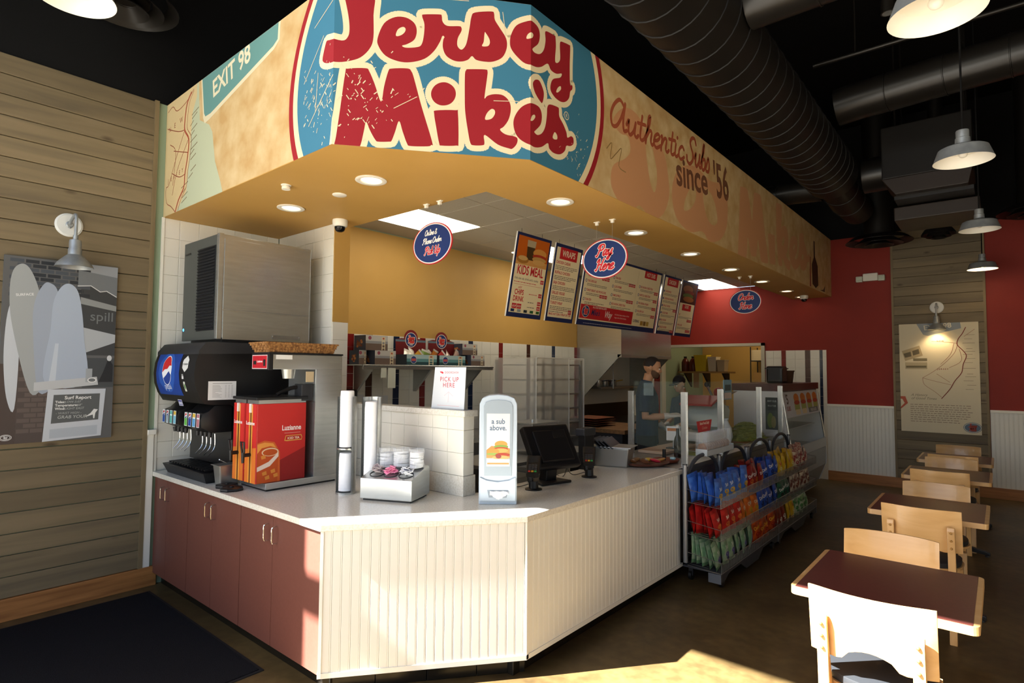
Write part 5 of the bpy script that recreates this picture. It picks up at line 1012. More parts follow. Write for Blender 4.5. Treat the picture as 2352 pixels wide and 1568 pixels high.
def d_kids(f, w, h):
    f.rect(0.03, 0.05, w-0.03, h-0.03, CRM, 1); f.rect(0.03, h*0.63, w-0.03, h-0.03, '#c9641c', 2); f.rect(0.03, h*0.63, w-0.03, h*0.70, '#dca35c', 3)
    f.poly([(0.2,h*0.70),(0.31,h*0.70),(0.33,h-0.06),(0.18,h-0.06)], '#4d3a22', 4); f.poly([(0.185,h-0.13),(0.325,h-0.13),(0.33,h-0.06),(0.18,h-0.06)], '#b9a98a', 5)
    f.ell(0.14, h*0.69, 0.1, 0.04, '#b07a35', 5, 20); f.ell(0.14, h*0.71, 0.08, 0.025, '#d8b070', 6, 20); f.ell(0.42, h*0.80, 0.12, 0.05, '#d99a4c', 5, 24); f.ell(0.42, h*0.76, 0.125, 0.025, '#b9402a', 6, 24); f.ell(0.42, h*0.725, 0.125, 0.03, '#c9a15c', 7, 24); f.ell(0.42, h*0.69, 0.11, 0.028, '#dfb06a', 8, 24)
    f.text('KIDS MEAL', w/2, h*0.52, 0.135, MRED, 4, 'C', sx=0.7, bold=True); f.text('Kids size sub, drink and a cookie', 0.05, h*0.455, 0.036, INK, 4, 'L', sx=0.86); fine(f, 0.05, w-0.12, h*0.42, 1, col=MRED); price(f, w-0.10, h*0.44, 1, 1.2, '$5.75')
    f.rect(0.05, h*0.395, w-0.05, h*0.398, MRED, 3); f.text('add', 0.16, h*0.35, 0.04, MRED, 4, 'C', shear=0.3); f.text('CHIPS', 0.16, h*0.275, 0.078, MRED, 4, 'C', sx=0.75, bold=True); f.text('DRINK', 0.16, h*0.195, 0.078, MRED, 4, 'C', sx=0.75, bold=True)
    for i, yy in enumerate((0.28, 0.18, 0.12)): fine(f, 0.33, 0.48, h*yy+0.01, 1, col=MRED if i == 0 else INK); price(f, w-0.10, h*yy-0.01, 1, 1.2, ('$1.39', '$3.40', '$3.65')[i])
    price(f, 0.07, h*0.105, 2, 1.5, '$3.29')
    for k, c in enumerate(('#22355f', '#9aa0a0', '#2f3438', '#2f6b3a', '#3d6b2a')): f.rect(0.06+k*0.11, h*0.065, 0.06+k*0.11+0.06, h*0.065+0.03, c, 3)
def d_wraps(f, w, h):
    f.rect(0.03, 0.05, w-0.03, h-0.04, CRM, 1); f.rect(w*0.18, h-0.17, w*0.82, h-0.035, MRED, 2); f.text('WRAPS', w/2, h-0.135, 0.1, '#efdcc0', 3, 'C', bold=True, sx=0.8)
    for i, tt in enumerate(('CHICKEN CAESAR', 'BUFFALO CHICKEN', 'BAJA CHICKEN', 'GRILLED VEGGIE', 'TURKEY WRAP')):
        yy = h*0.75-i*0.118; f.text(tt, 0.05, yy, 0.046, MRED, 3, 'L', sx=0.75, bold=True); fine(f, 0.05, w-0.06, yy-0.03, 3)
    f.rect(0.05, h*0.155, w-0.05, h*0.157, MRED, 3); fine(f, 0.05, w-0.16, h*0.125, 1); price(f, w-0.12, h*0.115, 1, 1.3, '$8.75'); f.text('MAKE ANY SUB A WRAP OR TUB', 0.05, h*0.085, 0.036, MRED, 3, 'L', sx=0.82, bold=True)
def d_main(f, w, h):
    f.rect(0.03, 0.07, w-0.03, h-0.03, CRM, 1); f.rect(0.04, 0.085, w*0.66, h*0.29, MRED, 2)
    f.ell(0.17, h*0.195, 0.085, 0.075, '#e6dcc8', 3, 28); f.ell(0.17, h*0.195, 0.078, 0.068, '#2a3d78', 4, 28); script(f, 'Jersey', 0.17, h*0.20, 0.045, 0.011, '#d8474a', 6, out='#efe6da', ow=0.004, sx=0.75); script(f, 'Mikes', 0.17, h*0.155, 0.045, 0.011, '#d8474a', 6, out='#efe6da', ow=0.004, sx=0.75)
    f.text('ALL COLD SUBS INCLUDED', 0.32, h*0.255, 0.034, '#f0ddcf', 3, 'L', bold=True, sx=0.8); f.text("Mike's", 0.3, h*0.155, 0.1, '#2a2f5c', 3, 'L', bold=True, sx=0.8, shear=0.2); f.text('Way', 0.62, h*0.145, 0.12, '#f2e8da', 3, 'L', bold=True, sx=0.8, shear=0.25); f.text('with onions, lettuce, tomatoes, red wine', 0.88, h*0.20, 0.032, '#f2e0d4', 3, 'L', sx=0.75); f.text('vinegar, olive oil blend and spices.', 0.88, h*0.155, 0.032, '#f2e0d4', 3, 'L', sx=0.75)
    fine(f, 0.15, w-0.3, 0.025, 1, col='#b9b6c4')
    f.rect(w*0.08, h-0.13, w*0.30, h-0.03, MRED, 2); f.text('COLD SUBS', w*0.19, h-0.105, 0.08, '#efdcc0', 3, 'C', bold=True, sx=0.75); f.rect(w*0.74, h-0.13, w*0.92, h-0.03, MRED, 2); f.text('HOT SUBS', w*0.83, h-0.105, 0.08, '#efdcc0', 3, 'C', bold=True, sx=0.72)
    for c, (x0, x1) in enumerate(((0.06, 0.62), (0.70, 1.32), (1.42, w-0.06))):
        for i in range(5):
            yy = h*0.80-i*0.115 - (0.06 if c < 2 else 0.1)
            if yy < h*0.32 and c < 2: continue
            if yy < h*0.26: continue
            f.ell(x0+0.02, yy+0.012, 0.02, 0.02, '#47538a', 3, 14); f.ell(x0+0.02, yy+0.012, 0.013, 0.013, CRM, 4, 12); f.text(('THE ORIGINAL ITALIAN', 'THE SUPER SUB', 'TURKEY BREAST AND PROVOLONE', 'TUNA FISH', 'CLUB SUPREME', 'FAMOUS PHILLY', 'BIG KAHUNA CHEESE STEAK', 'CHIPOTLE CHEESE STEAK')[(c*3+i) % 8], x0+0.05, yy, 0.04, MRED, 3, 'L', sx=0.72, bold=True); fine(f, x0+0.05, x1-0.05, yy-0.028, 2)
            if i in (0, 2, 4) or c == 2: price(f, x1-0.19 if c < 2 else x1-0.12, yy-0.062, 3 if c < 2 else 2, 1.15)
    f.rect(1.36, 0.12, 1.363, h-0.06, '#b99a70', 2); f.text('CATERING', 1.40, h*0.14, 0.05, '#3a3550', 3, 'L', bold=True, sx=0.75)
    for k in range(3): f.rect(1.62+k*0.09, h*0.1, 1.70+k*0.09, h*0.17, ('#b48a3c', '#8c6a32', '#c2a14e')[k], 3)
def d_chick(f, w, h):
    f.rect(0.03, 0.05, w-0.02, h-0.03, CRM, 1); f.rect(w*0.2, h-0.15, w*0.85, h-0.03, MRED, 2); f.text('CHICKEN', w/2, h-0.12, 0.085, '#efdcc0', 3, 'C', bold=True, sx=0.7)
    for i in range(6):
        yy = h*0.72-i*0.11; f.ell(0.06, yy+0.012, 0.018, 0.018, '#47538a', 3, 12); f.text(('CHICKEN PHILLY', 'CHICKEN BACON RANCH', 'BUFFALO CHICKEN', 'CHICKEN PARM', 'BBQ CHICKEN', 'GRILLED CHICKEN')[i], 0.09, yy, 0.04, MRED, 3, 'L', sx=0.7, bold=True); fine(f, 0.07, w-0.05, yy-0.028, 2)
        if i in (2, 5): price(f, w-0.14, yy-0.065, 2, 1.1)
def d_grub(f, w, h):
    f.rect(0.02, 0.05, w-0.03, h-0.03, CRM, 1); f.rect(0.02, h*0.60, w-0.03, h-0.03, '#4a2416', 2); f.ell(w*0.4, h*0.86, w*0.3, 0.06, '#8a5226', 3, 24); f.ell(w*0.5, h*0.80, w*0.3, 0.035, '#7c2f1c', 4, 24); f.ell(w*0.45, h*0.74, w*0.32, 0.04, '#5c6a2c', 5, 24); f.ell(w*0.5, h*0.68, w*0.33, 0.045, '#9c5f2c', 6, 24)
    f.rect(w*0.2, h*0.47, w*0.75, h*0.58, MRED, 7); f.text('GRUBS', w*0.47, h*0.515, 0.07, '#e8c8b0', 8, 'C', bold=True, sx=0.7)
    for i in range(2): yy = h*(0.38-i*0.19); f.text(('BLT', 'SPECIAL SUBS')[i], 0.05, yy, 0.036, MRED, 3, 'L', sx=0.8, bold=True); fine(f, 0.05, w-0.06, yy-0.03, 2); price(f, w-0.24, yy-0.10, 3, 1.1)
board(4.64, 5.24, 'tilted menu board with a burger photo over kids meal prices', d_kids); board(5.33, 5.88, 'narrow menu board with a red WRAPS heading', d_wraps)
board(5.97, 8.05, 'widest menu board with a red banner along its foot', d_main); board(8.13, 8.72, 'narrow menu board with a red CHICKEN heading', d_chick); board(8.78, 9.40, 'farthest menu board with a dark sandwich photo on top', d_grub)
# ================================================================== KITCHEN BACK WALL
t = thing('wall_shelf', 'stainless wall shelf on brackets under the yellow wall', 'shelf', (-5.235, 3.5, 1.78))
obj('deck', MB().box(0.0, 0.33, 0.0, 1.95, -0.012, 0.0).box(0.318, 0.33, 0.0, 1.95, -0.05, 0.0), M_steelv, t, bevel=0.002); obj('front_lip', MB().tube([(0.33, 0.0, -0.012), (0.33, 1.95, -0.012)], 0.014, 10), M_steel, t, smooth=True)
for y in (0.12, 0.93, 1.75): obj('bracket', MB().prism([(0.0, -0.012), (0.30, -0.012), (0.30, -0.05), (0.03, -0.30), (0.0, -0.30)], y, y+0.03, 'y'), M_steelv, t, bevel=0.002)
def ticket(y, w, h, z, label):
    o = obj('order_ticket', MB().box(-4.892, -4.890, y, y+w, z-h, z), mat('ticket_paper', '#d5d8c8', 0.8)); tag(o, label, 'paper')
ticket(3.71, 0.07, 0.10, 1.745, 'small paper ticket hanging from the shelf edge'); ticket(3.80, 0.10, 0.21, 1.745, 'longer paper ticket hanging from the shelf edge')
BEACH = [('#b9b7b2', 0.62, 1.0), ('#8d8f92', 0.45, 0.62), ('#6b5a50', 0.0, 0.45)]
def beach(f, w, h, lay, lx, teal=False):
    for c, a, b in ([('#a9c3c4', .6, 1.), ('#5f8f92', .3, .6), ('#2b4a4e', 0, .3)] if teal else BEACH): f.rect(0, h*a, w, h*b, c, lay)
    for k in range(3): f.rect(w*lx, h*(0.15+k*0.22), w*lx+w*0.16, h*(0.20+k*0.22), '#e2d6b4', lay+1)
    for k in (0, 0.13): f.rect(w*(lx+k), h*0.02, w*(lx+k+0.03), h*0.8, '#d9cba6', lay+1)
    f.rect(w*lx, h*0.7, w*(lx+0.16), h*0.92, '#d8c79c', lay+1); f.rect(w*(lx+0.04), h*0.75, w*(lx+0.12), h*0.87, '#a8564a', lay+2)
def round_badge(f, x, y, r, l):
    f.ell(x, y, r, r, '#e6ddd0', l, 28); f.ell(x, y, r*0.92, r*0.92, '#25346c', l+1, 28)
    script(f, 'Jersey', x, y+r*0.06, r*0.52, r*0.12, '#d8433f', l+3, out='#efe6da', ow=r*0.05, sx=0.82); script(f, 'Mikes', x, y-r*0.42, r*0.52, r*0.12, '#d8433f', l+3, out='#efe6da', ow=r*0.05, sx=0.86)
    f.text('SUBS', x, y-r*0.72, r*0.26, '#e6ddd0', l+3, 'C', bold=True)
def snackbox(y0, y1, z, h, label, x=-4.93, d=0.2):
    t = thing('cookie_box', label, 'snack box', (x, y0, z)); w = y1-y0
    obj('carton', MB().box(-d, 0, 0, w, 0, h), mat('carton_slate', '#3f4452', 0.6), t)
    f = Flat(); beach(f, w, h, 0, 0.72); f.ell(w*0.18, h*0.82, h*0.13, h*0.13, '#8d4a58', 3, 20); f.build('front_print', t, plane_map((0,0,0), (0,1,0), (0,0,1), (1,0,0)), 0.0003, 0.0005)
    f = Flat(); f.rect(0, 0, d, h, '#3b3f4c', 0); random.seed(int(y0*100))
    for k in range(9): f.ell(random.uniform(.05, d-.05), random.uniform(.03, h-.05), .018, .014, random.choice(('#a8693a', '#7d4a26', '#b97e48', '#6a3420')), 1+k % 3, 12)
    f.build('side_print', t, plane_map((-d,0,0), (1,0,0), (0,0,1), (0,-1,0)), 0.0003, 0.0005)
zS = 1.781
snackbox(3.53, 3.62, zS, 0.145, 'slim cookie carton at the left end of the shelf', x=-5.02, d=0.17); snackbox(3.66, 3.93, zS, 0.145, 'cookie carton under the stacked one at the shelf left'); snackbox(3.58, 3.86, zS+0.147, 0.155, 'cookie carton stacked on top at the shelf left', x=-4.98)
snackbox(5.08, 5.32, zS, 0.13, 'cookie carton under the stacked one at the shelf right'); snackbox(4.98, 5.24, zS+0.132, 0.135, 'cookie carton stacked on top at the shelf right', x=-4.98)
def chipdisp(y0, y1, label, seed):
    t = thing('snack_display', label, 'snack display', (-4.93, y0, zS)); w = y1-y0; h = 0.115
    obj('tray', MB().box(-0.2, -0.195, 0, w, 0, 0.25).box(-0.2, 0, 0, w, 0, 0.004).box(-0.003, 0, 0, w, 0, h).box(-0.2, 0, 0, 0.003, 0, h).box(-0.2, 0, w-0.003, w, 0, h), mat('tray_card', '#2b3238', 0.6), t)
    ar = [(w/2+0.10*math.cos(a), 0.30+0.10*math.sin(a)) for a in [math.radians(d) for d in range(0, 181, 12)]]
    obj('header', MB().prism([(0, 0.24), (w, 0.24), (w, 0.285)] + [(w/2+0.14, 0.30)] + ar + [(w/2-0.14, 0.30), (0, 0.285)], -0.2, -0.195, 'x'), mat('tray_maroon', '#6b1e20', 0.55), t)
    f = Flat(); f.rect(0, 0.0, w, 0.265, '#6b1e20', 0); f.rect(0, 0.262, w, 0.285, '#5f7480', 1); f.poly(ar, '#7a2225', 2); round_badge(f, w/2, 0.285, 0.085, 3); f.build('header_print', t, plane_map((-0.195,0,0), (0,1,0), (0,0,1), (1,0,0)), 0.0003, 0.0005)
    f = Flat(); beach(f, w, h, 0, 0.72, True); f.ell(w*0.22, h*0.5, h*0.38, h*0.38, '#dcd5cc', 3, 24); f.ell(w*0.22, h*0.5, h*0.34, h*0.34, '#33437c', 4, 24); f.rect(w*0.22-h*0.26, h*0.38, w*0.22+h*0.26, h*0.62, '#c05a58', 5); f.build('front_print', t, plane_map((0,0,0), (0,1,0), (0,0,1), (1,0,0)), 0.0003, 0.0005)
    return w
def bag(M, w, h, d, mats, name='chip_bag', lab=None, grp=None, puff=1.0, logo_=None):
    """a pillow bag: flat crimped ends, puffed middle; stands along local z, front facing -y"""
    nx, nz = 7, 9; b = MB(); rows = []
    for side in (-1, 1):
        g = []
        for j in range(nz):
            v = j/(nz-1); env = math.sin(PI*min(max((v-0.06)/0.88, 0), 1))**0.6 if 0.06 < v < 0.94 else 0.0
            r = []
            for i in range(nx):
                u = i/(nx-1)*2-1; ex = max(0.0, 1-abs(u)**2.6); pin = 1-0.06*env
                th = side*(d/2*env*ex*puff + 0.0012); wob = 0.004*math.sin(7*u+11*v+random.uniform(-.6, .6))*env
                r.append((u*w/2*pin, th + side*abs(wob), v*h))
            g.append(r)
        rows.append(g)
    for k, g in enumerate(rows):
        v = [p for r in g for p in r]; fc = []
        for j in range(nz-1):
            for i in range(nx-1): a = j*nx+i; fc.append((a, a+1, a+nx+1, a+nx))
        mi = [1 if (j == 0 or j == nz-2) else 0 for j in range(nz-1) for i in range(nx-1)]
        o = len(b.v); b.v += v; b.f += [tuple(o+q for q in f_) for f_ in fc]; b.m += mi
    return b.mesh(name, mats, smooth=True)
BAGM = {}
def bagmat(c, c2=None):
    k = 'bag_'+c
    return mat(k, c, 0.28, 0.15, 0.6, noise=(14, 3, (1,1,1), 0.45, 0.62), col2=c2 or c)
chipdisp(4.08, 4.52, 'left snack tray with a round crest header', 1); chipdisp(4.56, 4.98, 'right snack tray with a round crest header', 2)
random.seed(4)
for k, (y, c, nm) in enumerate(((4.14, '#e4e0d2', 'white and orange'), (4.20, '#d8a13a', 'yellow'), (4.27, '#e6e2d4', 'white'), (4.34, '#7f9a4a', 'green'), (4.40, '#d9772c', 'orange'), (4.46, '#e08a3a', 'amber'), (4.63, '#b8302a', 'red'), (4.72, '#c2452f', 'dark red'), (4.80, '#e8d2c0', 'cream'), (4.90, '#d8b5a4', 'pale pink'))):
    me = bag(None, 0.12, 0.16, 0.04, [bagmat(c), bagmat('#d8d4c8')]); o = link('snack_bag', me, None, (-5.03+random.uniform(-.03, .05), y, zS+0.02+random.uniform(0, .025)), (random.uniform(-.5, .5), random.uniform(0.2, 0.9), PI/2+random.uniform(-.4, .4)))
    tag(o, '%s snack bag poking out of the %s crest tray' % (nm, 'left' if y < 4.55 else 'right'), 'snack bag', 'snack bags on the wall shelf')
# clipboard, paper towel box and note papers left of the shelf
t = thing('clipboard', 'clipboard with a typed sheet hanging beside the tiled pillar', 'clipboard', (-5.22, 3.22, 1.60)); obj('board', MB().box(0, 0.012, 0, 0.24, 0, 0.36), mat('clip_board', '#7d5a38', 0.6), t); obj('sheet', MB().box(0.012, 0.014, 0.01, 0.23, -0.01, 0.32), mat('paper', '#e8e8e4', 0.7), t); obj('clip', MB().box(0.012, 0.03, 0.07, 0.17, 0.31, 0.36).tube([(0.02, 0.1, 0.36), (0.02, 0.12, 0.39), (0.02, 0.14, 0.36)], 0.004, 6), M_blk, t)
t = thing('soap_dispenser', 'black dispenser on the tile below the clipboard', 'dispenser', (-5.235, 3.28, 1.12)); obj('case', MB().box(0, 0.14, 0, 0.30, 0, 0.40), M_blk, t, bevel=0.02); obj('window', MB().box(0.14, 0.143, 0.02, 0.14, 0.12, 0.36), mat('green_glass', '#23403a', 0.2), t)
for y, z, l in ((3.60, 1.36, 'left small notice taped to the tile'), (3.92, 1.34, 'right small notice taped to the tile')): tag(obj('notice', MB().box(-5.234, -5.232, y, y+0.15, z, z+0.1), mat('notice_paper', '#cdd0d0', 0.8)), l, 'paper')
# ---- bread rack with a clear cover
t = thing('bread_rack', 'tall bread rack under a translucent plastic cover', 'rack', (-4.75, 5.35, 0.0))
RW, RD, RH = 0.95, 0.6, 1.86
M_cover = mat('plastic_cover', '#d9d6cd', 0.3, 0, 0.5, alpha=0.42)
for x in (0, RD):
    for y in (0, RW): obj('upright', MB().box(x-0.015, x+0.015, y-0.015, y+0.015, 0.08, RH), M_steelv, t); obj('caster', MB().cyl((x, y-0.02, 0.04), (x, y+0.02, 0.04), 0.04, n=14), M_blk, t, smooth=True)
for k in range(9):
    z = 0.35+k*0.18; obj('shelf_tray', MB().box(0.02, RD-0.02, 0.02, RW-0.02, z, z+0.012).box(RD-0.02, RD, 0, RW, z, z+0.018), M_steelv, t)
def cover():
    b = MB(); random.seed(2)
    def sheet(p, u, v, nu, nv, amp, nrm):
        vs_ = []; nrm = Vector(nrm)
        for j in range(nv+1):
            for i in range(nu+1): vs_.append(Vector(p)+Vector(u)*(i/nu)+Vector(v)*(j/nv)+nrm*(amp*math.sin(i*2.1+j*0.7)*math.sin(j*0.9+1)))
        b.add(vs_, [(j*(nu+1)+i, j*(nu+1)+i+1, (j+1)*(nu+1)+i+1, (j+1)*(nu+1)+i) for j in range(nv) for i in range(nu)])
    sheet((RD+0.03, -0.02, 0.6), (0, RW*0.70, 0), (0, 0, RH-0.58), 10, 14, 0.006, (1, 0, 0)); sheet((-0.02, -0.03, 0.6), (RD+0.05, 0, 0), (0, 0, RH-0.58), 8, 14, 0.006, (0, -1, 0)); sheet((-0.02, -0.03, RH+0.02), (RD+0.05, 0, 0), (0, RW+0.06, 0), 8, 10, 0.006, (0, 0, 1)); sheet((-0.02, RW+0.03, 0.6), (RD+0.05, 0, 0), (0, 0, RH-0.58), 8, 14, 0.006, (0, 1, 0))
    return b
obj('cover', cover(), M_cover, t, smooth=True)
for p, q in (((RD+0.03, -0.02, 0.7), (RD+0.03, -0.02, RH+0.02)), ((RD+0.03, RW*0.68, 0.7), (RD+0.03, RW*0.68, RH+0.02)), ((RD+0.03, RW+0.03, 0.7), (RD+0.03, RW+0.03, RH+0.02)), ((RD+0.03, -0.02, RH+0.02), (RD+0.03, RW+0.03, RH+0.02))): obj('cover_seam', MB().tube([p, q], 0.009, 6), mat('cover_piping', '#e6e3da', 0.4, alpha=0.8), t)
# ---- warmer box beside the rack
t = thing('back_counter', 'low steel back counter along the kitchen wall', 'counter', (-5.235, 3.0, 0)); obj('top', MB().box(0, 0.62, 0, 2.2, 0.86, 0.9), M_steelv, t); obj('front', MB().box(0, 0.58, 0.02, 2.18, 0.0, 0.86), M_steelv, t)
t = thing('food_warmer', 'stainless countertop warmer with a red label behind the napkin dispenser', 'warmer', (-3.62, 4.55, 0.9)); obj('case', MB().box(-0.2, 0.14, -0.1, 0.32, 0.04, 0.30), M_steel, t, bevel=0.008); obj('lid', MB().box(-0.2, 0.15, -0.11, 0.34, 0.30, 0.315).cyl((-0.02, 0.1, 0.315), (-0.02, 0.1, 0.335), 0.015, n=10), M_steel, t); obj('control', MB().box(0.14, 0.15, 0.25, 0.32, 0.08, 0.28), mat('warn_red', '#a82420', 0.5), t); obj('tag_label', MB().box(0.14, 0.142, 0.10, 0.15, 0.2, 0.24), mat('paper', '#e8e8e4', 0.7), t)
for x, y in ((-0.17, -0.08), (0.11, -0.08), (-0.17, 0.29), (0.11, 0.29)): obj('foot', MB().cyl((x, y, 0), (x, y, 0.04), 0.015, n=8), M_blk, t)
t = thing('island_table', 'stainless worktable standing behind the till', 'table', (-3.95, 3.7, 0)); obj('top', MB().box(0, 0.62, 0, 1.7, 0.87, 0.9), M_steelv, t); obj('undershelf', MB().box(0.02, 0.6, 0.02, 1.68, 0.25, 0.27), M_steelv, t)
for x in (0.03, 0.59):
    for y in (0.03, 1.67): obj('leg', MB().cyl((x, y, 0), (x, y, 0.87), 0.02, n=10), M_steelv, t)
# ---- exhaust hood and griddle line
t = thing('exhaust_hood', 'stainless exhaust hood with a slanted side panel', 'exhaust hood', (-5.235, 7.85, 0))
obj('side_skirt', MB().prism([(0, 1.2), (0.805, 1.985), (0.805, 3.24), (0, 3.24)], 0.0, 0.02, 'y'), M_steel, t); obj('canopy', MB().box(0.0, 0.805, 0.02, 1.75, 1.985, 3.24), M_steel, t, bevel=0.004); obj('grease_lip', MB().box(0.74, 0.81, 0.0, 1.75, 1.94, 1.985), M_steelv, t); obj('rear_skirt', MB().prism([(0, 1.2), (0.805, 1.985), (0, 1.985)], 1.73, 1.75, 'y'), M_steel, t); obj('filter_bank', MB().box(0.1, 0.6, 0.05, 1.7, 1.97, 1.984), M_drk, t)
t = thing('griddle', 'dark griddle line below the exhaust hood', 'griddle', (-5.225, 7.87, 0)); obj('body', MB().box(0, 0.78, 0, 1.7, 0.1, 0.9), M_steelv, t); obj('plate', MB().box(0.02, 0.76, 0.02, 1.68, 0.9, 0.93), mat('griddle_iron', '#1f1c1a', 0.4, 0.6), t); obj('splash', MB().box(0.0, 0.02, 0.0, 1.7, 0.93, 1.18), mat('splash_dark', '#3a332c', 0.35, 0.7), t)
t = thing('pot_shelf', 'steel shelf of pans behind the worker', 'shelf', (-5.21, 8.05, 1.44)); obj('deck', MB().box(0, 0.3, 0, 1.35, 0, 0.03), M_steelv, t)
obj('hanging_rod', MB().cyl((0.32, 0.35, 0.0), (0.32, 0.35, 0.53), 0.012, n=8), M_steelv, t)
for k, (y, lab) in enumerate(((8.15, 'left small steel pot on the pan shelf'), (8.35, 'middle steel pot on the pan shelf'), (8.6, 'right steel pot with a yellow handle on the pan shelf'))):
    t = thing('steel_pot', lab, 'pot', (-5.03, y, 1.471)); obj('bowl', MB().lathe([(0.0005, 0), (0.07, 0), (0.075, 0.01), (0.075, 0.11), (0.072, 0.11)], n=20), M_steel, t, smooth=True); obj('handle', MB().tube([(0.07, 0.02, 0.09), (0.16, 0.08, 0.11)], 0.009, 6), mat('yellow_handle', '#c79b20', 0.5) if k == 2 else M_drk, t)
t = thing('prep_table', 'wood-topped prep table with wrapped sandwich paper', 'table', (-4.5, 6.55, 0)); obj('top', MB().box(-0.05, 0.85, 0, 1.0, 0.93, 0.98), wood('butcher', '#6b4a2a', '#8a6338', 1, 3, 0.6, False), t); obj('body', MB().box(0, 0.8, 0.03, 0.97, 0.0, 0.93), M_drk, t)
for k in range(5): tag(obj('wrap_paper', MB().box(-4.55, -4.1, 6.6, 7.1, 0.981+k*0.028, 0.985+k*0.028), mat('wrap_red', '#8d3a22', 0.7, noise=(9, 3, (1, 6, 1), 0.4, 0.6), col2='#5b4a24')), ('lowest', 'second lowest', 'middle', 'second highest', 'topmost')[k] + ' red printed paper sheet of the pile left of the worker', 'paper sheet', 'printed wrapping papers')
# ================================================================== TILL AREA
t = thing('till_terminal', 'black touchscreen till seen from behind on the counter', 'till', (-2.60, 3.52, ZT), math.radians(75))
obj('foot', MB().prism([(-0.14, -0.1), (0.14, -0.1), (0.11, 0.12), (-0.11, 0.12)], 0.0, 0.018), M_blk, t, bevel=0.006); obj('neck', MB().prism([(-0.03, 0.015), (0.06, 0.015), (0.0, 0.22), (-0.06, 0.22)], -0.05, 0.05, 'x'), M_blk, t, bevel=0.008)
Mt = Matrix.Translation((0, -0.02, 0.26)) @ Matrix.Rotation(math.radians(-32), 4, 'X')
sc_ = obj('screen_housing', MB().box(-0.21, 0.21, -0.03, 0.03, -0.17, 0.17, M=Mt), M_blk, t, bevel=0.012); obj('rear_cover', MB().box(-0.15, 0.15, -0.05, -0.028, -0.13, 0.12, M=Mt), M_blk, sc_, bevel=0.01); obj('vent', MB().box(0.02, 0.13, -0.054, -0.049, 0.05, 0.1, M=Mt), mat('vent_black', '#08080a', 0.6), sc_)
t = thing('customer_display', 'black pole display standing behind the second card reader', 'display', (-2.72, 4.22, ZT)); obj('pole', MB().box(-0.035, 0.035, -0.07, 0.07, 0.0, 0.33), M_blk, t, bevel=0.006); obj('head', MB().box(-0.05, 0.04, -0.09, 0.09, 0.28, 0.345), M_drk, t, bevel=0.01)
def reader(x, y, rz, label):
    t = thing('card_reader', label, 'card reader', (x, y, ZT), rz, 'card readers on stands')
    obj('base', MB().lathe([(0.0005, 0), (0.06, 0), (0.06, 0.006), (0.034, 0.012), (0.032, 0.06), (0.0005, 0.06)], n=28), M_blk, t, smooth=True); obj('pivot', MB().cyl((-0.02, 0, 0.05), (-0.035, 0, 0.15), 0.02, n=14), M_blk, t, smooth=True)
    M = Matrix.Translation((0.0, -0.01, 0.165)) @ Matrix.Rotation(math.radians(38), 4, 'X')
    bd = obj('body', MB().prism([(-0.043, -0.09), (0.043, -0.09), (0.05, 0.02), (0.05, 0.085), (-0.05, 0.085), (-0.05, 0.02)], -0.018, 0.018, 'z', M=M), M_blk, t, bevel=0.006)
    obj('screen', MB().box(-0.034, 0.034, 0.015, 0.07, 0.018, 0.0195, M=M), mat('reader_screen', '#23262a', 0.15), bd)
    for r in range(4):
        for c in range(3): obj('key', MB().box(-0.03+c*0.021, -0.014+c*0.021, -0.075+r*0.019, -0.063+r*0.019, 0.018, 0.0225, M=M), (mat('key_red', '#b8322a', 0.5), mat('key_yellow', '#c9a02a', 0.5), mat('key_green', '#2f9a4e', 0.5))[c] if r == 0 else mat('key_grey', '#3a3c40', 0.5), bd)
    obj('cord', MB().tube(catmull([(-0.03, 0.05, 0.03), (-0.12, 0.06, 0.003), (-0.16, 0.0, 0.04), (-0.17, -0.05, 0.08), (-0.2, -0.02, 0.003), (-0.26, 0.04, 0.003)], 5), 0.003, 5), M_blk, t, smooth=True)
reader(-2.52, 3.235, math.radians(32), 'card reader on a stand beside the napkin dispenser'); reader(-2.49, 3.905, math.radians(32), 'card reader on a stand nearer the steel pan')
t = thing('food_pan', 'deep stainless pan of stacked black trays on the counter', 'pan', (-2.63, 4.52, ZT), math.radians(15))
obj('tub', MB().ring([[(-0.14, -0.09, 0), (0.14, -0.09, 0), (0.14, 0.09, 0), (-0.14, 0.09, 0)], [(-0.165, -0.115, 0.17), (0.165, -0.115, 0.17), (0.165, 0.115, 0.17), (-0.165, 0.115, 0.17)]]), M_steelv, t, bevel=0.014); obj('rim', MB().box(-0.185, 0.185, -0.135, 0.135, 0.168, 0.176), M_steelv, t, bevel=0.004)
for k in range(4):
    o = obj('serving_tray', MB().box(-0.15, 0.15, -0.004, 0.004, 0, 0.12), M_blk, None, bevel=0.004); o.location = (-2.70+k*0.032, 4.50+k*0.012, 1.06); o.rotation_euler = (math.radians(-50), 0, math.radians(105)); tag(o, ('rearmost', 'third', 'second', 'frontmost')[k] + ' of four black trays leaning in the steel pan', 'tray', 'black trays in the pan')
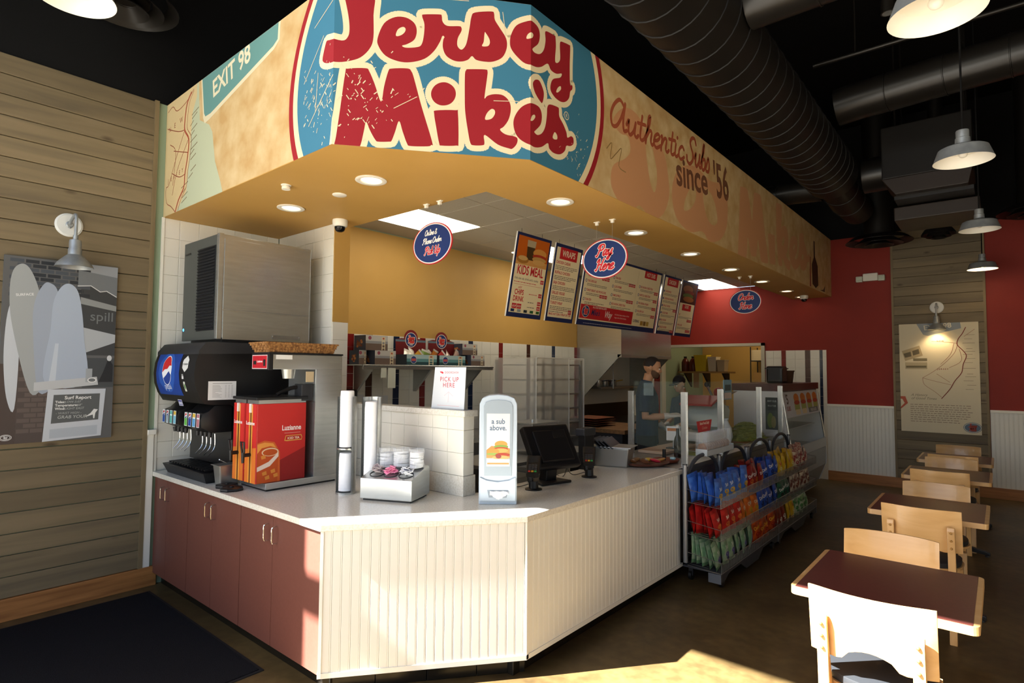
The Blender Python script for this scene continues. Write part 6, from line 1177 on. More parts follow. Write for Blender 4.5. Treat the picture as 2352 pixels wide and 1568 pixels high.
# ---- wooden platter of cookies
t = thing('cookie_platter', 'oval wooden platter of wrapped cookies on the counter', 'platter', (-2.42, 4.70, ZT), math.radians(52))
obj('plate', MB().lathe([(0.0005, 0.0), (0.6, 0.0), (0.9, 0.5), (1.0, 1.0), (0.97, 1.0), (0.86, 0.6), (0.6, 0.25), (0.0005, 0.2)], n=36, M=Matrix.Diagonal((0.225, 0.16, 0.035, 1))), wood('platter_wood', '#5b2d1c', '#7a4029', 0, 3, 0.4, False), t, smooth=True)
w = Matrix.Translation((-2.42, 4.70, ZT)) @ Matrix.Rotation(math.radians(52), 4, 'Z'); random.seed(8)
for k, (px, py, c, l) in enumerate(((-0.13, 0.0, '#7a4a2a', 'chocolate brown'), (-0.07, 0.05, '#9a6a3c', 'tan'), (-0.02, -0.03, '#6b3c22', 'dark brown'), (0.05, 0.04, '#d9b53a', 'yellow'), (0.08, -0.03, '#b5263a', 'crimson'), (0.15, 0.0, '#a8763e', 'golden brown'))):
    p = w @ Vector((px, py, 0.035)); o = obj('wrapped_cookie', MB().ball((0, 0, 0.012), 0.05, 14, 8, sc=(1, 0.85, 0.32)), mat('cookie_'+l.replace(' ', '_'), c, 0.35, 0, 0.6, coat=0.5), None, smooth=True); o.location = p; o.rotation_euler = (random.uniform(-.3, .3), random.uniform(-.3, .3), random.uniform(0, 3)); tag(o, l+' wrapped cookie on the wooden platter', 'cookie', 'wrapped cookies')
# ================================================================== PREP LINE AND SNEEZE GUARD
t = thing('prep_line', 'refrigerated sandwich prep counter behind the chip racks', 'prep counter', (-2.13, 4.79, 0))
obj('body', MB().box(-0.80, -0.02, 0.0, 3.18, 0.1, 0.86), M_steelv, t, bevel=0.004); obj('top', MB().box(-0.84, 0.0, -0.055, 3.2, 0.865, 0.9), M_steelv, t, bevel=0.004); obj('kick', MB().box(-0.75, -0.08, 0.02, 3.16, 0.0, 0.1), M_tblk, t)
for k in range(7): obj('ingredient_well', MB().box(-0.42, -0.12, 0.75+k*0.33, 1.04+k*0.33, 0.9, 0.905).box(-0.40, -0.14, 0.77+k*0.33, 1.02+k*0.33, 0.905, 0.909, 1), [M_steelv, mat('ingredient_%d' % (k % 3), ('#7d8a3f', '#8f6a3a', '#a5a06a')[k % 3], 0.6)], t)
tag(obj('cutting_board', MB().box(-2.86, -2.56, 5.40, 6.25, 0.902, 0.932), mat('cutting_poly', '#b79f86', 0.5), bevel=0.008), 'long beige cutting board in front of the worker', 'cutting board')
M_glass = mat('sneeze_glass', '#9db5ad', 0.02, 0, 0.6, alpha=0.07)
t = thing('sneeze_guard', 'clear glass sneeze guard on five steel posts', 'sneeze guard', (-2.13, 4.78, 0.9))
posts = [(0.0, 0.11, 0.65), (0.0, 0.97, 0.66), (0.0, 2.16, 0.66), (0.0, 3.0, 0.66), (-0.76, 0.55, 0.63)]
for x, y, h in posts: obj('post', MB().box(x-0.032, x+0.022, y-0.02, y+0.02, 0.001, h).box(x-0.036, x+0.026, y-0.006, y+0.006, 0.001, h), M_steel, t, bevel=0.003)
for a, b in ((0, 1), (1, 2), (2, 3)): obj('glass_pane', MB().box(-0.004, 0.004, posts[a][1]+0.022, posts[b][1]-0.022, 0.10, 0.735), M_glass, t)
obj('glass_pane', MB().add([(-0.74, 0.56, 0.1), (-0.02, 0.13, 0.1), (-0.016, 0.137, 0.1), (-0.736, 0.567, 0.1), (-0.74, 0.56, 0.735), (-0.02, 0.13, 0.735), (-0.016, 0.137, 0.735), (-0.736, 0.567, 0.735)], [(0,3,2,1),(4,5,6,7),(0,1,5,4),(1,2,6,5),(2,3,7,6),(3,0,4,7)]), M_glass, t)
tag(obj('price_sticker', MB().box(-2.62, -2.52, 5.07, 5.075, 1.50, 1.62), mat('sticker_glassy', '#7d8f92', 0.3, alpha=0.35)), 'pale rectangular sticker on the glass before the worker', 'sticker')
t = thing('sauce_bottle', 'dark amber bottle with white cap on the prep counter', 'bottle', (-2.42, 5.38, 0.905)); obj('glass', MB().lathe([(0.0005, 0), (0.034, 0), (0.036, 0.01), (0.036, 0.15), (0.03, 0.18), (0.016, 0.21), (0.014, 0.28), (0.0005, 0.28)], n=20), mat('amber_glass', '#23130b', 0.12), t, smooth=True); obj('cap', MB().lathe([(0.017, 0.275), (0.017, 0.3), (0.0005, 0.302)], n=16), M_wht, t, smooth=True)
t = thing('pepper_mill', 'short black shaker in a red dish on the prep counter', 'shaker', (-2.37, 5.02, 0.905)); obj('dish', MB().lathe([(0.0005, 0), (0.1, 0), (0.12, 0.025), (0.117, 0.025), (0.0005, 0.006)], n=24), mat('terracotta', '#7c3d28', 0.6), t, smooth=True); obj('shaker', MB().cyl((-0.02, 0, 0.006), (-0.02, 0, 0.11), 0.016, n=12), M_blk, t, smooth=True); obj('wrapper', MB().ball((0.05, 0.03, 0.03), 0.03, 8, 6, sc=(1, .8, .5)), mat('foil_blue', '#9fc4c9', 0.3), t)
t = thing('cookie_rack', 'clear rack of bagged cookies with a red card on the sneeze guard', 'display rack', (-2.09, 5.03, 0.985)); obj('tray', MB().box(-0.005, 0.10, 0, 0.66, 0, 0.006).box(0.095, 0.1, 0, 0.66, 0, 0.05).box(-0.005, 0.1, 0, 0.004, 0, 0.06).box(-0.005, 0.1, 0.656, 0.66, 0, 0.06), mat('acrylic', '#dfe6e8', 0.1, alpha=0.5), t)
obj('red_card', MB().prism([(0.05, 0.20), (0.32, 0.20), (0.36, 0.30), (0.01, 0.30)], 0.0, 0.004, 'x'), mat('card_red', '#b22a2e', 0.5), t); f = Flat(); f.text('Baked Fresh Daily!', 0.185, 0.265, 0.034, '#f0dfd0', 1, 'C', bold=True, sx=0.85); f.text('Cookies', 0.185, 0.222, 0.036, '#e6b8a8', 1, 'C', shear=0.3); f.build('print', t, plane_map((0.004, 0, 0), (0,1,0), (0,0,1), (1,0,0)), 0.0003, 0.0006)
random.seed(12)
for k in range(12):
    b = thing('cookie_bag', 'clear bag with a cookie in the rack below the red card', 'cookie', (-2.05, 5.06+k*0.052, 0.992), 0, 'bagged cookies in the clear rack')
    obj('cookie', MB().lathe([(0.0005, -0.006), (0.038, -0.005), (0.042, 0), (0.038, 0.005), (0.0005, 0.007)], n=14, M=Matrix.Translation((0, 0, 0.06)) @ Matrix.Rotation(PI/2, 4, 'X')), mat('cookie_brown', '#94602f', 0.7, noise=(40, 2, (1,1,1), .4, .6), col2='#6d411c'), b); obj('bag', MB().prism([(-0.055, 0.0), (0.055, 0.0), (0.05, 0.2), (-0.05, 0.19)], -0.012, 0.012, 'y'), mat('cookie_film', '#e8ecee', 0.08, 0, 0.8, alpha=0.14), b)
# ---- meat slicer
t = thing('meat_slicer', 'grey meat slicer with red and white guard beside the worker', 'slicer', (-2.68, 6.72, 0.9))
obj('base', MB().box(-0.22, 0.2, -0.28, 0.32, 0.03, 0.14), M_wht, t, bevel=0.03); R1 = Matrix.Rotation(math.radians(-22), 4, 'X')
obj('blade', MB().lathe([(0.0005, -0.01), (0.15, -0.01), (0.16, 0.0), (0.15, 0.008), (0.0005, 0.012)], n=32, M=Matrix.Translation((0.0, 0.05, 0.32)) @ Matrix.Rotation(math.radians(70), 4, 'X')), M_chrome, t, smooth=True)
obj('gauge_plate', MB().box(-0.2, 0.2, -0.015, 0.015, -0.12, 0.14, M=Matrix.Translation((0.02, 0.12, 0.30)) @ R1), mat('slicer_grey', '#8e9a98', 0.35, 0.4), t, bevel=0.01); obj('red_guard', MB().box(-0.18, 0.2, -0.16, 0.14, -0.012, 0.012, M=Matrix.Translation((0.0, -0.16, 0.50)) @ Matrix.Rotation(math.radians(18), 4, 'X')), mat('slicer_red', '#9c1f22', 0.4), t, bevel=0.006)
obj('carriage', MB().box(-0.2, 0.2, -0.02, 0.24, -0.15, 0.15, M=Matrix.Translation((0.05, -0.14, 0.34)) @ R1), mat('slicer_pale', '#a9b5b2', 0.35, 0.3), t, bevel=0.02); obj('pusher_arm', MB().tube([(0.08, 0.30, 0.20), (0.06, 0.10, 0.52), (0.04, -0.02, 0.66)], 0.014, 8), M_steel, t, smooth=True); obj('knob', MB().ball((0.04, -0.04, 0.68), 0.03, 12, 8), M_blk, t, smooth=True)
for x in (-0.18, 0.16):
    for y in (-0.24, 0.28): obj('foot', MB().cyl((x, y, 0), (x, y, 0.03), 0.02, n=8), M_blk, t)
t = thing('scale', 'small white scale with a tilted label beside the slicer', 'scale', (-2.62, 5.72, 0.932)); obj('stand', MB().cyl((0, 0, 0), (0, 0, 0.09), 0.008, n=8), M_steel, t); obj('foot', MB().box(-0.06, 0.06, -0.05, 0.05, 0, 0.012), M_blk, t); obj('panel', MB().box(-0.07, 0.07, -0.008, 0.008, 0.08, 0.23, M=Matrix.Rotation(math.radians(20), 4, 'Z')), mat('paper', '#e8e8e4', 0.7), t, bevel=0.008); obj('orange_strip', MB().box(-0.06, 0.06, -0.0095, -0.008, 0.18, 0.21, M=Matrix.Rotation(math.radians(20), 4, 'Z')), mat('orange_label', '#c9762f', 0.6), t)
t = thing('carton', 'brown cardboard carton standing behind the slicer', 'box', (-2.95, 7.35, 0.9)); obj('sides', MB().box(-0.16, 0.2, -0.2, 0.25, 0, 0.5), mat('kraft', '#a98a63', 0.8), t); obj('flap', MB().add([(0.2, -0.2, 0.5), (0.2, 0.25, 0.5), (0.34, 0.28, 0.58), (0.34, -0.22, 0.58)], [(0,1,2,3)]), mat('kraft', '#a98a63', 0.8), t); obj('print', MB().box(0.2, 0.202, -0.1, 0.15, 0.2, 0.45), mat('carton_print', '#8fa3a8', 0.7), t)
lt = MB(); random.seed(6)
for k in range(260):
    a, r = random.uniform(0, 2*PI), random.uniform(0, 1)**0.5; hx, hy = r*math.cos(a), r*math.sin(a); z = (1-r*r)*0.2
    M = Matrix.Translation((hx*0.17, hy*0.36, z)) @ Matrix.Rotation(random.uniform(0, 6), 4, 'Z') @ Matrix.Rotation(random.uniform(-.8, .8), 4, 'X'); lt.box(-0.05, 0.05, -0.006, 0.006, -0.002, 0.002, M=M)
lt.lathe([(0.0005, 1.0), (0.5, 0.75), (0.8, 0.4), (1.0, 0.0)], n=20, M=Matrix.Diagonal((0.165, 0.35, 0.19, 1)))
o = obj('shredded_lettuce', lt, mat('lettuce', '#8a9440', 0.6, noise=(20, 3, (1,1,1), .35, .65), col2='#aab060')); o.location = (-2.42, 7.35, 0.91); o['kind'] = 'stuff'; tag(o, 'heap of shredded lettuce behind the glass', 'lettuce')
t = thing('plastic_bag', 'translucent white plastic bag hanging left of the lettuce', 'bag', (-2.40, 6.62, 0.92)); obj('film', MB().lathe([(0.0005, 0), (0.05, 0.01), (0.075, 0.08), (0.06, 0.18), (0.02, 0.26), (0.03, 0.28)], n=14), mat('white_film', '#d9e0e2', 0.35, alpha=0.85), t, smooth=True)
t = thing('menu_holder', 'small printed card clipped to the sneeze guard glass', 'sign', (-2.12, 5.80, 1.45)); obj('card', MB().box(-0.006, 0, 0, 0.22, 0, 0.2), mat('card_blue', '#6c8fa0', 0.5), t); f = Flat(); f.rect(0.01, 0.01, 0.21, 0.07, '#b7a8a0', 1); f.rect(0.03, 0.09, 0.19, 0.15, '#3d4c50', 1); f.build('print', t, plane_map((0,0,0), (0,1,0), (0,0,1), (1,0,0)), 0.0003, 0.0006)
# ---- deli case
t = thing('deli_case', 'refrigerated deli case with slanted glass front and maroon top', 'deli case', (-2.2, 8.02, 0)); Ld = 1.92
obj('body', MB().prism([(-0.58, 0.1), (0.02, 0.1), (0.12, 0.35), (0.13, 0.60), (0.09, 0.66), (-0.58, 0.66)], 0.03, Ld-0.03, 'y'), mat('case_grey', '#8b939b', 0.4), t, bevel=0.006); obj('kick', MB().box(-0.5, -0.05, 0.05, Ld-0.05, 0, 0.1), M_blk, t)
obj('front_band', MB().prism([(0.12, 0.62), (0.136, 0.62), (0.13, 0.75), (0.114, 0.75)], 0.03, Ld-0.03, 'y'), mat('case_band', '#a4adb5', 0.35), t)
for y in (0.0, Ld-0.03): obj('end_panel', MB().prism([(-0.6, 0.1), (0.03, 0.1), (0.13, 0.36), (0.13, 0.62), (0.11, 0.75), (0.0, 1.5), (-0.6, 1.5)], y, y+0.03, 'y'), mat('case_white', '#d7dadb', 0.35), t)
obj('canopy', MB().box(-0.62, 0.03, -0.01, Ld+0.01, 1.48, 1.575), mat('case_maroon', '#4d211d', 0.45), t, bevel=0.006); obj('front_glass', MB().prism([(0.106, 0.75), (0.112, 0.75), (0.0, 1.48), (-0.006, 1.48)], 0.03, Ld-0.03, 'y'), mat('case_glass', '#a9bcc0', 0.03, alpha=0.10), t)
for z in (0.95, 1.22): obj('glass_shelf', MB().box(-0.5, -0.02, 0.04, Ld-0.04, z, z+0.012), M_steelv, t)
for y in (0.02, Ld-0.04): obj('glass_rail', MB().tube([(0.118, y, 0.74), (0.006, y, 1.49)], 0.014, 6), M_steel, t)
f = Flat(); f.rect(0, 0, Ld-0.1, 0.34, '#c3c8d4', 0)
for k in range(4):
    a = 0.5+k*0.34; f.poly([(a,0.08),(a+0.26,0.08),(a+0.27,0.22),(a+0.25,0.24),(a+0.02,0.24)], '#9aa65a', 1); f.ell(a+0.14, 0.25, 0.13, 0.06, '#c4752f', 2, 22); f.ell(a+0.14, 0.185, 0.14, 0.03, '#a83a28', 3, 20); f.rect(a+0.02, 0.02, a+0.25, 0.09, '#d8c9a8', 2)
f.text("'5", 0.12, 0.18, 0.18, '#3a2a2a', 2, 'L', bold=True); f.text('SUBS', 0.12, 0.09, 0.08, '#8f3a30', 2, 'L', bold=True); f.rect(1.2, 0.02, 1.75, 0.09, '#6b7280', 4); f.text('FRESH SLICED', 1.475, 0.035, 0.055, '#c9ced6', 5, 'C', bold=True)
sv = Vector((-0.112, 0, 0.73)).normalized(); f.build('window_advert', t, plane_map(Vector((0.112, 0.05, 0.75))+sv*0.385, (0,1,0), sv, (sv.z, 0, -sv.x)), 0.0004, 0.001)
f = Flat(); f.rect(0, 0, 0.16, 0.42, '#434d4a', 0); f.rect(0.01, 0.25, 0.15, 0.41, '#2b3338', 1); f.text('ANY SUB', 0.08, 0.36, 0.035, '#aeb6b4', 2, 'C', bold=True, sx=0.8); f.text('IN A TUB', 0.08, 0.30, 0.03, '#aeb6b4', 2, 'C', bold=True, sx=0.8); f.ell(0.06, 0.12, 0.04, 0.1, '#6d7f45', 2, 20); f.ell(0.1, 0.1, 0.03, 0.08, '#8f8a5c', 3, 20)
f.build('side_poster', t, plane_map((-0.185, 0, 0.98), (1,0,0), (0,0,1), (0,-1,0)), 0.0004, 0.001)
t = thing('black_caddy', 'black caddy on top of the deli case', 'caddy', (-2.45, 8.75, 1.575)); obj('bin', MB().box(-0.1, 0.12, -0.14, 0.12, 0, 0.24), M_blk, t, bevel=0.03); obj('lip', MB().box(-0.11, 0.13, -0.15, 0.13, 0.2, 0.215), M_drk, t)
t = thing('woven_bowl', 'brown round woven bowl on top of the deli case', 'bowl', (-2.45, 9.12, 1.575)); obj('side', MB().lathe([(0.0005, 0), (0.12, 0), (0.14, 0.17), (0.13, 0.17), (0.11, 0.01)], n=20), mat('dark_wicker', '#4b2f1d', 0.8), t, smooth=True); obj('rim', MB().tube([(0.14*math.cos(a), 0.14*math.sin(a), 0.172) for a in [k*2*PI/20 for k in range(21)]], 0.01, 6), mat('dark_wicker', '#4b2f1d', 0.8), t)
# ================================================================== CHIP RACKS
M_rackg = mat('rack_grey', '#5c6168', 0.45); M_tubeg = mat('rack_tube', '#8f9399', 0.35, 0.6); M_wire = mat('wire_chrome', '#8a8c8e', 0.35, 0.8)
def chiprack(y0, label):
    t = thing('chip_rack', label, 'snack rack', (-2.03, y0, 0)); L = 1.54; D = 0.295
    for k, y in enumerate((0.012, L/2, L-0.012)):
        p = obj('upright', MB().cyl((0, y, 0.16), (0, y, 0.955), 0.019, n=14), M_tubeg, t, smooth=True); obj('end_cap', MB().cyl((0, y, 0.955), (0, y, 0.962), 0.021, n=14), M_blk, p)
    for k in range(2):
        a, b = 0.05+k*L/2, L/2-0.04+k*L/2; m = (a+b)/2; r = (b-a)/2
        obj('hoop', MB().tube([(0.0, m-r*math.cos(q), 0.80+0.20*math.sin(q)) for q in [j*PI/14 for j in range(15)]], 0.017, 8), mat('hoop_dark', '#3a3d44', 0.5), t, smooth=True)
    obj('base_rail', MB().prism([(0.0, 0.06), (0.10, 0.06), (0.16, 0.09), (0.22, 0.10), (L*0.5-0.3, 0.10), (L*0.5-0.16, 0.03), (L*0.5+0.16, 0.03), (L*0.5+0.3, 0.10), (L-0.2, 0.10), (L-0.1, 0.06), (L, 0.06), (L, 0.135), (0, 0.135)], D-0.012, D, 'x'), mat('rack_dark', '#34373d', 0.5), t)
    obj('base_deck', MB().box(-0.02, D, 0, L, 0.128, 0.138), mat('rack_dark', '#34373d', 0.5), t)
    for y in (-0.004, L-0.012): obj('end_bracket', MB().box(D-0.10, D+0.002, y, y+0.016, 0.052, 0.125), M_rackg, t)
    for x in (0.01, D-0.03):
        for y in (0.10, L-0.10):
            c = obj('caster', MB().cyl((x-0.012, y, 0.038), (x+0.012, y, 0.038), 0.038, n=16), M_blk, t, smooth=True); obj('caster_fork', MB().box(x-0.018, x+0.018, y-0.012, y+0.012, 0.04, 0.128), M_drk, c)
    for lv, z in enumerate((0.145, 0.40, 0.655)):
        b = MB(); zf = z-0.015; h = 0.085
        def wire(p, q, r=0.0018): b.tube([p, q], r, 4, cap=False)
        for zz in (0.0, h): wire((D+0.005, 0, zf+zz), (D+0.005, L, zf+zz), 0.0025)
        for y in (0.0, L): wire((0.02, y, z+h+0.02), (D+0.005, y, zf+h), 0.0025); wire((0.02, y, z), (D+0.005, y, zf), 0.0025); wire((D+0.005, y, zf), (D+0.005, y, zf+h), 0.0025)
        wire((0.02, 0, z), (0.02, L, z), 0.0025)
        for k in range(60): y = L*k/59; wire((D+0.005, y, zf), (D+0.005, y, zf+h)); 
        for k in range(30): y = L*k/29; wire((0.02, y, z), (D+0.005, y, zf))
        obj('wire_basket', b, M_wire, t)
    for k in range(9): z = 0.25+k*0.08; obj('back_wire', MB().cyl((0.0, 0, z), (0.0, L, z), 0.002, n=4), M_drk, t)
    return t
chiprack(4.64, 'nearer wire chip rack on casters standing against the counter'); chiprack(6.20, 'farther wire chip rack on casters before the deli case')
def bagprint(kind, w, h, d):
    f = Flat(); wd, col, sub = kind
    if wd: f.text(wd, 0.0, h*0.56, w*0.27, col, 1, 'C', bold=True, rot=0.3, sx=0.85)
    f.ell(0.0, h*0.36, w*0.26, h*0.09, sub, 0, 16); f.ell(0.02, h*0.22, w*0.2, h*0.05, sub, 0, 14)
    def mp(u, v, o):
        V = v/h; env = math.sin(PI*min(max((V-0.06)/0.88, 0.001), 0.999))**0.6; ex = max(0.0, 1-abs(u/(w/2))**2.6)
        return Vector((u*(1-0.06*env), -(d/2*env*ex+0.0015+0.005*env) - o, v))
    return f, mp
KIND = {
 'sky blue': ('#4a79c9', '#2f5cb0', ('Sun', '#dfe6ee', '#c9a24a')), 'crimson': ('#9d1c22', '#7a1218', ('Doritos', '#e8ddd6', '#c96a2a')), 'royal blue': ('#2457b8', '#173f92', ('Doritos', '#e6e6ea', '#1b2f6a')),
 'yellow': ('#d8b92a', '#c49c14', ("Lay's", '#b8242a', '#e9dfa0')), 'red and cream': ('#d9cfb8', '#8f2024', ('Miss', '#7a2a26', '#a8302c')), 'bright red': ('#c32a26', '#a01c1c', ('Sun', '#ecdcc8', '#e07a3a')),
 'orange': ('#d8752a', '#b9561a', ('Chips', '#f0dcb8', '#c9982a')), 'dark green': ('#1f6b52', '#17473a', ('Doritos', '#e0e4dc', '#2a2a26')), 'white and brown': ('#d4cdb8', '#6b3226', ('Miss', '#6b2a22', '#7a3a28')),
 'pale green': ('#9fb598', '#6f9870', ('Sun', '#e6ead8', '#6a5f9a')), 'dark orange': ('#c9541a', '#8f2a14', ('Cheetos', '#e9b03a', '#a02418')), 'maroon': ('#8c2a1c', '#6a1a14', ('', '#fff', '#d9d2c2')), 'leaf green': ('#c3cfb8', '#3f8a45', ('Miss', '#3a6a3a', '#4a8a4a'))}
ROWS = [('top', 0.655, ['sky blue']*5 + ['crimson']*3 + ['royal blue']*3 + ['yellow']*4 + ['red and cream']*4),
        ('middle', 0.40, ['bright red']*4 + ['orange']*3 + ['royal blue']*4 + ['dark green']*3 + ['white and brown']*5),
        ('bottom', 0.145, ['pale green']*6 + ['dark orange']*4 + ['maroon']*3 + ['yellow']*2 + ['leaf green']*4)]
BW, BH, BD = 0.152, 0.228, 0.055
meshes = {}
random.seed(33)
for kn_, (c1, c2, pr_) in KIND.items():
    ms = []
    for q in range(3): ms.append(bag(None, BW, BH, BD, [bagmat(c1, c2), bagmat(c2, c1)]))
    f, mp = bagprint(pr_, BW, BH, BD); po = f.build('logo', None, mp, 0.0003, 0.0006, rough=0.35); pm_ = po.data; C.objects.unlink(po); bpy.data.objects.remove(po); meshes[kn_] = (ms, pm_)
for rn, z, seq in ROWS:
    for ci, kn_ in enumerate(seq):
        y = 4.735 + ci*0.1545
        if 6.12 < y < 6.24: y += 0.02
        ms, pm_ = meshes[kn_]
        deep = 5 if ci < 2 else 3
        for dpt in range(deep):
            x = -1.785 - dpt*0.047
            o = link('chip_bag', random.choice(ms), None, (x + random.uniform(-.004, .004), y + random.uniform(-.008, .008), z - 0.008 + dpt*0.003 + random.uniform(0, .012)), (math.radians(random.uniform(-12, -1)), math.radians(random.uniform(-9, 9)), PI/2 + random.uniform(-.22, .22)))
            o.scale = (1, 0.86, random.uniform(.9, 1.07))
            tag(o, '%s chip bag in the %s tier of the chip racks' % (kn_, rn), 'chip bag', '%s bags, %s tier' % (kn_, rn))
            if dpt == 0: link('logo', pm_, o)
# ================================================================== DINING TABLES AND CHAIRS
M_maple = wood('maple', '#c99a5e', '#d9ae76', 0, 1.6, 0.35, True, False, '#d2a56a', 0.2)
M_maplez = wood('maple_upright', '#cb9c60', '#dab078', 2, 1.6, 0.35, True, False, None, 0.2)
M_lam = mat('table_laminate', '#5b2f2a', 0.35, 0, 0.4, noise=(40, 2, (1,1,1), 0.3, 0.7), col2='#552b27')
M_pad = mat('seat_vinyl', '#23262a', 0.5)
def table(y, label):
    t = thing('dining_table', label, 'table', (-0.43, y+0.365, 0)); a, b = 0.343, 0.365
    def rr(ax, by, r, n=5):
        P = []
        for cx, cy, s in ((ax-r, by-r, 0), (-ax+r, by-r, 1), (-ax+r, -by+r, 2), (ax-r, -by+r, 3)):
            for i in range(n+1): q = (s+i/n)*PI/2; P.append((cx+r*math.cos(q), cy+r*math.sin(q)))
        return P
    tp = obj('top_edge', MB().prism(rr(a, b, 0.03), 0.712, 0.748), M_maple, t, bevel=0.005); obj('laminate', MB().prism(rr(a-0.022, b-0.0015-0.004, 0.006), 0.7465, 0.7495), M_lam, t)
    obj('column', MB().cyl((0, 0, 0.03), (0, 0, 0.70), 0.038, n=18), M_blk, t, smooth=True); obj('top_plate', MB().box(-0.2, 0.2, -0.2, 0.2, 0.70, 0.712), M_blk, t)
    for q in range(4):
        M = Matrix.Rotation(q*PI/2+PI/4*0, 4, 'Z'); ft = obj('foot', MB().prism([(0.0, 0.06), (0.27, 0.02), (0.31, 0.012), (0.31, 0.045), (0.27, 0.055), (0.0, 0.11)], -0.028, 0.028, 'y', M=M), M_blk, t, bevel=0.008); obj('glide', MB().cyl(M @ Vector((0.285, 0, 0)), M @ Vector((0.285, 0, 0.014)), 0.016, n=10), M_drk, ft)
table(2.92, 'nearest dining table with its front edge in sunlight'); table(4.93, 'second dining table from the camera'); table(6.80, 'third dining table from the camera'); table(8.15, 'farthest dining table before the plank panel')
def chair():
    """sitter faces +y; the back stands at y = 0"""
    t = thing('dining_chair', 'chair', 'chair', (0, 0, 0), 0, 'maple dining chairs'); hw = 0.222
    def by(x): return -0.052*(1-(x/hw)**2)+0.012
    b = MB(); nx = 18; top = 0.838; th = 0.014
    def zb(x):
        ax = abs(x)
        if ax < 0.075: return 0.615 - 0.10*(ax/0.075)**2*0.2
        if ax < 0.10: return 0.595 - 0.03*(ax-0.075)/0.025
        return 0.56 + 0.0*ax
    cols_ = []
    for i in range(nx+1):
        x = -hw + 2*hw*i/nx; tz = top - 0.003*(abs(x)/hw)**8; lean = 0.03
        f0 = [(x, by(x)+lean-0.02, zb(x)), (x, by(x)+0.0-0.02-lean*0.4, tz)]; cols_.append((Vector(f0[0]), Vector(f0[1])))
    V = []; F = []
    for p, q in cols_: V += [p, q, q+Vector((0, th, 0)), p+Vector((0, th, 0))]
    for i in range(nx): 
        a, c = 4*i, 4*i+4
        for k in range(4): F.append((a+k, a+(k+1) % 4, c+(k+1) % 4, c+k))
    F += [(0, 3, 2, 1), (4*nx, 4*nx+1, 4*nx+2, 4*nx+3)]
    obj('backrest', MB().add(V, F), M_maple, t, bevel=0.003, smooth=True)
    for s in (-1, 1):
        x = s*0.165
        u = obj('upright', MB().prism([(0.045, 0.40), (-0.002, 0.55), (-0.036, 0.70), (-0.040, 0.735), (-0.056, 0.735), (-0.064, 0.71), (-0.042, 0.56), (-0.03, 0.40), (-0.03, 0.30), (0.02, 0.30)], x-0.021, x+0.021, 'x'), M_maplez, t, bevel=0.006)
        for z in (0.60, 0.65, 0.70): yy = -0.042-(z-0.56)*0.147; obj('screw', MB().ball((x, yy-0.0045, z), 0.0075, 10, 6), mat('screw_brass', '#b98c4e', 0.4, 0.5), u)
        obj('leg', MB().prism([(-0.03, 0.40), (0.03, 0.40), (-0.05, 0.0), (-0.085, 0.0)], x-0.02, x+0.02, 'x'), M_maplez, t, bevel=0.004); obj('leg', MB().prism([(0.34, 0.42), (0.40, 0.42), (0.46, 0.0), (0.425, 0.0)], x-0.02+s*0.02, x+0.02+s*0.02, 'x'), M_maplez, t, bevel=0.004)
        obj('side_rail', MB().prism([(-0.02, 0.385), (0.40, 0.385), (0.40, 0.43), (-0.02, 0.43)], x-0.012, x+0.012, 'x'), M_maplez, t)
    P = [(0.22*math.cos(a)*(1.0 if math.sin(a) > 0 else 0.98), 0.20+0.215*math.copysign(abs(math.sin(a))**0.75, math.sin(a))) for a in [k*2*PI/32 for k in range(32)]]
    obj('seat_shell', MB().prism(P, 0.43, 0.446), M_maple, t, bevel=0.004); obj('seat_pad', MB().prism([(x*0.95, 0.20+(y-0.20)*0.95) for x, y in P], 0.446, 0.478), M_pad, t, bevel=0.012, smooth=True)
    return t
ch0 = chair()
seats = [(-0.43, 2.755, 0, 'sunlit maple chair nearest the camera with its back to us'), (-0.495, 3.83, PI, 'maple chair facing us across the nearest table'), (-0.44, 4.79, 0, 'maple chair with its back to us at the second table'), (-0.43, 5.83, PI, 'maple chair facing us across the second table'),
         (-0.46, 6.66, 0, 'maple chair with its back to us at the third table'), (-0.43, 7.68, PI, 'maple chair facing us across the third table'), (-0.43, 8.0, 0, 'maple chair with its back to us at the farthest table'), (-0.43, 9.06, PI, 'farthest maple chair beneath the map poster')]
for i, (x, y, rz, l) in enumerate(seats):
    o = ch0 if i == 0 else dup(ch0, (x, y, 0), rz, l)
    o.location = (x, y, 0); o.rotation_euler = (0, 0, rz); o['label'] = l
# ---- entrance mat
t = thing('floor_mat', 'dark charcoal entrance mat on the concrete floor', 'mat', (-5.09, -0.3, 0)); obj('pile', MB().box(0.02, 1.79, 0.02, 1.985, 0, 0.009), mat('mat_pile', '#141416', 0.95, 0, 0.1, noise=(220, 2, (1,1,1), .4, .6), col2='#1f1f23', bump=(300, .4)), t); obj('rubber_border', MB().box(0, 1.81, 0, 2.005, 0, 0.005), mat('mat_rubber', '#101013', 0.7), t)
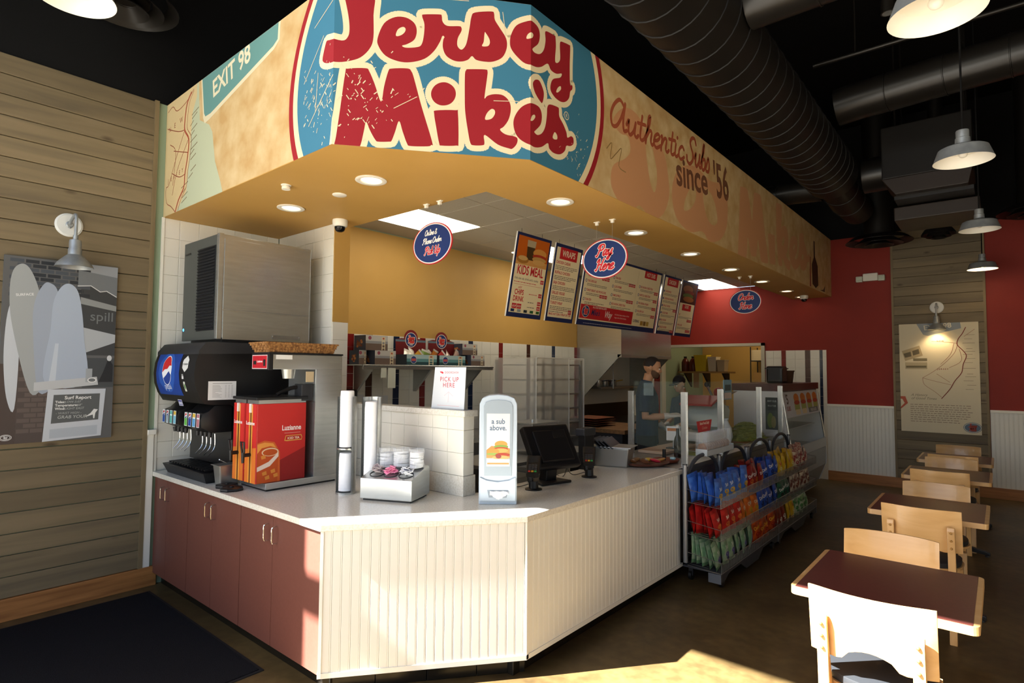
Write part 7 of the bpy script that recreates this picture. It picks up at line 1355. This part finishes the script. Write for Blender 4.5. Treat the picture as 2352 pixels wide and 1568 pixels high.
# ================================================================== PEOPLE
M_skin = mat('skin', '#b98a68', 0.55); M_navy = mat('navy_polo', '#232b40', 0.8, 0, 0.2, bump=(200, .2)); M_hair = mat('dark_hair', '#1c1410', 0.7); M_glove = mat('vinyl_glove', '#c9c4bb', 0.35, alpha=0.9); M_jean = mat('dark_trousers', '#15161b', 0.8)
def remesh(o, vox, sm=2):
    m = o.modifiers.new('remesh', 'REMESH'); m.mode = 'VOXEL'; m.voxel_size = vox; m.use_smooth_shade = True
    s = o.modifiers.new('smooth', 'SMOOTH'); s.factor = 0.6; s.iterations = sm
def loft(mb, secs, n=18):
    """secs: (center, rx, ry) horizontal ellipses"""
    mb.ring([[Vector(c)+Vector((rx*math.cos(2*PI*k/n), ry*math.sin(2*PI*k/n), 0)) for k in range(n)] for c, rx, ry in secs])
def hand(mb, wrist, d, up, curl=0.6, s=1.0, thumb=1):
    """palm with five bent fingers; d = direction of the fingers, up = back of the hand"""
    d = Vector(d).normalized(); up = Vector(up).normalized(); side = d.cross(up).normalized(); w = Vector(wrist)
    pc = w + d*0.05*s
    for a in (-0.028, -0.01, 0.01, 0.028): mb.tube([w + side*a*0.7*s, pc + side*a*s, w + d*0.095*s + side*a*1.05*s], [0.015*s, 0.0155*s, 0.0125*s], 8)
    for i, (a, L) in enumerate(((-0.033, 0.058), (-0.011, 0.074), (0.011, 0.078), (0.033, 0.068))):
        p = w + d*0.093*s + side*a*s; q = p + (d*math.cos(curl*0.5) - up*math.sin(curl*0.5))*L*0.45*s; r = q + (d*math.cos(curl*1.3) - up*math.sin(curl*1.3))*L*0.32*s; e = r + (d*math.cos(curl*2.1) - up*math.sin(curl*2.1))*L*0.26*s
        mb.tube([p-d*0.01*s, p, q, r, e], [0.0105*s, 0.0105*s, 0.0098*s, 0.009*s, 0.0072*s], 8)
    sd = side*thumb; b = w + d*0.03*s + sd*0.03*s; m1 = b + (d*0.6 + sd*0.7 - up*0.3).normalized()*0.035*s; m2 = m1 + (d*0.85 + sd*0.2 - up*0.5).normalized()*0.03*s
    mb.tube([b - sd*0.012*s, b, m1, m2], [0.014*s, 0.0145*s, 0.012*s, 0.0085*s], 8)
def person(loc, rz, label, rarm, larm, cap=False, gloves=True, beard=True, skin=M_skin, shirt=M_navy, s=1.0, tilt=0.14):
    t = thing('person', label, 'person', loc, rz)
    b = MB()
    loft(b, [((0, 0, 0.98), 0.155, 0.105), ((0, 0.0, 1.08), 0.15, 0.10), ((0, 0.005, 1.2), 0.15, 0.105), ((0, 0.005, 1.33), 0.17, 0.115), ((0, 0.0, 1.45), 0.185, 0.11), ((0, -0.01, 1.53), 0.16, 0.085), ((0, -0.01, 1.575), 0.085, 0.065)])
    b.tube([(0, -0.01, 1.54), (0, 0.01, 1.62), (0, 0.03, 1.70)], [0.062, 0.054, 0.055], 16)
    H = Matrix.Translation((0, 0.035, 1.70)) @ Matrix.Rotation(-tilt, 4, 'X')
    def hb(c, sc, n=20, m=14): b.ball(H @ Vector(c), 1.0, n, m, M=H.to_3x3().to_4x4() @ Matrix.Diagonal((sc[0], sc[1], sc[2], 1)))
    hb((0, 0.012, 0.10), (0.076, 0.098, 0.098)); hb((0, 0.045, 0.03), (0.060, 0.066, 0.075)); hb((0, 0.075, -0.012), (0.034, 0.035, 0.03)); hb((0, 0.098, 0.09), (0.045, 0.012, 0.012)); hb((0.03, 0.09, 0.045), (0.022, 0.02, 0.02)); hb((-0.03, 0.09, 0.045), (0.022, 0.02, 0.02))
    b.tube([H @ Vector((0, 0.100, 0.088)), H @ Vector((0, 0.118, 0.06)), H @ Vector((0, 0.124, 0.045)), H @ Vector((0, 0.106, 0.036))], [0.009, 0.012, 0.014, 0.011], 10)
    hb((0, 0.105, 0.014), (0.022, 0.010, 0.0055), 12, 8); hb((0, 0.103, 0.002), (0.02, 0.011, 0.006), 12, 8)
    for sx in (-1, 1): hb((sx*0.077, 0.0, 0.065), (0.012, 0.02, 0.032), 12, 8)
    for sx, arm in ((1, rarm), (-1, larm)):
        sh, el, wr = [Vector(p) for p in arm[:3]]; b.tube([Vector((sx*0.10, -0.005, 1.50)), sh, sh.lerp(el, .5), el, el.lerp(wr, .35), wr], [0.07, 0.062, 0.052, 0.043, 0.042, 0.028], 14); hand(b, wr, arm[3], arm[4], arm[5], 1.0, arm[6])
    for sx in (-1, 1):
        b.tube([(sx*0.085, 0.0, 1.0), (sx*0.095, 0.0, 0.85), (sx*0.10, 0.015, 0.52), (sx*0.10, -0.01, 0.3), (sx*0.10, -0.02, 0.09)], [0.10, 0.092, 0.06, 0.056, 0.04], 14); b.tube([(sx*0.10, -0.06, 0.045), (sx*0.105, 0.05, 0.045), (sx*0.11, 0.17, 0.03)], [0.038, 0.042, 0.028], 12)
    body = obj('body', b, skin, t, smooth=True); remesh(body, 0.0075, 3)
    c = MB()
    loft(c, [((0, 0, 0.90), 0.185, 0.135), ((0, 0, 1.0), 0.178, 0.128), ((0, 0.005, 1.2), 0.172, 0.126), ((0, 0.005, 1.33), 0.188, 0.134), ((0, 0.0, 1.45), 0.205, 0.128), ((0, -0.01, 1.535), 0.17, 0.10), ((0, -0.008, 1.585), 0.088, 0.075)])
    for sx, arm in ((1, rarm), (-1, larm)):
        sh, el = Vector(arm[0]), Vector(arm[1]); c.tube([Vector((sx*0.10, -0.005, 1.49)), sh, sh.lerp(el, .5), sh.lerp(el, .80)], [0.085, 0.08, 0.071, 0.072], 16)
    sh_ = obj('shirt', c, shirt, t, smooth=True); remesh(sh_, 0.011, 3)
    k = MB(); k.ring([[(0.072*math.cos(a), -0.005+0.066*math.sin(a), 1.575+0.012*math.sin(a)*-1) for a in [q*2*PI/20 for q in range(20)]], [(0.085*math.cos(a), -0.01+0.078*math.sin(a), 1.572-0.012*math.sin(a)) for a in [q*2*PI/20 for q in range(20)]], [(0.066*math.cos(a), 0.0+0.062*math.sin(a), 1.625-0.012*math.sin(a)) for a in [q*2*PI/20 for q in range(20)]]], True, False); obj('collar', k, shirt, t, smooth=True)
    tr_ = MB(); 
    for sx in (-1, 1): tr_.tube([(sx*0.085, 0.0, 1.0), (sx*0.095, 0.0, 0.85), (sx*0.10, 0.015, 0.52), (sx*0.10, -0.01, 0.3), (sx*0.10, -0.02, 0.07)], [0.115, 0.108, 0.078, 0.074, 0.066], 14)
    obj('trousers', tr_, M_jean, t, smooth=True)
    for sx in (-1, 1): obj('shoe', MB().tube([(sx*0.10, -0.08, 0.045), (sx*0.105, 0.05, 0.05), (sx*0.11, 0.19, 0.035)], [0.044, 0.05, 0.034], 12), M_blk, t, smooth=True)
    h = MB(); n = 24; rg = []
    for j in range(9):
        ph = j/8*1.75; row = []
        for i in range(n):
            a = 2*PI*i/n; fr_ = math.sin(a); lim = 1.02 if fr_ > 0.35 else (1.42 if fr_ > 0.0 else 1.8); p = min(ph, lim)
            row.append(H @ Vector((0.081*math.sin(p)*math.cos(a), 0.010+0.104*math.sin(p)*math.sin(a), 0.10+0.104*math.cos(p))))
        rg.append(row)
    obj('hair', h.ring(rg, True, False), M_hair, t, smooth=True)
    if beard:
        bd = MB(); rg = []
        for zz, kx, ky, oy in ((0.048, 0.0645, 0.054, 0.028), (0.028, 0.0635, 0.068, 0.044), (0.0, 0.0585, 0.068, 0.046), (-0.026, 0.046, 0.056, 0.053), (-0.045, 0.024, 0.034, 0.068)): rg.append([H @ Vector((kx*math.cos(a), oy+ky*math.sin(a), zz)) for a in [math.radians(-30+240*q/18) for q in range(19)]])
        for r_ in rg[:2]:
            for q in range(7, 12): r_[q] = rg[2][q].lerp(r_[q], 0.25)
        obj('beard', bd.ring(rg, False, False), mat('stubble', '#2f221a', 0.8, alpha=0.55), t, smooth=True)
    for sx in (-1, 1):
        e = obj('eye', MB().ball(H @ Vector((sx*0.031, 0.097, 0.068)), 0.0105, 12, 8), mat('eye_white', '#d8d2c8', 0.3), t, smooth=True); obj('iris', MB().ball(H @ Vector((sx*0.031, 0.1045, 0.066)), 0.0052, 10, 6), mat('iris', '#20140d', 0.2), e, smooth=True); obj('eyebrow', MB().tube([H @ Vector((sx*0.014, 0.107, 0.086)), H @ Vector((sx*0.034, 0.103, 0.092)), H @ Vector((sx*0.052, 0.09, 0.086))], [0.004, 0.0045, 0.003], 6), M_hair, t)
    if gloves:
        for arm in (rarm, larm): g = MB(); hand(g, arm[2], arm[3], arm[4], arm[5], 1.12, arm[6]); d = Vector(arm[3]).normalized(); g.tube([Vector(arm[2])-d*0.05, Vector(arm[2])+d*0.01], [0.039, 0.034], 12); go = obj('glove', g, M_glove, t, smooth=True); remesh(go, 0.006, 2)
    if cap:
        cp = obj('cap', MB().ring([[H @ Vector((0.088*math.sin(p)*math.cos(a), 0.01+0.112*math.sin(p)*math.sin(a), 0.105+0.115*math.cos(p))) for a in [2*PI*i/24 for i in range(24)]] for p in (0.02, 0.4, 0.8, 1.2, 1.5)], True, True), mat('cap_black', '#14161c', 0.7), t, smooth=True)
        obj('cap_brim', MB().prism([(-0.075, 0.06), (0.075, 0.06), (0.07, 0.14), (0.04, 0.185), (-0.04, 0.185), (-0.07, 0.14)], 0.098, 0.105, M=H), mat('cap_black', '#14161c', 0.7), cp, bevel=0.002)
    t.scale = (s, s, s); return t
person((-3.15, 6.17, 0), math.radians(-63), 'bearded person in a navy polo and gloves working behind the glass', ((0.205, -0.01, 1.49), (0.245, -0.015, 1.215), (0.19, 0.235, 1.235), (-0.15, 0.95, 0.12), (0.3, -0.1, 0.95), 0.75, -1), ((-0.205, 0.0, 1.49), (-0.25, 0.02, 1.215), (-0.13, 0.18, 1.09), (0.25, 0.7, -0.6), (-0.3, 0.6, 0.75), 0.6, 1), s=1.0, tilt=0.16)
person((-3.42, 7.80, 0), math.radians(150), 'person in a black cap half hidden behind the slicer', ((0.205, -0.01, 1.49), (0.24, 0.02, 1.22), (0.16, 0.22, 1.12), (0, 0.9, -0.2), (0.2, 0, 1), 0.6, -1), ((-0.205, 0.0, 1.49), (-0.24, 0.02, 1.22), (-0.16, 0.22, 1.12), (0, 0.9, -0.2), (-0.2, 0, 1), 0.6, 1), cap=True, beard=False, s=0.88, tilt=0.3)
# ================================================================== BACK ROOM SHELF THROUGH THE OPENING
t = thing('backroom_fill_panel', 'unseen glowing panel added to light the back room', 'ceiling light', (-3.9, 11.8, 3.06)); obj('frame', MB().box(-0.52, 0.52, -0.52, 0.52, 0.005, 0.035), M_wht, t); obj('diffuser', MB().box(-0.5, 0.5, -0.5, 0.5, 0.0, 0.005), mat('backroom_fill_glow', '#fff2d8', 0.4, emit='#ffe2b4', estr=5.0), t)  # out-of-view emissive panel, added to brighten the back room
t = thing('stock_shelf', 'long wooden stock shelf in the back room', 'shelf', (-5.2, 11.9, 1.70)); obj('deck', MB().box(0, 1.05, -0.3, 0.12, 0, 0.035), wood('shelf_board', '#8a6a3a', '#a5844e', 0, 3, .6, False), t)
for x in (0.1, 0.5, 0.9): obj('bracket', MB().prism([(0.12, 0), (-0.25, 0), (0.12, -0.3)], x, x+0.03, 'x'), M_drk, t)
tag(obj('paper_strip', MB().box(-4.86, -4.74, 11.585, 11.59, 1.40, 1.70), mat('kraft', '#a98a63', 0.8)), 'paper strip hanging below the stock shelf', 'paper')
def jar(x, y, c, label, cap='#1f1f20'):
    t = thing('sauce_jug', label, 'jug', (x, y, 1.736)); obj('jug_body', MB().lathe([(0.0005, 0), (0.075, 0), (0.08, 0.02), (0.08, 0.19), (0.055, 0.25), (0.03, 0.27), (0.03, 0.29)], n=18), mat('jug_'+c.lstrip('#'), c, 0.3), t, smooth=True); obj('cap', MB().lathe([(0.034, 0.28), (0.034, 0.31), (0.0005, 0.312)], n=14), mat('jug_cap'+cap.lstrip('#'), cap, 0.4), t, smooth=True)
jar(-5.10, 11.75, '#5a1e14', 'left dark red sauce jug on the stock shelf'); jar(-4.93, 11.75, '#63241a', 'right dark red sauce jug on the stock shelf')
def bin_(x, c, label, h=0.26, w=0.2):
    t = thing('storage_tub', label, 'tub', (x, 11.72, 1.736)); obj('tub', MB().ring([[(-w*.42, -.1, 0), (w*.42, -.1, 0), (w*.42, .1, 0), (-w*.42, .1, 0)], [(-w*.5, -.12, h), (w*.5, -.12, h), (w*.5, .12, h), (-w*.5, .12, h)]]), mat('tub_'+c.lstrip('#'), c, 0.4), t, bevel=0.008); obj('rim', MB().box(-w*.53, w*.53, -.13, .13, h, h+0.015), mat('tub_'+c.lstrip('#'), c, 0.4), t)
bin_(-4.72, '#cdb92a', 'bright yellow tub on the stock shelf', 0.32, 0.26); bin_(-4.48, '#c9c2ae', 'cream carton on the stock shelf', 0.28, 0.18); bin_(-4.30, '#b5a687', 'tan carton at the right end of the stock shelf', 0.22, 0.16)
t = thing('wire_shelving', 'tall wire shelving unit at the back of the back room', 'shelving', (-4.0, 12.5, 0))
for x in (0, 1.1):
    for y in (0, 0.45): obj('post', MB().cyl((x, y, 0), (x, y, 2.25), 0.012, n=8), M_drk, t)
for z in (0.3, 0.9, 1.5, 1.95): obj('wire_shelf', MB().box(0, 1.1, 0, 0.45, z, z+0.02), M_drk, t)
for k, (x, z, wd, hh, c, l) in enumerate(((0.2, 1.52, 0.3, 0.2, '#a98650', 'tan box on the wire shelving'), (0.55, 1.52, 0.25, 0.18, '#8a5a38', 'brown box on the wire shelving'), (0.85, 1.52, 0.25, 0.2, '#c4a96a', 'pale box on the wire shelving'), (0.25, 1.97, 0.5, 0.22, '#cfc4a4', 'wide cream box on the top wire shelf'), (0.8, 1.97, 0.3, 0.14, '#d2c6a8', 'low cream box on the top wire shelf'), (0.3, 0.92, 0.4, 0.3, '#9a7a4a', 'large tan box on the lower wire shelf'))):
    t = thing('stock_box', l, 'box', (-4.0+x, 12.72, z)); obj('carton', MB().box(-wd/2, wd/2, -0.17, 0.17, 0, hh), mat('stock_'+c.lstrip('#'), c, 0.8), t); obj('tape', MB().box(-0.03, 0.03, -0.172, 0.17, hh, hh+0.002), mat('tape', '#b7995f', 0.4), t)
t = thing('red_cap_bottle', 'bottle with a red cap standing on the slicer table edge', 'bottle', (-2.9, 7.75, 0.9)); obj('body', MB().lathe([(0.0005, 0), (0.05, 0), (0.05, 0.4), (0.03, 0.48), (0.03, 0.5)], n=16), mat('dark_bottle', '#3a1c12', 0.25), t, smooth=True); obj('cap', MB().ball((0, 0, 0.55), 0.07, 12, 8), mat('cap_red', '#a3201f', 0.4), t, smooth=True)
